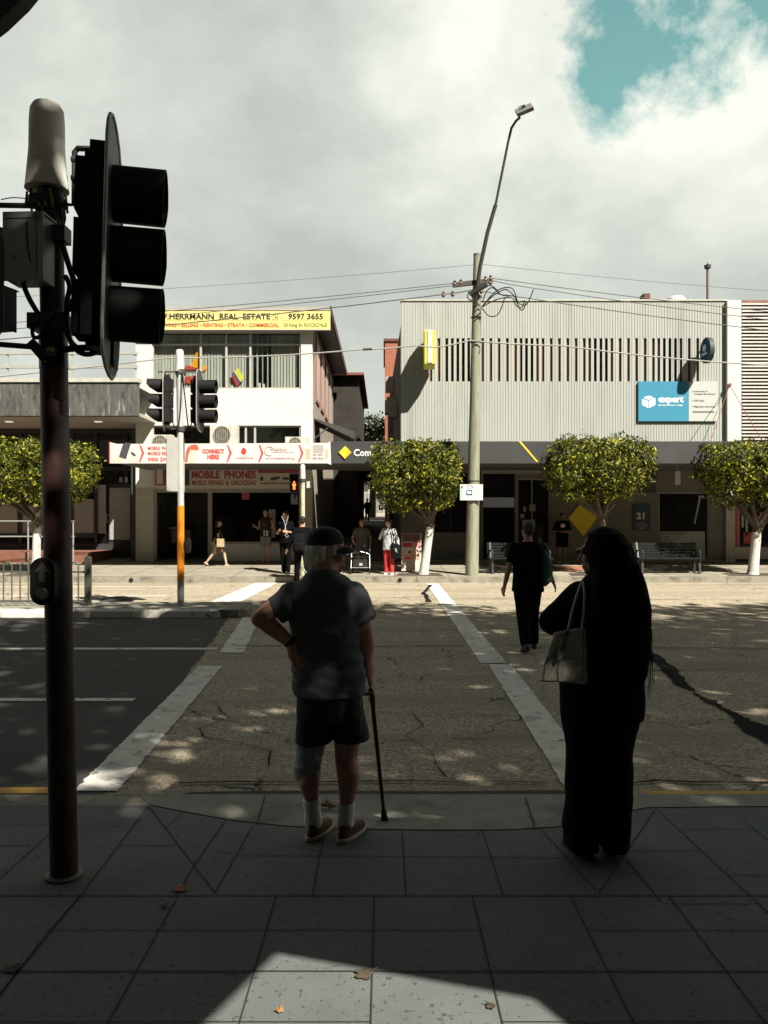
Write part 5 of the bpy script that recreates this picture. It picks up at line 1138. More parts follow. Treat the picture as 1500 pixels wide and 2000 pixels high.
def clipped_tree(label, x0, x1, y0, y1, Y, base_px, fork_px, white_to, seed, trunk_r=.13, lean_pts=None, taper=.5):
    rnd = random.Random(seed); t = thing('clipped_tree', label, 'tree', G(base_px[0], base_px[1], .13) * 0 + Vector(((base_px[0] - 750) / F * Y, Y, .13)), 0, 'box clipped trees along the far kerb')
    a = P(x0, y1, Y); b = P(x1, y0, Y); cx = (a.x + b.x) / 2; hx = (b.x - a.x) / 2 * .93; cz = (a.z + b.z) / 2; hz_ = (b.z - a.z) / 2 * .96; hy = min(hx, 1.15)
    mb = MB()
    def surf(u, v, w_):      # superellipsoid point, narrower toward the bottom
        k = 9; L_ = (abs(u) ** k + abs(v) ** k + abs(w_) ** k) ** (1 / k); p = Vector((u, v, w_)) / L_
        nz_ = noise.noise(Vector((p.x * 2.2 + seed, p.y * 2.2, p.z * 2.2))) * .10 + noise.noise(Vector((p.x * 6 + seed, p.y * 6, p.z * 6))) * .07
        s = 1 + nz_; sh = 1 - taper * max(0, -p.z) ** 1.5 * .45
        return Vector((cx + p.x * hx * s * sh, Y + p.y * hy * s * sh, cz + p.z * hz_ * (1 + nz_ * .7))), Vector((p.x * abs(p.x), p.y * abs(p.y), p.z * abs(p.z))).normalized()
    for i in range(2100):
        u, v, w_ = (rnd.gauss(0, 1) for _ in range(3)); p, nr_ = surf(u, v, w_)
        dp = rnd.random() ** 2.2 * .30
        gapn = noise.noise(Vector((p.x * 3.1, p.y * 3.1, p.z * 3.1 + seed)))
        if gapn < -.05: dp += .30 * min(1, (-.05 - gapn) * 5)
        if p.z < cz - hz_ * .55 and rnd.random() < .35: continue
        leaves(mb, p - nr_ * dp, 6, rnd, .058, .055, nr_)
        if p.z > cz + hz_ * .8 and rnd.random() < .10: leaves(mb, p + Vector((0, 0, .09)), 5, rnd, .05, .035, Vector((0, 0, 1)))
    for i in range(500):
        p, _n = surf(*(rnd.gauss(0, 1) for _ in range(3))); q = Vector((cx, Y, cz)).lerp(p, rnd.uniform(.35, .85)); leaves(mb, q, 5, rnd, .07, .09)
    for i in range(26):     # uneven sprigs breaking the clipped outline
        p, nr_ = surf(*(rnd.gauss(0, 1) for _ in range(3)))
        if p.z < cz - hz_ * .4: continue
        leaves(mb, p + nr_ * rnd.uniform(.03, .12), 7, rnd, .052, .04)
    mb.build('crown', fic, t)
    B = Vector(((base_px[0] - 750) / F * Y, Y, .12)); Fk = P(fork_px[0], fork_px[1], Y); Wt = P(white_to[0], white_to[1], Y)
    m = MB(); m.tube([B + Vector((0, 0, 0)), B.lerp(Wt, .1), B.lerp(Wt, .55), Wt], [trunk_r * 1.2, trunk_r, trunk_r * .88, trunk_r * .85], 12); m.build('painted_trunk', bark_p, t, True)
    m = MB(); m.tube([Wt, Fk], [trunk_r * .86, trunk_r * .95], 12)
    for k in range(9):
        an = k * 2.4 + seed; tgt = Vector((cx + math.cos(an) * hx * .62, Y + math.sin(an) * hy * .5, cz - hz_ * rnd.uniform(.1, .5))); md = Fk.lerp(tgt, .5) + Vector((math.cos(an) * .05, 0, -.10)) + Vector((rnd.uniform(-.06, .06), 0, 0))
        m.tube([Fk - Vector((0, 0, .05)), Fk.lerp(md, .5) + Vector((0, 0, .0)), md, tgt, tgt + Vector((rnd.uniform(-.1, .1), 0, .3))], [trunk_r * .6, trunk_r * .45, trunk_r * .36, trunk_r * .2, .012], 7)
    m.build('limb', bark, t, True)
YQ2 = 22.6
clipped_tree('box clipped tree at the far left behind the maroon pole', -64, 186, 864, 984, YQ2, (70, 1112), (74, 1018), (72, 1042), 3, .135)
clipped_tree('box clipped green tree with a leaning pale trunk left of the timber pole', 724, 899, 868, 998, YQ2, (827, 1122), (842, 1022), (840, 1030), 5, .135)
clipped_tree('widest box clipped green tree above the long haired woman', 1066, 1264, 858, 978, YQ2, (1172, 1122), (1176, 1010), (1175, 1030), 9, .13)
clipped_tree('box clipped tree with a white painted trunk at the right border', 1374, 1580, 866, 988, YQ2, (1470, 1127), (1480, 1030), (1478, 1040), 12, .15)

# distant tree seen through the gap over the laneway
far_leaf = leafmat('distant_leaf', (.02, .03, .012), (.05, .07, .02), (.09, .11, .03))
dt = thing('distant_tree', 'grey green tree far behind the laneway between the buildings', 'tree', (-1, 66, 2)); rnd = random.Random(4); mb = MB(); C0 = P(727, 880, 66)
for i in range(900):
    d = Vector((rnd.gauss(0, 1), rnd.gauss(0, 1), rnd.gauss(0, .8))); d = d.normalized() * rnd.uniform(.55, 1.05); leaves(mb, C0 + Vector((d.x * 2.8, d.y * 2.2, d.z * 2.9)), 9, rnd, .17, .22)
mb.build('crown', far_leaf, dt); m = MB(); m.tube([(C0.x, 66, 1.8), (C0.x + .1, 66, C0.z - 1), (C0.x, 66, C0.z + 1)], [.3, .22, .08], 8); m.build('trunk', bark, dt)

TREES = [(-3.9, .4, 3, 5.4, 10.4, 3.6, 3700, 'broad street tree left of the viewer shading the dark lanes'), (6.0, 1.3, 8, 5.6, 11.0, 4.1, 3900, 'broad street tree right of the viewer shading the crossing'), (15.0, 1.0, 14, 5.6, 10.6, 4.0, 3400, 'street tree farther right shading the right half of the road'), (24.0, 1.0, 20, 4.8, 9.8, 3.3, 2000, 'farthest right street tree on the near side'), (-13.5, .3, 26, 5.2, 10.2, 3.4, 2600, 'farthest left street tree on the near side')]
# large street trees over the near kerb, above the field of view, whose shade falls on the road
pl_leaf = leafmat('plane_leaf', (.03, .05, .012), (.07, .10, .02), (.12, .14, .03))
def shade_tree(x, y, seed, R_=4.6, zc=10.0, hz_=3.6, n_=2300, label=''):
    rnd = random.Random(seed); t = thing('street_tree', label, 'tree', (x, y, 0), 0, 'street trees on the near side'); mb = MB()
    for i in range(n_):
        d = Vector((rnd.gauss(0, 1), rnd.gauss(0, 1), rnd.gauss(0, 1))).normalized() * rnd.random() ** .4
        p = Vector((x + d.x * R_, y + d.y * 6.3, zc + d.z * hz_))
        if noise.noise(p * .55 + Vector((seed, 0, 0))) < -.27: continue
        if p.z < 1.65 + .657 * max(p.y, 0) + .7: continue
        if p.y + p.z / 1.3 < 3.75: continue
        for _ in range(7):
            q = p + Vector((rnd.gauss(0, .28), rnd.gauss(0, .28), rnd.gauss(0, .2))); 
            if q.z < 1.65 + .657 * max(q.y, 0) + .45: continue
            leaves(mb, q, 1, rnd, .20, .0)
    mb.build('crown', pl_leaf, t)
    m = MB(); m.tube([(x, 3.4, 0), (x, 3.3, 3), (x + .1, 2.8, 6), (x, y - .2, zc)], [.28, .22, .18, .08], 10)
    for k in range(7):
        a = k * 2.3; tg = Vector((x + math.cos(a) * R_ * .7, y + math.sin(a) * R_ * .45 - .5, zc + rnd.uniform(-.3, 1.5))); m.tube([(x + .08, y, 4.6 + k * .45), Vector((x, y, 6 + .3 * k)).lerp(tg, .5), tg], [.11, .07, .03], 7)
    m.build('trunk', bark, t, True)
for a in TREES: shade_tree(*a[:-1], label=a[-1])
# ---- fallen leaves
def fallen(px, py, s, rz, mat, label, z=.006, curl=.25, name='fallen_leaf'):
    c_ = G(px, py, z); m = MB(); pts = []
    n = 22
    for i in range(n):
        t = i / n * 6.2832; r = s * (.55 + .45 * abs(math.cos(2.5 * t)) ** .7); pts.append(Vector((r * math.cos(t + rz), r * math.sin(t + rz), curl * s * (math.cos(2 * t) * .5 + .6))))
    m.add([c_ + Vector((0, 0, .004))] + [c_ + p for p in pts], [(0, i + 1, (i + 1) % n + 1) for i in range(n)]); m.tube([c_ + Vector((0, 0, .006)), c_ + Vector((s * 1.3 * math.cos(rz + .3), s * 1.3 * math.sin(rz + .3), .012))], .0015, 5)
    o = m.build(name, mat); tag(o, label, 'leaf')
lf_r = M('red_dry_leaf', (.42, .10, .06), .7, .3, 60); lf_b = M('brown_dry_leaf', (.28, .15, .05), .7, .3, 60); lf_d = M('dark_dry_leaf', (.06, .045, .03), .8, .3, 60)
fallen(352, 1735, .034, .4, lf_r, 'bright red fallen leaf on the dark paving near the pole')
fallen(636, 1577, .034, 1.2, lf_b, 'curled brown fallen leaf on the kerb ramp between the man\'s shoes', z=.008, curl=.8)
fallen(650, 1579, .026, 2.2, lf_b, 'smaller brown fallen leaf touching the curled one between the shoes of the man', z=.008, curl=.9)
fallen(320, 1770, .018, .2, lf_d, 'dark shrivelled leaf on the paving just below the red leaf')
fallen(546, 1973, .017, .9, lf_b, 'small brown leaf in the sunlit patch of paving at the bottom left')
fallen(960, 1965, .020, 2.4, lf_d, 'dark folded leaf in the sunlit patch at the right joint')
fallen(932, 1631, .012, 1.0, lf_d, 'tiny dark leaf on the paving between the man and the woman')
fallen(712, 1902, .040, .1, lf_d, 'dark flat leaf on the edge of the sunlit patch of paving', curl=.1)
fallen(25, 1890, .035, .1, lf_d, 'dark flat leaf on the paving at the lower left border', curl=.1)
# ================================================================== PEOPLE
class Blob:
    """closed primitives fused by a voxel remesh into one continuous surface"""
    def __init__(s): s.m = MB()
    def cone(s, p0, r0, p1, r1, flat=False, n=16):
        p0, p1 = Vector(p0), Vector(p1); d = (p1 - p0).normalized(); pts = []; rs = []
        if not flat:
            for a in (80, 60, 40, 20): pts.append(p0 - d * r0 * math.sin(R(a))); rs.append(r0 * math.cos(R(a)))
        pts += [p0, p1]; rs += [r0, r1]
        if not flat:
            for a in (20, 40, 60, 80): pts.append(p1 + d * r1 * math.sin(R(a))); rs.append(r1 * math.cos(R(a)))
        s.m.tube(pts, rs, n); return s
    def chain(s, pts, rs):
        for i in range(len(pts) - 1): s.cone(pts[i], rs[i], pts[i + 1], rs[i + 1])
        return s
    def ell(s, c, r, M_=None):
        n, k = 16, 10; base = len(s.m.v); c = Vector(c)
        vs = []
        for j in range(1, k):
            ph = math.pi * j / k
            for i in range(n):
                t = 2 * math.pi * i / n; v = Vector((r[0] * math.sin(ph) * math.cos(t), r[1] * math.sin(ph) * math.sin(t), r[2] * math.cos(ph))); vs.append(c + v)
        top = len(vs); vs.append(c + Vector((0, 0, r[2]))); vs.append(c - Vector((0, 0, r[2])))
        if M_ is not None: vs = [M_ @ v for v in vs]
        fs = [(j * n + i, (j + 1) * n + i, (j + 1) * n + (i + 1) % n, j * n + (i + 1) % n) for j in range(k - 2) for i in range(n)]
        fs += [(top, i, (i + 1) % n) for i in range(n)] + [(top + 1, (k - 2) * n + (i + 1) % n, (k - 2) * n + i) for i in range(n)]
        s.m.add(vs, fs); return s
    def loft(s, rings, n=24, p=2.0):     # ring: (centre, rx, ry[, yaw]); p > 2 squarer
        base = len(s.m.v); vs = []
        for rg in rings:
            c = Vector(rg[0]); yaw = rg[3] if len(rg) > 3 else 0
            for i in range(n):
                t = 2 * math.pi * i / n; ct, st = math.cos(t), math.sin(t)
                x = rg[1] * math.copysign(abs(ct) ** (2 / p), ct); y = rg[2] * math.copysign(abs(st) ** (2 / p), st)
                vs.append(c + Vector((x * math.cos(yaw) - y * math.sin(yaw), x * math.sin(yaw) + y * math.cos(yaw), 0)))
        k = len(rings); fs = [(j * n + i, j * n + (i + 1) % n, (j + 1) * n + (i + 1) % n, (j + 1) * n + i) for j in range(k - 1) for i in range(n)]
        fs += [tuple(reversed(range(n))), tuple((k - 1) * n + i for i in range(n))]; s.m.add(vs, fs); return s
    def xf(s, start, T):
        for i in range(start, len(s.m.v)): s.m.v[i] = tuple(T @ Vector(s.m.v[i]))
    def build(s, name, mat, parent, vox=.006, sm=4, folds=0.0, fs=(6, 6, 3), seed=0, paint=None):
        me = bpy.data.meshes.new(name); me.from_pydata([tuple(v) for v in s.m.v], [], s.m.f)
        bm = bmesh.new(); bm.from_mesh(me); bmesh.ops.recalc_face_normals(bm, faces=bm.faces); bm.to_mesh(me); bm.free()
        o = bpy.data.objects.new(name, me); COL.objects.link(o)
        rm = o.modifiers.new('r', 'REMESH'); rm.mode = 'VOXEL'; rm.voxel_size = vox
        if sm: s2 = o.modifiers.new('s', 'SMOOTH'); s2.iterations = sm; s2.factor = .5
        dg = bpy.context.evaluated_depsgraph_get(); me2 = bpy.data.meshes.new_from_object(o.evaluated_get(dg)); o.modifiers.clear(); o.data = me2; me2.name = name
        if folds:
            me2.update(); nrm = [v.normal.copy() for v in me2.vertices]
            for v, n_ in zip(me2.vertices, nrm):
                q = Vector((v.co.x * fs[0] + seed, v.co.y * fs[1], v.co.z * fs[2]))
                a = noise.noise(q + Vector((0, 0, v.co.x * 3))); b = noise.noise(q * 2.3)
                v.co += n_ * folds * ((1 - 2 * abs(a)) * .8 + b * .5)
        me2.polygons.foreach_set('use_smooth', [True] * len(me2.polygons))
        me2.materials.clear()
        for mm in (mat if isinstance(mat, (list, tuple)) else [mat]): me2.materials.append(mm)
        if paint:
            for p in me2.polygons: p.material_index = paint(p.center)
        if parent is not None: place(o, parent)
        return o

def head_into(b, T, s=1.0):
    st = len(b.m.v)
    b.ell((0, -.014, .034), (.074, .094, .084)); b.ell((0, .030, -.030), (.058, .060, .074)); b.ell((0, .064, -.088), (.024, .022, .020))
    for x in (-1, 1):
        b.ell((x * .036, .056, -.022), (.024, .026, .026)); b.ell((x * .046, .02, -.065), (.02, .04, .024)); b.ell((x * .075, -.008, -.012), (.008, .020, .031)); b.ell((x * .078, -.012, .004), (.007, .014, .014))
    b.cone((0, .084, .008), .0075, (0, .108, -.030), .0115, n=10); b.ell((0, .096, -.036), (.017, .014, .009)); b.ell((0, .078, .026), (.046, .020, .013))
    b.ell((0, .086, -.060), (.024, .010, .006)); b.ell((0, .085, -.071), (.021, .010, .007))
    b.xf(st, T @ Matrix.Scale(s, 4))
def eyes(T, s, parent):
    m = MB()
    for x in (-1, 1): 
        c = T @ Matrix.Scale(s, 4) @ Vector((x * .031, .080, .006)); m.lathe([(.0001, -.010), (.007, -.007), (.010, 0), (.007, .007), (.0001, .010)], c, 12, 'z')
    m.build('eyes', M('eye_dark', (.06, .05, .045), .2), parent, True)
def hand_into(b, wrist, d, n, th, s=1.0, curl=.35, fr=.0082, tn=None):
    """d: along the hand, n: palm normal (fingers curl toward it), th: thumb side"""
    w_ = Vector(wrist); d = Vector(d).normalized(); n = Vector(n); n = (n - d * n.dot(d)).normalized(); t = d.cross(n); 
    if t.dot(Vector(th)) < 0: t = -t
    q = lambda a, c, e: w_ + d * a * s + t * c * s + n * e * s
    for c in (-.026, -.009, .009, .026): b.cone(q(-.005, c * .75, 0), .015 * s, q(.082, c * 1.1, 0), .0135 * s, n=10)
    for c, L in ((.030, .070), (.010, .079), (-.010, .073), (-.029, .058)):
        p = q(.084, c * 1.05, 0); a = curl * .6; 
        for k, fr_ in enumerate((.45, .32, .26)):
            dd = (d * math.cos(a) + n * math.sin(a)); p2 = p + dd * L * fr_ * s; b.cone(p, (fr + .0006 * (2 - k)) * s, p2, (fr - .0004 * k) * s, n=9); p = p2; a += curl
    p = q(.022, .034, .004); a = .75
    for L, r in ((.042, .0115), (.030, .010), (.024, .0088)):
        dd = (d * math.cos(a) + t * math.sin(a) + n * (.35 * curl if tn is None else tn)).normalized(); p2 = p + dd * L * s; b.cone(p, r * s, p2, (r - .001) * s, n=9); p = p2; a -= .28
SK = M('aged_skin', (.44, .225, .165), .6, .18, 8, .1, dirt=((.34, .12, .085), 14, .6, .12, (1, 1, 1)), bscale=60)
SK2 = M('tan_skin', (.36, .20, .13), .6, .1, 8); SK3 = M('brown_skin', (.16, .085, .055), .6, .1, 8); SKL = M('light_skin', (.50, .33, .24), .6, .1, 8)

# ---------------------------------------------------------------- old man with the walking stick
YO = 4.14
def O(px, py, dy=0.0):
    k = (YO + dy) / F; return Vector(((px - CX) * k, YO + dy, H + (HY - py) * k))
om = thing('person', 'older man in dark t-shirt, black cap and shorts leaning on a stick, seen from behind', 'person', (O(655, 0).x, YO, 0))
hc = O(642, 1078, .03); TH = Matrix.Translation(hc) @ Matrix.Rotation(R(-80), 4, 'Z') @ Matrix.Rotation(R(-8), 4, 'X') ; HSC = .98
b = Blob(); head_into(b, TH, HSC)
b.ell((0, .088, -.030), (.018, .02, .012), TH)
neck0 = O(636, 1130, -.02)
b.cone(neck0, .066, hc + Vector((-.012, -.01, -.05)), .060)
b.loft([(O(641, 1350), .150, .105), (O(640, 1300), .155, .12), (O(634, 1230), .155, .12), (O(630, 1180), .16, .11), (O(630, 1145), .13, .08), (O(632, 1128), .07, .06)])
shL, shR = O(565, 1162), O(694, 1162)
# left arm to the hip
el = O(509, 1207, -.10); wr = O(566, 1254, -.07)
b.cone(shL, .058, el, .044); b.ell(el + Vector((-.006, 0, -.004)), (.044, .044, .044)); b.chain([el, el.lerp(wr, .3), wr], [.044, .046, .031]); b.cone(wr, .030, O(574, 1268, -.08), .030)
hand_into(b, O(571, 1264, -.075), (.42, -.22, -.80), (.3, 1, -.05), (-1, .4, -.3), 1.0, curl=.16, fr=.0098, tn=1.3)
# right arm to the stick
eR = O(712, 1240, .03); wR = O(721, 1312, .10)
b.cone(shR, .058, eR, .045); b.chain([eR, eR.lerp(wR, .3), wR], [.046, .044, .030])
hand_into(b, wR + Vector((0, .005, -.005)), (.02, .10, -.25), (-.7, .1, -.45), (.0, 1, .3), 1.06, curl=.95, fr=.0095)
# legs
hL, hR_ = O(610, 1395), O(680, 1395)
kL, kR = O(602, 1492, .035), O(676, 1480, .03); aL, aR = O(611, 1572, -.005), O(676, 1578, -.02)
b.chain([hL, kL], [.078, .062]); b.chain([kL, O(604, 1528, -.012), aL], [.060, .055, .032]); b.chain([hR_, kR], [.078, .060]); b.chain([kR, O(681, 1515, -.018), aR], [.060, .060, .033])
b.cone(aL, .038, O(613, 1612, .02), .04); b.cone(aR, .038, O(673, 1614, .02), .04)
b.build('body', SK, om, .0065, 3)
eyes(TH, HSC, om)
# hair: white, straggling under the cap
hair = Blob(); st = 0
hair.ell((0, -.052, .0), (.082, .072, .062)); hair.ell((0, -.066, -.045), (.068, .052, .050)); hair.ell((0, -.06, -.085), (.05, .034, .03)); hair.ell((.070, .018, .012), (.010, .012, .03)); hair.ell((-.073, .002, .012), (.012, .03, .026)); hair.ell((.062, -.038, -.01), (.02, .03, .045))
hair.xf(0, TH @ Matrix.Scale(HSC, 4)); HM = M('white_grey_hair', (.74, .72, .64), .85, .25, 26, .5, stretch=(1, 1, .35), bscale=50)
ho = hair.build('hair', HM, om, .005, 3, folds=.006, fs=(40, 40, 16))
m = MB(); r_ = random.Random(21)
for k in range(420):
    a = r_.uniform(-2.7, -.45) ; z0 = r_.uniform(-.06, .03); rr0 = .086; p = Vector((math.cos(a) * .083, math.sin(a) * .088 - .048 * 0 - .02, z0)); dirv = Vector((math.cos(a) * .5 + r_.uniform(-.4, .4), math.sin(a) * .5, r_.uniform(-1.3, -.3))).normalized()
    q = p + dirv * r_.uniform(.02, .045); T_ = TH @ Matrix.Scale(HSC, 4); m.tube([T_ @ p, T_ @ p.lerp(q, .5) + Vector((0, 0, .002)), T_ @ (q + Vector((0, 0, -.006)))], [.0016, .0012, .0003], 4, cap=False)
m.build('hair_strands', HM, ho)
# cap
capm = M('black_cap_cloth', (.014, .014, .015), .8, .2, 20, .1); cb = Blob()
cb.ell((0, -.018, .066), (.083, .100, .066)); cb.loft([((0, -.020, .034), .085, .103), ((0, -.018, .066), .0845, .101), ((0, -.018, .070), .083, .100)])
cb.ell((0, -.018, .133), (.008, .008, .005)); cb.xf(0, TH @ Matrix.Scale(HSC, 4) @ Matrix.Rotation(R(10), 4, 'X') @ Matrix.Translation((0, 0, .006))); co = cb.build('cap', capm, om, .005, 3)
TC = TH @ Matrix.Scale(HSC, 4) @ Matrix.Rotation(R(2), 4, 'X') @ Matrix.Translation((0, 0, .006))
m = MB(); top = []; bot = []; n = 14
grid = []
for i in range(n + 1):
    t = -1 + 2 * i / n; x = t * .078; y0 = .074 * math.sqrt(max(0, 1 - (t * .92) ** 2)) + .004; y1 = y0 + .066 * math.sqrt(max(0, 1 - abs(t) ** 2.6)) ; row = []
    for k in range(5): f = k / 4; row.append(Vector((x * (1 + .03 * f), y0 + (y1 - y0) * f, .040 - .030 * t * t - .022 * f * f)))
    grid.append(row)
vs = [TC @ p for r0 in grid for p in r0]; vs += [TC @ (p - Vector((0, 0, .004))) for r0 in grid for p in r0]; o_ = (n + 1) * 5; fs = []
for i in range(n):
    for k in range(4): a = i * 5 + k; fs += [(a, a + 1, a + 6, a + 5), (o_ + a, o_ + a + 5, o_ + a + 6, o_ + a + 1)]
for i in range(n): a = i * 5 + 4; fs.append((a, o_ + a, o_ + a + 5, a + 5))
m.add(vs, fs); bm_ = m.build('brim', capm, co, True)
m = MB(); m.tube([TC @ (grid[i][4] - Vector((0, 0, .002))) for i in range(n + 1)], .0032, 6); m.build('brim_piping', M('grey_piping', (.30, .30, .30), .7), co)
# t-shirt
shirt_m = M('charcoal_blue_tshirt', (.090, .099, .108), .9, .15, 3, .2, bscale=90)
tb = Blob()
tb.loft([(O(644, 1354, .0), .181, .135, .05), (O(643, 1342, .0), .183, .137, .05), (O(642, 1320), .182, .140), (O(641, 1306, .0), .181, .142), (O(640, 1296, .0), .174, .134), (O(639, 1287, .0), .180, .143), (O(638, 1272, .0), .173, .135), (O(637, 1255), .174, .138), (O(634, 1225, .0), .174, .132), (O(632, 1192, -.005), .185, .124), (O(632, 1166, -.015), .190, .110), (O(632, 1146, -.02), .165, .092), (O(633, 1130, -.022), .112, .074), (O(633, 1120, -.02), .078, .066), (O(634, 1113, -.018), .068, .064)], n=32, p=2.25)
slL = O(536, 1198, -.05)
tb.cone(O(575, 1165, -.01), .070, slL, .068, flat=True); tb.ell(O(571, 1160, -.01), (.068, .066, .058)); tb.cone(O(690, 1164, -.005), .070, O(708, 1212, .015), .066, flat=True); tb.ell(O(689, 1160, -.01), (.062, .064, .056))
tb.ell(O(600, 1175, -.085), (.07, .03, .09)); tb.ell(O(662, 1178, -.085), (.07, .03, .09)); tb.ell(O(637, 1342, .02), (.17, .13, .04))
tb.build('t_shirt', shirt_m, om, .0065, 4, folds=.015, fs=(4.5, 4.5, 9.5), seed=4)
# shorts
sh_m = M('black_sport_shorts', (.007, .007, .008), .8, .2, 6); sb = Blob()
sb.loft([(O(644, 1345), .160, .118), (O(644, 1385), .172, .128), (O(646, 1405), .176, .13)], p=2.3)
sb.loft([(O(620, 1350, .0), .08, .09), (O(614, 1395, .0), .088, .108), (O(613, 1425, .01), .092, .110), (O(613, 1449, .015), .092, .110)], p=2.2); sb.loft([(O(668, 1350, .0), .08, .09), (O(677, 1395, .0), .088, .108), (O(683, 1425, .01), .093, .110), (O(685, 1443, .015), .094, .110)], p=2.2)
so = sb.build('shorts', sh_m, om, .0065, 3, folds=.006, fs=(6, 6, 3), seed=2)
m = MB(); m.tube([O(703.5, 1350, -.112), O(704.5, 1400, -.118), O(705.5, 1436, -.108)], .0022, 6); m.build('side_stripe', M('grey_stripe', (.28, .28, .28), .7), so)
# knee brace on the left leg
kb_ = Blob(); kb_.chain([O(609, 1436, .015), O(603, 1482, .03)], [.080, .068]); kb_.cone(O(602, 1488, .03), .068, O(600, 1507, .022), .070); kb_.ell(O(599, 1498, .02), (.068, .07, .022)); kb_.ell(O(601, 1512, .018), (.066, .066, .020))
kb_.build('knee_brace', M('grey_elastic_brace', (.30, .33, .335), .9, .15, 10, .2, bscale=120), om, .006, 2, folds=.005, fs=(10, 10, 30), seed=1)
# socks and shoes
sock_m = M('white_ribbed_sock', (.80, .81, .82), .9, .08, 30, .2, stretch=(1, 1, .3))
for (a, c) in ((O(608.5, 1560, .0), O(612, 1606, .0)), (O(676, 1567, -.015), O(674, 1610, -.01))):
    s_ = Blob(); s_.cone(a, .046, a.lerp(c, .5), .043, flat=True); s_.cone(a.lerp(c, .48), .043, c, .046); s_.build('sock', sock_m, om, .005, 2, folds=.003, fs=(10, 10, 40))
shoe_m = M('brown_suede_shoe', (.105, .040, .022), .85, .2, 18, .15, bscale=80); sole_m = M('cream_rubber_sole', (.50, .44, .32), .7, .08, 10)
def shoe(heel, yaw, parent, L=.285, W=.05, hgt=.085, um=shoe_m, so_m=sole_m, pitch=0):
    """heel: point on the ground under the heel; the toe points along local +Y"""
    T = Matrix.Translation(heel) @ Matrix.Rotation(yaw, 4, 'Z') @ Matrix.Scale(.88, 4)
    b = Blob(); b.loft([((0, .10, .016), W * .92, .142), ((0, .10, .034), W * .93, .142), ((0, .098, .045), W * .86, .135), ((0, .078, .060), W * .74, .105), ((0, .05, .075), W * .72, .075), ((0, .032, hgt + .006), W * .70, .060)], p=2.3)
    b.ell((0, .16, .035), (W * .86, .075, .030)); b.xf(0, T); o = b.build('shoe', um, parent, .005, 3)
    b = Blob(); b.loft([((0, .10, .0), W, .150), ((0, .10, .004), W * 1.03, .153), ((0, .10, .022), W * 1.03, .153), ((0, .10, .026), W, .148)], p=2.5); b.xf(0, T); b.build('sole', so_m, o, .004, 1)
    m = MB()
    for k in range(4): m.tube([T @ Vector((-.022, .085 + k * .018, .068 - k * .007)), T @ Vector((.022, .085 + k * .018, .068 - k * .007))], .003, 5)
    m.build('laces', so_m, o); return o
shoe(O(610, 1630, -.03).xy.to_3d() + Vector((0, .0, .002)), R(-22), om); shoe(O(671, 1636, -.05).xy.to_3d() + Vector((0, 0, .002)), R(-27), om)
m = MB(); Tw = wr; ax = (wr - el).normalized(); m.tube([wr - ax * .012, wr + ax * .012], .034, 16); m.build('watch', M('dark_watch_strap', (.02, .02, .02), .4), om, True)
# walking stick
ws = thing('walking_stick', 'black walking stick with a rubber foot held in the right hand of the older man', 'walking stick', G(751, 1600))
t0 = O(724, 1340, .13); tip = G(751, 1601, .004); tip.z = .004; stm = M('black_stick', (.008, .008, .008), .3)
cz_ = t0; d_ = (tip - cz_)
m = MB(); m.tube([cz_, cz_ + d_ * .45, cz_ + d_ * .95], [.0125, .0115, .010], 12); m.build('shaft', stm, ws, True)
m = MB(); m.tube([cz_ + d_ * .93, cz_ + d_ * .965, tip], [.014, .017, .022], 12); m.build('rubber_foot', M('black_rubber', (.01, .01, .01), .8), ws, True)
m = MB(); m.tube([t0 + Vector((-.0, -.07, -.006)), t0 + Vector((0, -.03, .010)), t0 + Vector((0, .03, .006)), t0 + Vector((0, .06, -.008))], [.012, .015, .015, .012], 10); m.build('handle', stm, ws, True)
m = MB(); pw_ = [t0 + d_ * .04, t0 + d_ * .1 + Vector((-.02, 0, 0)), t0 + d_ * .16 + Vector((.012, -.01, 0)), t0 + d_ * .08 + Vector((.014, -.01, 0)), t0 + d_ * .02]; m.tube(pw_, .003, 5); m.build('wrist_strap', stm, ws)

# ---------------------------------------------------------------- long haired woman
YW = 3.93
def Wp(px, py, dy=0.0): k = (YW + dy) / F; return Vector(((px - CX) * k, YW + dy, H + (HY - py) * k))
wo = thing('person', 'woman with very long black hair and glasses in black clothes, seen from behind', 'person', (Wp(1180, 0).x, YW, 0))
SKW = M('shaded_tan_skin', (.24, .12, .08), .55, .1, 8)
hw_ = Wp(1173, 1080, .03); TW = Matrix.Translation(hw_) @ Matrix.Rotation(R(66), 4, 'Z') @ Matrix.Rotation(R(-3), 4, 'X')
b = Blob(); head_into(b, TW, 1.0)
b.cone(Wp(1176, 1140, .0), .055, hw_ + Vector((.01, 0, -.06)), .05)
b.loft([(Wp(1172, 1390), .165, .12), (Wp(1172, 1300), .155, .12), (Wp(1174, 1220), .155, .12), (Wp(1176, 1170), .16, .10), (Wp(1176, 1145), .10, .07)])
sL, eL, wL = Wp(1122, 1168, .0), Wp(1083, 1213, .03), Wp(1112, 1226, .20)
b.chain([sL, eL], [.06, .05]); b.chain([eL, wL], [.048, .032]); hand_into(b, wL, (.2, .4, .1), (0, 0, -1), (-1, 0, 0), 1, .5)
sR, eR2, wR2 = Wp(1228, 1168), Wp(1236, 1235, .06), Wp(1222, 1262, .24)
b.chain([sR, eR2], [.06, .048]); b.chain([eR2, wR2], [.046, .032]); hand_into(b, wR2, (-.3, .4, .1), (0, 0, -1), (-1, 0, .3), 1, .5)
b.chain([Wp(1140, 1400), Wp(1140, 1520), Wp(1140, 1640)], [.09, .06, .04]); b.chain([Wp(1205, 1400), Wp(1200, 1520), Wp(1195, 1640)], [.09, .06, .04]); b.cone(Wp(1140, 1640), .04, Wp(1142, 1648), .04)
b.build('body', SKW, wo, .0065, 3); eyes(TW, 1.0, wo)
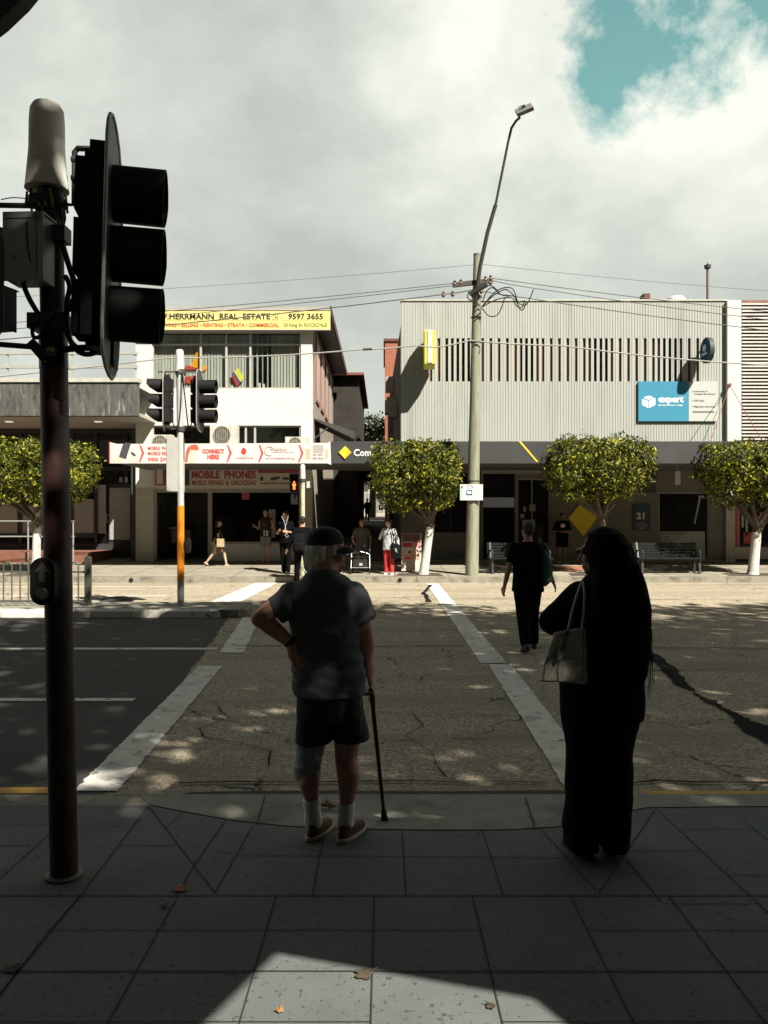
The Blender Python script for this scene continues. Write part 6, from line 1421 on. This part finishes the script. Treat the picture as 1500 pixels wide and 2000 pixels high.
blk = M('black_knit_coat', (.0055, .0055, .0055), .95, .2, 8, spec=.1); blk2 = M('black_trousers', (.0065, .0065, .007), .95, .2, 8, spec=.1)
b = Blob(); b.loft([(Wp(1176, 1400), .198, .145), (Wp(1175, 1340), .200, .15), (Wp(1176, 1270), .188, .148), (Wp(1178, 1210), .184, .145), (Wp(1178, 1172), .188, .13), (Wp(1177, 1150), .145, .10), (Wp(1176, 1134), .09, .075), (Wp(1174, 1125), .066, .062)], n=30, p=2.3)
b.cone(Wp(1134, 1166, .0), .076, eL + Vector((.005, 0, 0)), .072); b.ell(eL, (.072, .072, .066)); b.cone(eL, .070, wL - Vector((0, .02, 0)), .050, flat=True); b.cone(Wp(1222, 1166), .072, eR2, .064); b.cone(eR2, .062, wR2 - Vector((0, .02, 0)), .048, flat=True)
b.build('coat', blk, wo, .007, 4, folds=.010, fs=(4, 4, 5), seed=7)
b = Blob(); b.loft([(Wp(1174, 1345), .17, .13), (Wp(1174, 1400), .19, .14), (Wp(1173, 1425), .178, .135)], p=2.2)
b.loft([(Wp(1140, 1400), .100, .115), (Wp(1140, 1480, .005), .086, .10), (Wp(1138, 1560, .01), .078, .10), (Wp(1133, 1610, .005), .080, .112), (Wp(1137, 1652, .0), .076, .118)], p=2.1)
b.loft([(Wp(1204, 1400), .100, .115), (Wp(1199, 1480, .03), .086, .10), (Wp(1201, 1560, .04), .078, .10), (Wp(1200, 1610, .03), .070, .11), (Wp(1197, 1650, .03), .066, .112)], p=2.1)
b.ell(Wp(1172, 1440), (.12, .11, .12)); b.build('trousers', blk2, wo, .007, 3, folds=.011, fs=(7, 7, 4), seed=3)
bsole = M('black_sole', (.012, .012, .012), .8)
shoe(Vector((Wp(1140, 0).x, YW - .03, .002)), R(12), wo, um=blk2, so_m=bsole); shoe(Vector((Wp(1197, 0).x, YW + .02, .002)), R(-8), wo, um=blk2, so_m=bsole)
# hair
hb = Blob(); hm = M('long_black_hair', (.005, .005, .005), .85, .3, 30, .4, spec=.06, stretch=(3, 3, .2), bscale=40)
hb.ell(Wp(1180, 1074, -.01), (.092, .105, .112)); hb.loft([(Wp(1222, 1352, -.13), .062, .022), (Wp(1218, 1320, -.13), .110, .038), (Wp(1213, 1260, -.13), .144, .056), (Wp(1212, 1190, -.12), .146, .066), (Wp(1208, 1140, -.10), .130, .076), (Wp(1198, 1100, -.06), .115, .088), (Wp(1189, 1065, -.03), .104, .098), (Wp(1182, 1042, -.01), .082, .085)], n=28)
hb.ell(Wp(1171, 1105, -.02), (.036, .07, .12)); hst = len(hb.m.v); hb.ell((0, -.026, .046), (.086, .090, .084)); hb.ell((.06, -.02, .0), (.030, .055, .10)); hb.ell((-.06, -.02, .0), (.030, .055, .10)); hb.xf(hst, TW)
hbo = hb.build('hair', hm, wo, .0065, 4, folds=.006, fs=(22, 22, 1.6), seed=5)
m = MB(); r_ = random.Random(31)
edge = [(1222, 1040), (1236, 1080), (1250, 1127), (1264, 1175), (1270, 1220), (1272, 1275), (1262, 1320)]
for k in range(900):
    f = r_.random(); base = r_.uniform(0, 1); xs_ = r_.uniform(-.125, .125); zt_1 = r_.uniform(1120, 1270); L = r_.uniform(45, 95)
    x0 = 1211 + xs_ / .1256 * 46; a = Wp(x0, zt_1, -.12 - .06 * math.sqrt(max(0, 1 - (xs_ / .14) ** 2))); fl_ = (x0 - 1211) / 46
    bb_ = Wp(x0 - fl_ * 2 + r_.uniform(-5, 5), min(zt_1 + L, 1362 - abs(fl_) * 12 + r_.uniform(-20, 8)), -.13 - .03 * r_.random()); mid = a.lerp(bb_, .5) + Vector((fl_ * .012 + r_.uniform(-.004, .004), -.004, 0))
    m.tube([a, mid, bb_], [.0012, .0010, .0003], 4, cap=False)
for k in range(60):     # stray strands along the right side
    i = r_.randrange(2, 6); x, y = edge[i]; x += r_.uniform(-6, 1); m.tube([Wp(x - 4, y - 25, -.12), Wp(x + r_.uniform(0, 5), y + 15, -.12), Wp(x + r_.uniform(-3, 7), y + r_.uniform(35, 70), -.12), Wp(x + r_.uniform(-10, 2), min(1375, y + r_.uniform(70, 110)), -.12)], [.0009, .0008, .0006, .0002], 4, cap=False)
m.build('hair_strands', hm, hbo)
# glasses
m = MB(); Tg = TW
for x in (-1, 1):
    ring = [Tg @ Vector((x * .034 + .026 * math.cos(t / 14 * 6.283), .106, .006 + .020 * math.sin(t / 14 * 6.283))) for t in range(15)]; m.tube(ring, .0028, 6, cap=False); m.tube([Tg @ Vector((x * .060, .104, .012)), Tg @ Vector((x * .078, .05, .012)), Tg @ Vector((x * .080, -.02, .006))], .0028, 6)
m.tube([Tg @ Vector((-.008, .108, .01)), Tg @ Vector((.008, .108, .01))], .0026, 6); m.build('glasses', M('black_glasses_frame', (.01, .01, .01), .3), wo)
# handbag
hg = thing('handbag', 'pale grey leather tote handbag hanging from the shoulder of the long haired woman', 'handbag', Wp(1100, 1340, -.14))
bagm = M('pale_grey_leather', (.46, .46, .37), .5, .10, 5, .25, bscale=70); bstr = M('bag_strap_grey', (.38, .37, .33), .5)
def Q(px, py, dy=0): return Wp(px, py, -.13 + dy)
b = Blob()
vs = [Q(1051, 1331, -.02), Q(1146, 1336, -.075), Q(1146, 1328, .09), Q(1056, 1326, .10), Q(1082, 1236, .0), Q(1144, 1224, -.022), Q(1143, 1226, .03), Q(1086, 1240, .045)]
b.m.add(vs, [(0, 3, 2, 1), (4, 5, 6, 7), (0, 1, 5, 4), (1, 2, 6, 5), (2, 3, 7, 6), (3, 0, 4, 7)])
bg_ = b.build('bag_body', bagm, hg, .005, 22, folds=.005, fs=(9, 9, 9), seed=2)
seam = M('bag_seam_dark', (.05, .05, .04), .6)
def onbag(px, py, off=-.004):      # point on the front face of the bag
    u = (px - 1051) / 95.0; v = (1333 - py) / 105.0; lo = vs[0].lerp(vs[1], max(0, min(1, u))); x0 = 1051 + 31 * v; u2 = (px - x0) / (95 - 31 * v); u2 = max(-.02, min(1.02, u2)); A = vs[0].lerp(vs[4], v); B_ = vs[1].lerp(vs[5], v); return A.lerp(B_, u2) + Vector((0, off, 0))
m = MB()
for pts in ([(1136, 1330), (1140, 1280), (1141, 1230)], [(1100, 1282), (1136, 1288)], [(1062, 1330), (1064, 1295), (1078, 1280), (1090, 1279), (1094, 1285), (1088, 1310), (1092, 1331)], [(1094, 1285), (1100, 1282), (1108, 1234)], [(1078, 1280), (1092, 1258)]):
    m.tube([onbag(*p) for p in pts], .0016, 5)
m.build('seam', seam, hg)
m = MB(); m.tube([Q(1109, 1234, -.03), Q(1116, 1200, -.03), Q(1126, 1165, -.02), Q(1136, 1136, .03)], [.006] * 4, 8); m.tube([Q(1137, 1226, -.03), Q(1141, 1190, -.04), Q(1142, 1160, -.03), Q(1139, 1136, .02)], [.006] * 4, 8); m.build('strap', bstr, hg, True)
m = MB(); m.lathe([(.006, -.004), (.013, -.004), (.013, .004), (.006, .004)], Q(1108, 1236, -.035), 12, 'y'); m.lathe([(.006, -.004), (.012, 0), (.006, .004)], Q(1100, 1242, -.04), 10, 'y'); m.build('buckle', M('tarnished_metal', (.25, .24, .22), .3, metal=.8), hg)
m = MB(); m.prism([Q(1100, 1244, -.045), Q(1106, 1248, -.045), Q(1100, 1282, -.052), Q(1094, 1290, -.055), Q(1090, 1288, -.055), Q(1093, 1262, -.05)], (0, 1, 0), .006); m.build('tassel', M('pinkish_tassel', (.28, .21, .19), .6), hg)

# ---------------------------------------------------------------- general walker
def vec(az, el, L=1.0): return Vector((math.sin(R(az)) * math.cos(R(el)), math.cos(R(az)) * math.cos(R(el)), math.sin(R(el)))) * L
def make_person(label, loc, h, yaw, skin, top, bottom, hairm, legs=((0, 0), (0, 0)), arms=None, sleeve=.55, bot='trousers', shoes=None, headyaw=0, headpitch=0, stoop=0, vox=.011, build=1.0, hairlen=0, name='person', bare_len=0, hem=.86, glasses=False, longtop=0, extras=None):
    """local frame faces +Y.  legs: (thigh swing, knee bend) in degrees for left, right.  arms: (upper az, el, fore az, el) for left, right"""
    t = thing(name, label, 'person', loc, yaw); k = h / 1.75; T0 = Matrix.Translation(loc) @ Matrix.Rotation(yaw, 4, 'Z')
    def W(v): return T0 @ (Vector(v) * k)
    g = build; feet = []
    hipz = 0
    for (a, kb_) in legs: feet.append(.43 * math.cos(R(a)) + .42 * math.cos(R(a - kb_)))
    pz = max(feet) + .085
    pel = Vector((0, 0, pz)); lean = Vector((0, math.sin(R(stoop)), math.cos(R(stoop))))
    sh = pel + lean * .50; neck = pel + lean * .56; hd = pel + lean * .575 + Vector((0, .02 + .3 * math.sin(R(stoop)) * .2, .125))
    b = Blob(); Th = T0 @ Matrix.Scale(k, 4) @ Matrix.Translation(hd) @ Matrix.Rotation(R(headyaw), 4, 'Z') @ Matrix.Rotation(R(headpitch), 4, 'X'); head_into(b, Th, .98)
    b.cone(W(neck - lean * .04), .055 * k, W(hd + Vector((0, -.01, -.05))), .050 * k)
    b.loft([(W(pel + Vector((0, 0, -.04))), .15 * g * k, .11 * g * k, yaw), (W(pel + lean * .15), .135 * g * k, .105 * g * k, yaw), (W(pel + lean * .35), .155 * g * k, .11 * g * k, yaw), (W(sh), .14 * g * k, .075 * k, yaw), (W(neck), .06 * k, .055 * k, yaw)])
    arms = arms or ((-100, -80, -60, -75), (100, -80, 60, -75)); tp = Blob(); J = []
    tp.loft([(W(pel + lean * (hem - .93 - longtop)), .186 * g * k, .146 * g * k, yaw), (W(pel + lean * .12), .172 * g * k, .140 * g * k, yaw), (W(pel + lean * .32), .176 * g * k, .132 * g * k, yaw), (W(pel + lean * .45), .178 * g * k, .115 * g * k, yaw), (W(sh + lean * .02), .12 * g * k, .085 * k, yaw), (W(neck + lean * -.01), .066 * k, .062 * k, yaw)], p=2.2)
    for s, ar in zip((-1, 1), arms):
        S = sh + Vector((s * .165 * g, 0, -.035)); E = S + vec(ar[0], ar[1], .29); Wr = E + vec(ar[2], ar[3], .25); J.append((S, E, Wr))
        b.chain([W(S), W(E)], [.05 * k, .040 * k]); b.chain([W(E), W(E.lerp(Wr, .3)), W(Wr)], [.040 * k, .039 * k, .026 * k])
        d = (Wr - E).normalized(); R3 = T0.to_3x3(); hand_into(b, W(Wr), R3 @ d, R3 @ Vector((-s * .9, .25, .05)), R3 @ Vector((0, 1, .2)), k, .3, .009)
        tp.ell(W(S + Vector((-s * .01, 0, .012))), (.062 * k, .062 * k, .056 * k))
        if sleeve <= 1:
            if sleeve > 0: tp.cone(W(S), .064 * k, W(S.lerp(E, sleeve)), .060 * k, flat=True)
        else: tp.cone(W(S), .062 * k, W(E), .054 * k); tp.cone(W(E), .054 * k, W(E.lerp(Wr, sleeve - 1)), .042 * k, flat=True)
    bt = Blob(); sk = {'trousers': 1.9, 'shorts': .85, 'skirt': .7, 'long': 1.5}[bot]
    bt.loft([(W(pel + lean * .10), .158 * g * k, .122 * g * k, yaw), (W(pel + Vector((0, 0, -.02))), .172 * g * k, .13 * g * k, yaw), (W(pel + Vector((0, 0, -.09))), .165 * g * k, .125 * g * k, yaw)])
    for s, (a, kb_) in zip((-1, 1), legs):
        Hp = pel + Vector((s * .085 * g, 0, -.02)); K = Hp + Vector((0, math.sin(R(a)), -math.cos(R(a)))) * .43; A = K + Vector((0, math.sin(R(a - kb_)), -math.cos(R(a - kb_)))) * .42
        b.chain([W(Hp), W(K)], [.082 * g * k, .054 * k]); b.chain([W(K), W(K.lerp(A, .3) + Vector((0, -.012, 0))), W(A)], [.052 * k, .052 * k, .034 * k])
        ft = R(-(kb_ - a)) * .6 if kb_ > a + 5 else (R(a) * .25 if a > 0 else 0)
        Tf = T0 @ Matrix.Scale(k, 4) @ Matrix.Translation(A + Vector((0, -.05, -.082))) @ Matrix.Rotation(R(-8 * s), 4, 'Z') @ Matrix.Translation((0, .05, .08)) @ Matrix.Rotation(ft, 4, 'X') @ Matrix.Translation((0, -.05, -.08))
        st = len(b.m.v); b.ell((0, .06, .035), (.036, .10, .032)); b.ell((0, .03, .055), (.032, .05, .04)); b.xf(st, Tf)
        if shoes:
            f = Blob(); f.loft([((0, .075, .0), .046, .135), ((0, .075, .03), .046, .133), ((0, .05, .06), .040, .10), ((0, .02, .09), .040, .055)], p=2.3); f.xf(0, Tf); f.build('shoe', shoes, t, .009, 2)
        if bot in ('trousers', 'long', 'shorts'):
            L1 = min(1, sk); fl = .095 if bot == 'shorts' else .09; e = Hp.lerp(K, L1)
            bt.cone(W(Hp), .094 * g * k, W(e), (.088 if bot == 'shorts' else .068) * g * k, flat=bot == 'shorts')
            if sk > 1: e2 = K.lerp(A, sk - 1); bt.cone(W(K), .069 * g * k, W(e2), .060 * g * k, flat=False)
    if bot == 'skirt': bt.loft([(W(pel + Vector((0, 0, -.05))), .172 * g * k, .13 * g * k, yaw), (W(pel + Vector((0, .02, -.36))), .185 * g * k, .16 * g * k, yaw)])
    b.build('body', skin, t, vox * .85, 2); tp.build('top', top, t, vox, 3, folds=.007, fs=(5, 5, 6), seed=h * 10); bt.build({'trousers': 'trousers', 'shorts': 'shorts', 'skirt': 'skirt', 'long': 'trousers'}[bot], bottom, t, vox, 3, folds=.007, fs=(6, 6, 4), seed=h * 7)
    if hairm:
        hb = Blob(); hb.ell((0, -.026, .045), (.084, .094, .082)); hb.ell((0, -.055, .0), (.076, .060, .075))
        if hairlen: hb.loft([((0, -.085, -.08 - hairlen), .05, .025), ((0, -.09, -.10), .075, .045), ((0, -.07, 0), .085, .06)])
        hb.xf(0, Th @ Matrix.Scale(.98, 4)); hb.build('hair', hairm, t, .007, 2, folds=.003, fs=(30, 30, 20))
    return t, W, J, pel, Th
blackc = M('black_cotton', (.006, .006, .007), 1, .2, 6, spec=.02); darkj = M('dark_denim', (.008, .009, .011), 1, .2, 6, spec=.02); hblk = M('black_hair', (.010, .009, .008), .6, .3, 30); hgr = M('grey_short_hair', (.06, .055, .045), .8, .2, 30)
wsh = M('white_trainer', (.50, .50, .48), .7); bsh = M('black_shoe', (.010, .010, .010), .6)

# man crossing with the green bag (walks away)
pc = G(1031, 1268, ZR)
cm, Wc, Jc, pl_, _t = make_person('man in black crossing the road with a green bag on his shoulder', (pc.x, pc.y, ZR + .0), 1.70, R(4), SK, blackc, darkj, hgr, legs=((-13, 12), (16, 20)), arms=((-80, -76, -40, -74), (85, -74, 50, -55)), sleeve=.72, shoes=bsh, headyaw=14, build=1.16, vox=.009, longtop=.06)
gb = thing('shoulder_bag', 'green cloth shoulder bag hanging at the right side of the crossing man', 'bag', (pc.x + .3, pc.y, .9))
def C(px, py, dy=0): k = (pc.y + dy) / F; return Vector(((px - CX) * k, pc.y + dy, H + (HY - py) * k))
gmat = M('green_bag_cloth', (.018, .095, .065), .8, .2, 5, .3, bscale=30); b = Blob()
b.loft([(C(1062, 1144, -.02), .03, .06), (C(1065, 1134, -.02), .075, .10), (C(1067, 1115, -.02), .083, .11), (C(1066, 1095, -.02), .065, .09), (C(1062, 1078, -.02), .03, .05)])
b.build('bag_body', gmat, gb, .007, 3, folds=.010, fs=(14, 14, 3), seed=9)
m = MB(); m.tube([C(1060, 1082, -.05), C(1056, 1066, -.07), C(1054, 1056, -.06), C(1055, 1050, .0)], [.010] * 4, 7); m.tube([C(1067, 1086, -.03), C(1062, 1070, -.06), C(1057, 1058, -.05)], [.008] * 3, 7); m.build('strap', gmat, gb, True)

# far side people
def far(px, py, Y, z): return Vector(((px - 750) / F * Y, Y, z))
def gz(Y): return .118 + (Y - 22.0) * .0317
# girl striding right
make_person('girl in a black top and short patterned skirt striding past the shop window in sandals', far(427, 0, 25.3, gz(25.3)), 1.52, R(-88), SKL, blackc, M('patterned_skirt', (.20, .13, .08), .8, .5, 22), hblk, legs=((28, 18), (-22, 18)), arms=((-170, -70, 150, -60), (60, -78, 20, -70)), sleeve=.5, bot='skirt', shoes=None, hairlen=.12, build=.82)
m = MB(); q = far(431, 0, 25.05, 0); zq = P(0, 1068, 25.05).z; m.box((q.x - .10, 24.95, zq), (q.x + .12, 25.05, zq + .26)); m.tube([(q.x - .08, 25, zq + .26), (q.x - .02, 25, zq + .55), (q.x + .08, 25, zq + .26)], .008, 6); o = m.build('patterned_bag', M('patterned_bag_cloth', (.36, .29, .17), .8, .6, 30)); tag(o, 'small patterned bag carried by the girl in the short skirt', 'bag')
# man in basketball singlet
bj = make_person('man in a dark numbered basketball singlet and light shorts standing by the shop window', far(519, 0, 26.2, gz(26.2)), 1.80, R(175), SK2, M('dark_singlet', (.015, .013, .013), .8, .2, 6), M('grey_shorts', (.17, .155, .135), .8, .1, 6), hblk, arms=((-120, -70, 60, 25), (110, -75, 20, 20)), sleeve=0, bot='shorts', shoes=M('red_white_trainer', (.42, .20, .17), .6), headpitch=-18)
jr = P(519, 1041, 25.98); text('13', 515, 1036, 524, 1047, 26.03, M('jersey_white', (.5, .42, .38), .7), bj[0], bold=.05, name='jersey_number')
# man with earphones
em, We, Je, pe, Te = make_person('man in black looking at his phone with white earphones at the far kerb', far(558, 0, 22.75, .14), 1.80, R(165), SK2, blackc, blackc, hblk, legs=((4, 2), (-4, 4)), arms=((-110, -68, 35, 10), (115, -70, -30, 15)), sleeve=.75, shoes=bsh, headpitch=-22, build=1.05)
m = MB(); zz2 = lambda y: P(0, y, 22.55); pts = [P(550, 1008, 22.58), P(556, 1020, 22.55), P(558, 1034, 22.53), P(561, 1045, 22.5)]; m.tube(pts, .006, 6); m.tube([P(563, 1007, 22.58), P(560, 1020, 22.55), P(556, 1034, 22.53)], .006, 6); m.tube([P(556, 1045, 22.5), P(561, 1050, 22.5), P(564, 1046, 22.5)], .006, 6); m.build('earphone_wire', M('white_wire', (.5, .5, .5), .5), em)
# dark walker partly behind the older man
make_person('person in black with rucksack stepping off the far kerb behind the older man', far(590, 0, 21.4, ZR), 1.84, R(20), SK2, blackc, blackc, hblk, legs=((14, 4), (-14, 12)), arms=((-100, -70, -40, -60), (100, -70, 40, -60)), sleeve=1.9, shoes=bsh, build=1.15)
rk_ = thing('rucksack', 'black rucksack worn by the person behind the older man', 'rucksack', far(601, 0, 21.2, 1.1)); b = Blob(); c_ = P(584, 1060, 21.17); b.loft([(c_ + Vector((0, 0, -.25)), .15, .09), (c_ + Vector((0, 0, -.22)), .17, .12), (c_ + Vector((0, 0, .08)), .165, .12), (c_ + Vector((0, .02, .2)), .14, .10), (c_ + Vector((0, .03, .25)), .09, .06)], p=3.2); b.loft([(c_ + Vector((0, -.12, -.2)), .12, .05), (c_ + Vector((0, -.12, -.02)), .12, .05)], p=3.2); b.build('rucksack_body', M('black_nylon', (.008, .008, .009), .9, spec=.05), rk_, .012, 3)
m = MB(); m.tube([P(588, 1102, 21.0), P(593, 1110, 21.0), P(599, 1120, 21.0)], .014, 6); m.build('dangling_strap', M('pale_strap', (.3, .3, .3), .7), rk_)
# woman with the walking frame
rw, Wr_, Jr, pr_, Tr = make_person('older woman in a dark patterned dress pushing a walking frame at the far kerb', far(706, 0, 23.5, gz(23.5)), 1.55, R(184), SK2, M('dark_patterned_dress', (.065, .06, .058), .85, .5, 30), M('dark_patterned_dress', (.065, .06, .058)), M('dark_brown_hair', (.02, .015, .012), .6), arms=((-95, -68, 5, -32), (95, -68, -5, -32)), sleeve=.8, bot='skirt', shoes=M('pinkish_shoe', (.45, .20, .17), .7), stoop=8, build=1.15, longtop=.05)
wf = thing('rollator', 'black and silver four wheeled walking frame in front of the older woman', 'walking frame', (far(704, 0, 22.85, 0).x, 22.85, .15)); X = far(704, 0, 22.85, 0).x; sil = M('silver_tube', (.40, .40, .40), .35, metal=.5)
for s in (-1, 1):
    m = MB(); x = X + s * .27; m.tube([(x, 23.1, .93), (x, 23.0, .95), (x - s * .01, 22.85, .62), (x - s * .0, 22.68, .24)], .014, 8); m.tube([(x, 22.86, .62), (x, 23.2, .24)], .014, 8); m.build('side_frame', sil, wf, True)
    m = MB(); m.tube([(x, 23.18, .94), (x, 23.02, .95)], .022, 8); m.build('handle_grip', black_pl, wf)
    for y in (22.66, 23.2):
        m = MB(); m.lathe([(.04, -.016), (.085, -.014), (.085, .014), (.04, .016)], (x, y, gz(y) + .087), 20, 'x'); m.build('wheel', M('black_rubber', (.01, .01, .01), .8), wf)
m = MB(); m.box((X - .24, 22.75, .60), (X + .24, 23.02, .64)); m.build('seat', black_pl, wf)
m = MB(); m.box((X - .20, 22.72, .34), (X + .20, 22.98, .56)); m.build('basket', M('black_basket', (.015, .015, .015), .8), wf); m = MB(); m.tube([(X - .27, 22.72, .32), (X + .27, 22.72, .32)], .010, 6); m.tube([(X - .26, 22.9, .70), (X, 22.86, .78), (X + .26, 22.9, .70)], .012, 6); m.build('cross_bar', sil, wf)
m = MB(); m.box((X - .03, 22.70, .38), (X + .06, 22.715, .45)); m.build('white_tag', M('white_plate', (.45, .44, .4), .6), wf)
# woman in white top and red trousers
rd = M('bright_red_trousers', (.55, .035, .045), .8, .12, 6)
wt, Ww, Jw, pw2, Tw2 = make_person('woman in pale grey top and bright red trousers with a black bag', far(760, 0, 22.6, gz(22.6)), 1.56, R(160), SKL, M('pale_grey_knit', (.40, .42, .44), .85, .06, 6), rd, M('short_dark_hair', (.025, .018, .014), .7), arms=((-100, -72, -40, -70), (105, -60, -60, 62)), sleeve=1.8, shoes=wsh, headyaw=-60, bot='trousers', build=1.12, longtop=.08)
b2 = thing('black_bag', 'large black shoulder bag at the side of the woman in red trousers', 'bag', far(773, 0, 22.4, .7)); b = Blob(); b.loft([(P(774, 1091, 22.42), .14, .06), (P(773, 1075, 22.42), .145, .07), (P(771, 1062, 22.42), .11, .06)], p=3); b.build('bag_body', M('black_nylon', (.010, .010, .011), .6), b2, .012, 2)
m = MB(); m.tube([P(768, 1063, 22.4), P(768, 1046, 22.4), P(765, 1034, 22.42)], .014, 6); m.build('strap', M('black_nylon', (.01, .01, .01)), b2); m = MB(); m.poly([(771, 1070), (775, 1072), (776, 1080), (772, 1077)], 22.33, .01); m.build('bag_emblem', M('pale_green_print', (.22, .26, .20), .7), b2)
# two silhouettes at the end of the laneway
zl = lambda Y: .285 + (Y - 27) * (1.415 / 28)
for px, lab, y_ in ((694, 'left', 0), (717.5, 'right', 8)):
    Yp = 53.5; make_person('dark silhouetted person at the end of the laneway, the one on the %s' % lab, far(px, 0, Yp, zl(Yp)), 1.60 - y_ * .005, R(180 + y_), SK3, blackc, blackc, hblk, legs=((6, 4), (-6, 6)), sleeve=1.5, shoes=bsh, vox=.02)
# person in pink behind the timber pole
make_person('person in a pink top almost entirely hidden behind the timber pole', far(926, 0, 25.6, gz(25.6)), 1.66, R(90), SK2, M('pink_top', (.50, .04, .10), .8), blackc, hblk, sleeve=1.3, shoes=bsh, vox=.014)
# person under the awning by the yellow diamond
make_person('person in loose black top and skirt holding a white item beside the yellow diamond', far(1098, 0, 26.2, gz(26.2)), 1.68, R(180), SK3, blackc, blackc, hblk, arms=((-100, -70, 40, -5), (100, -70, -40, -5)), sleeve=.95, bot='skirt', shoes=wsh, headpitch=-20, build=1.15, vox=.013)
m = MB(); q = P(1099, 1031, 25.85); m.lathe([(.02, 0), (.075, .05), (.08, .11), (.05, .14)], q, 12, 'z'); o = m.build('white_cup', M('white_plate', (.45, .44, .4), .6)); tag(o, 'white round item held by the person beside the yellow diamond', 'container')
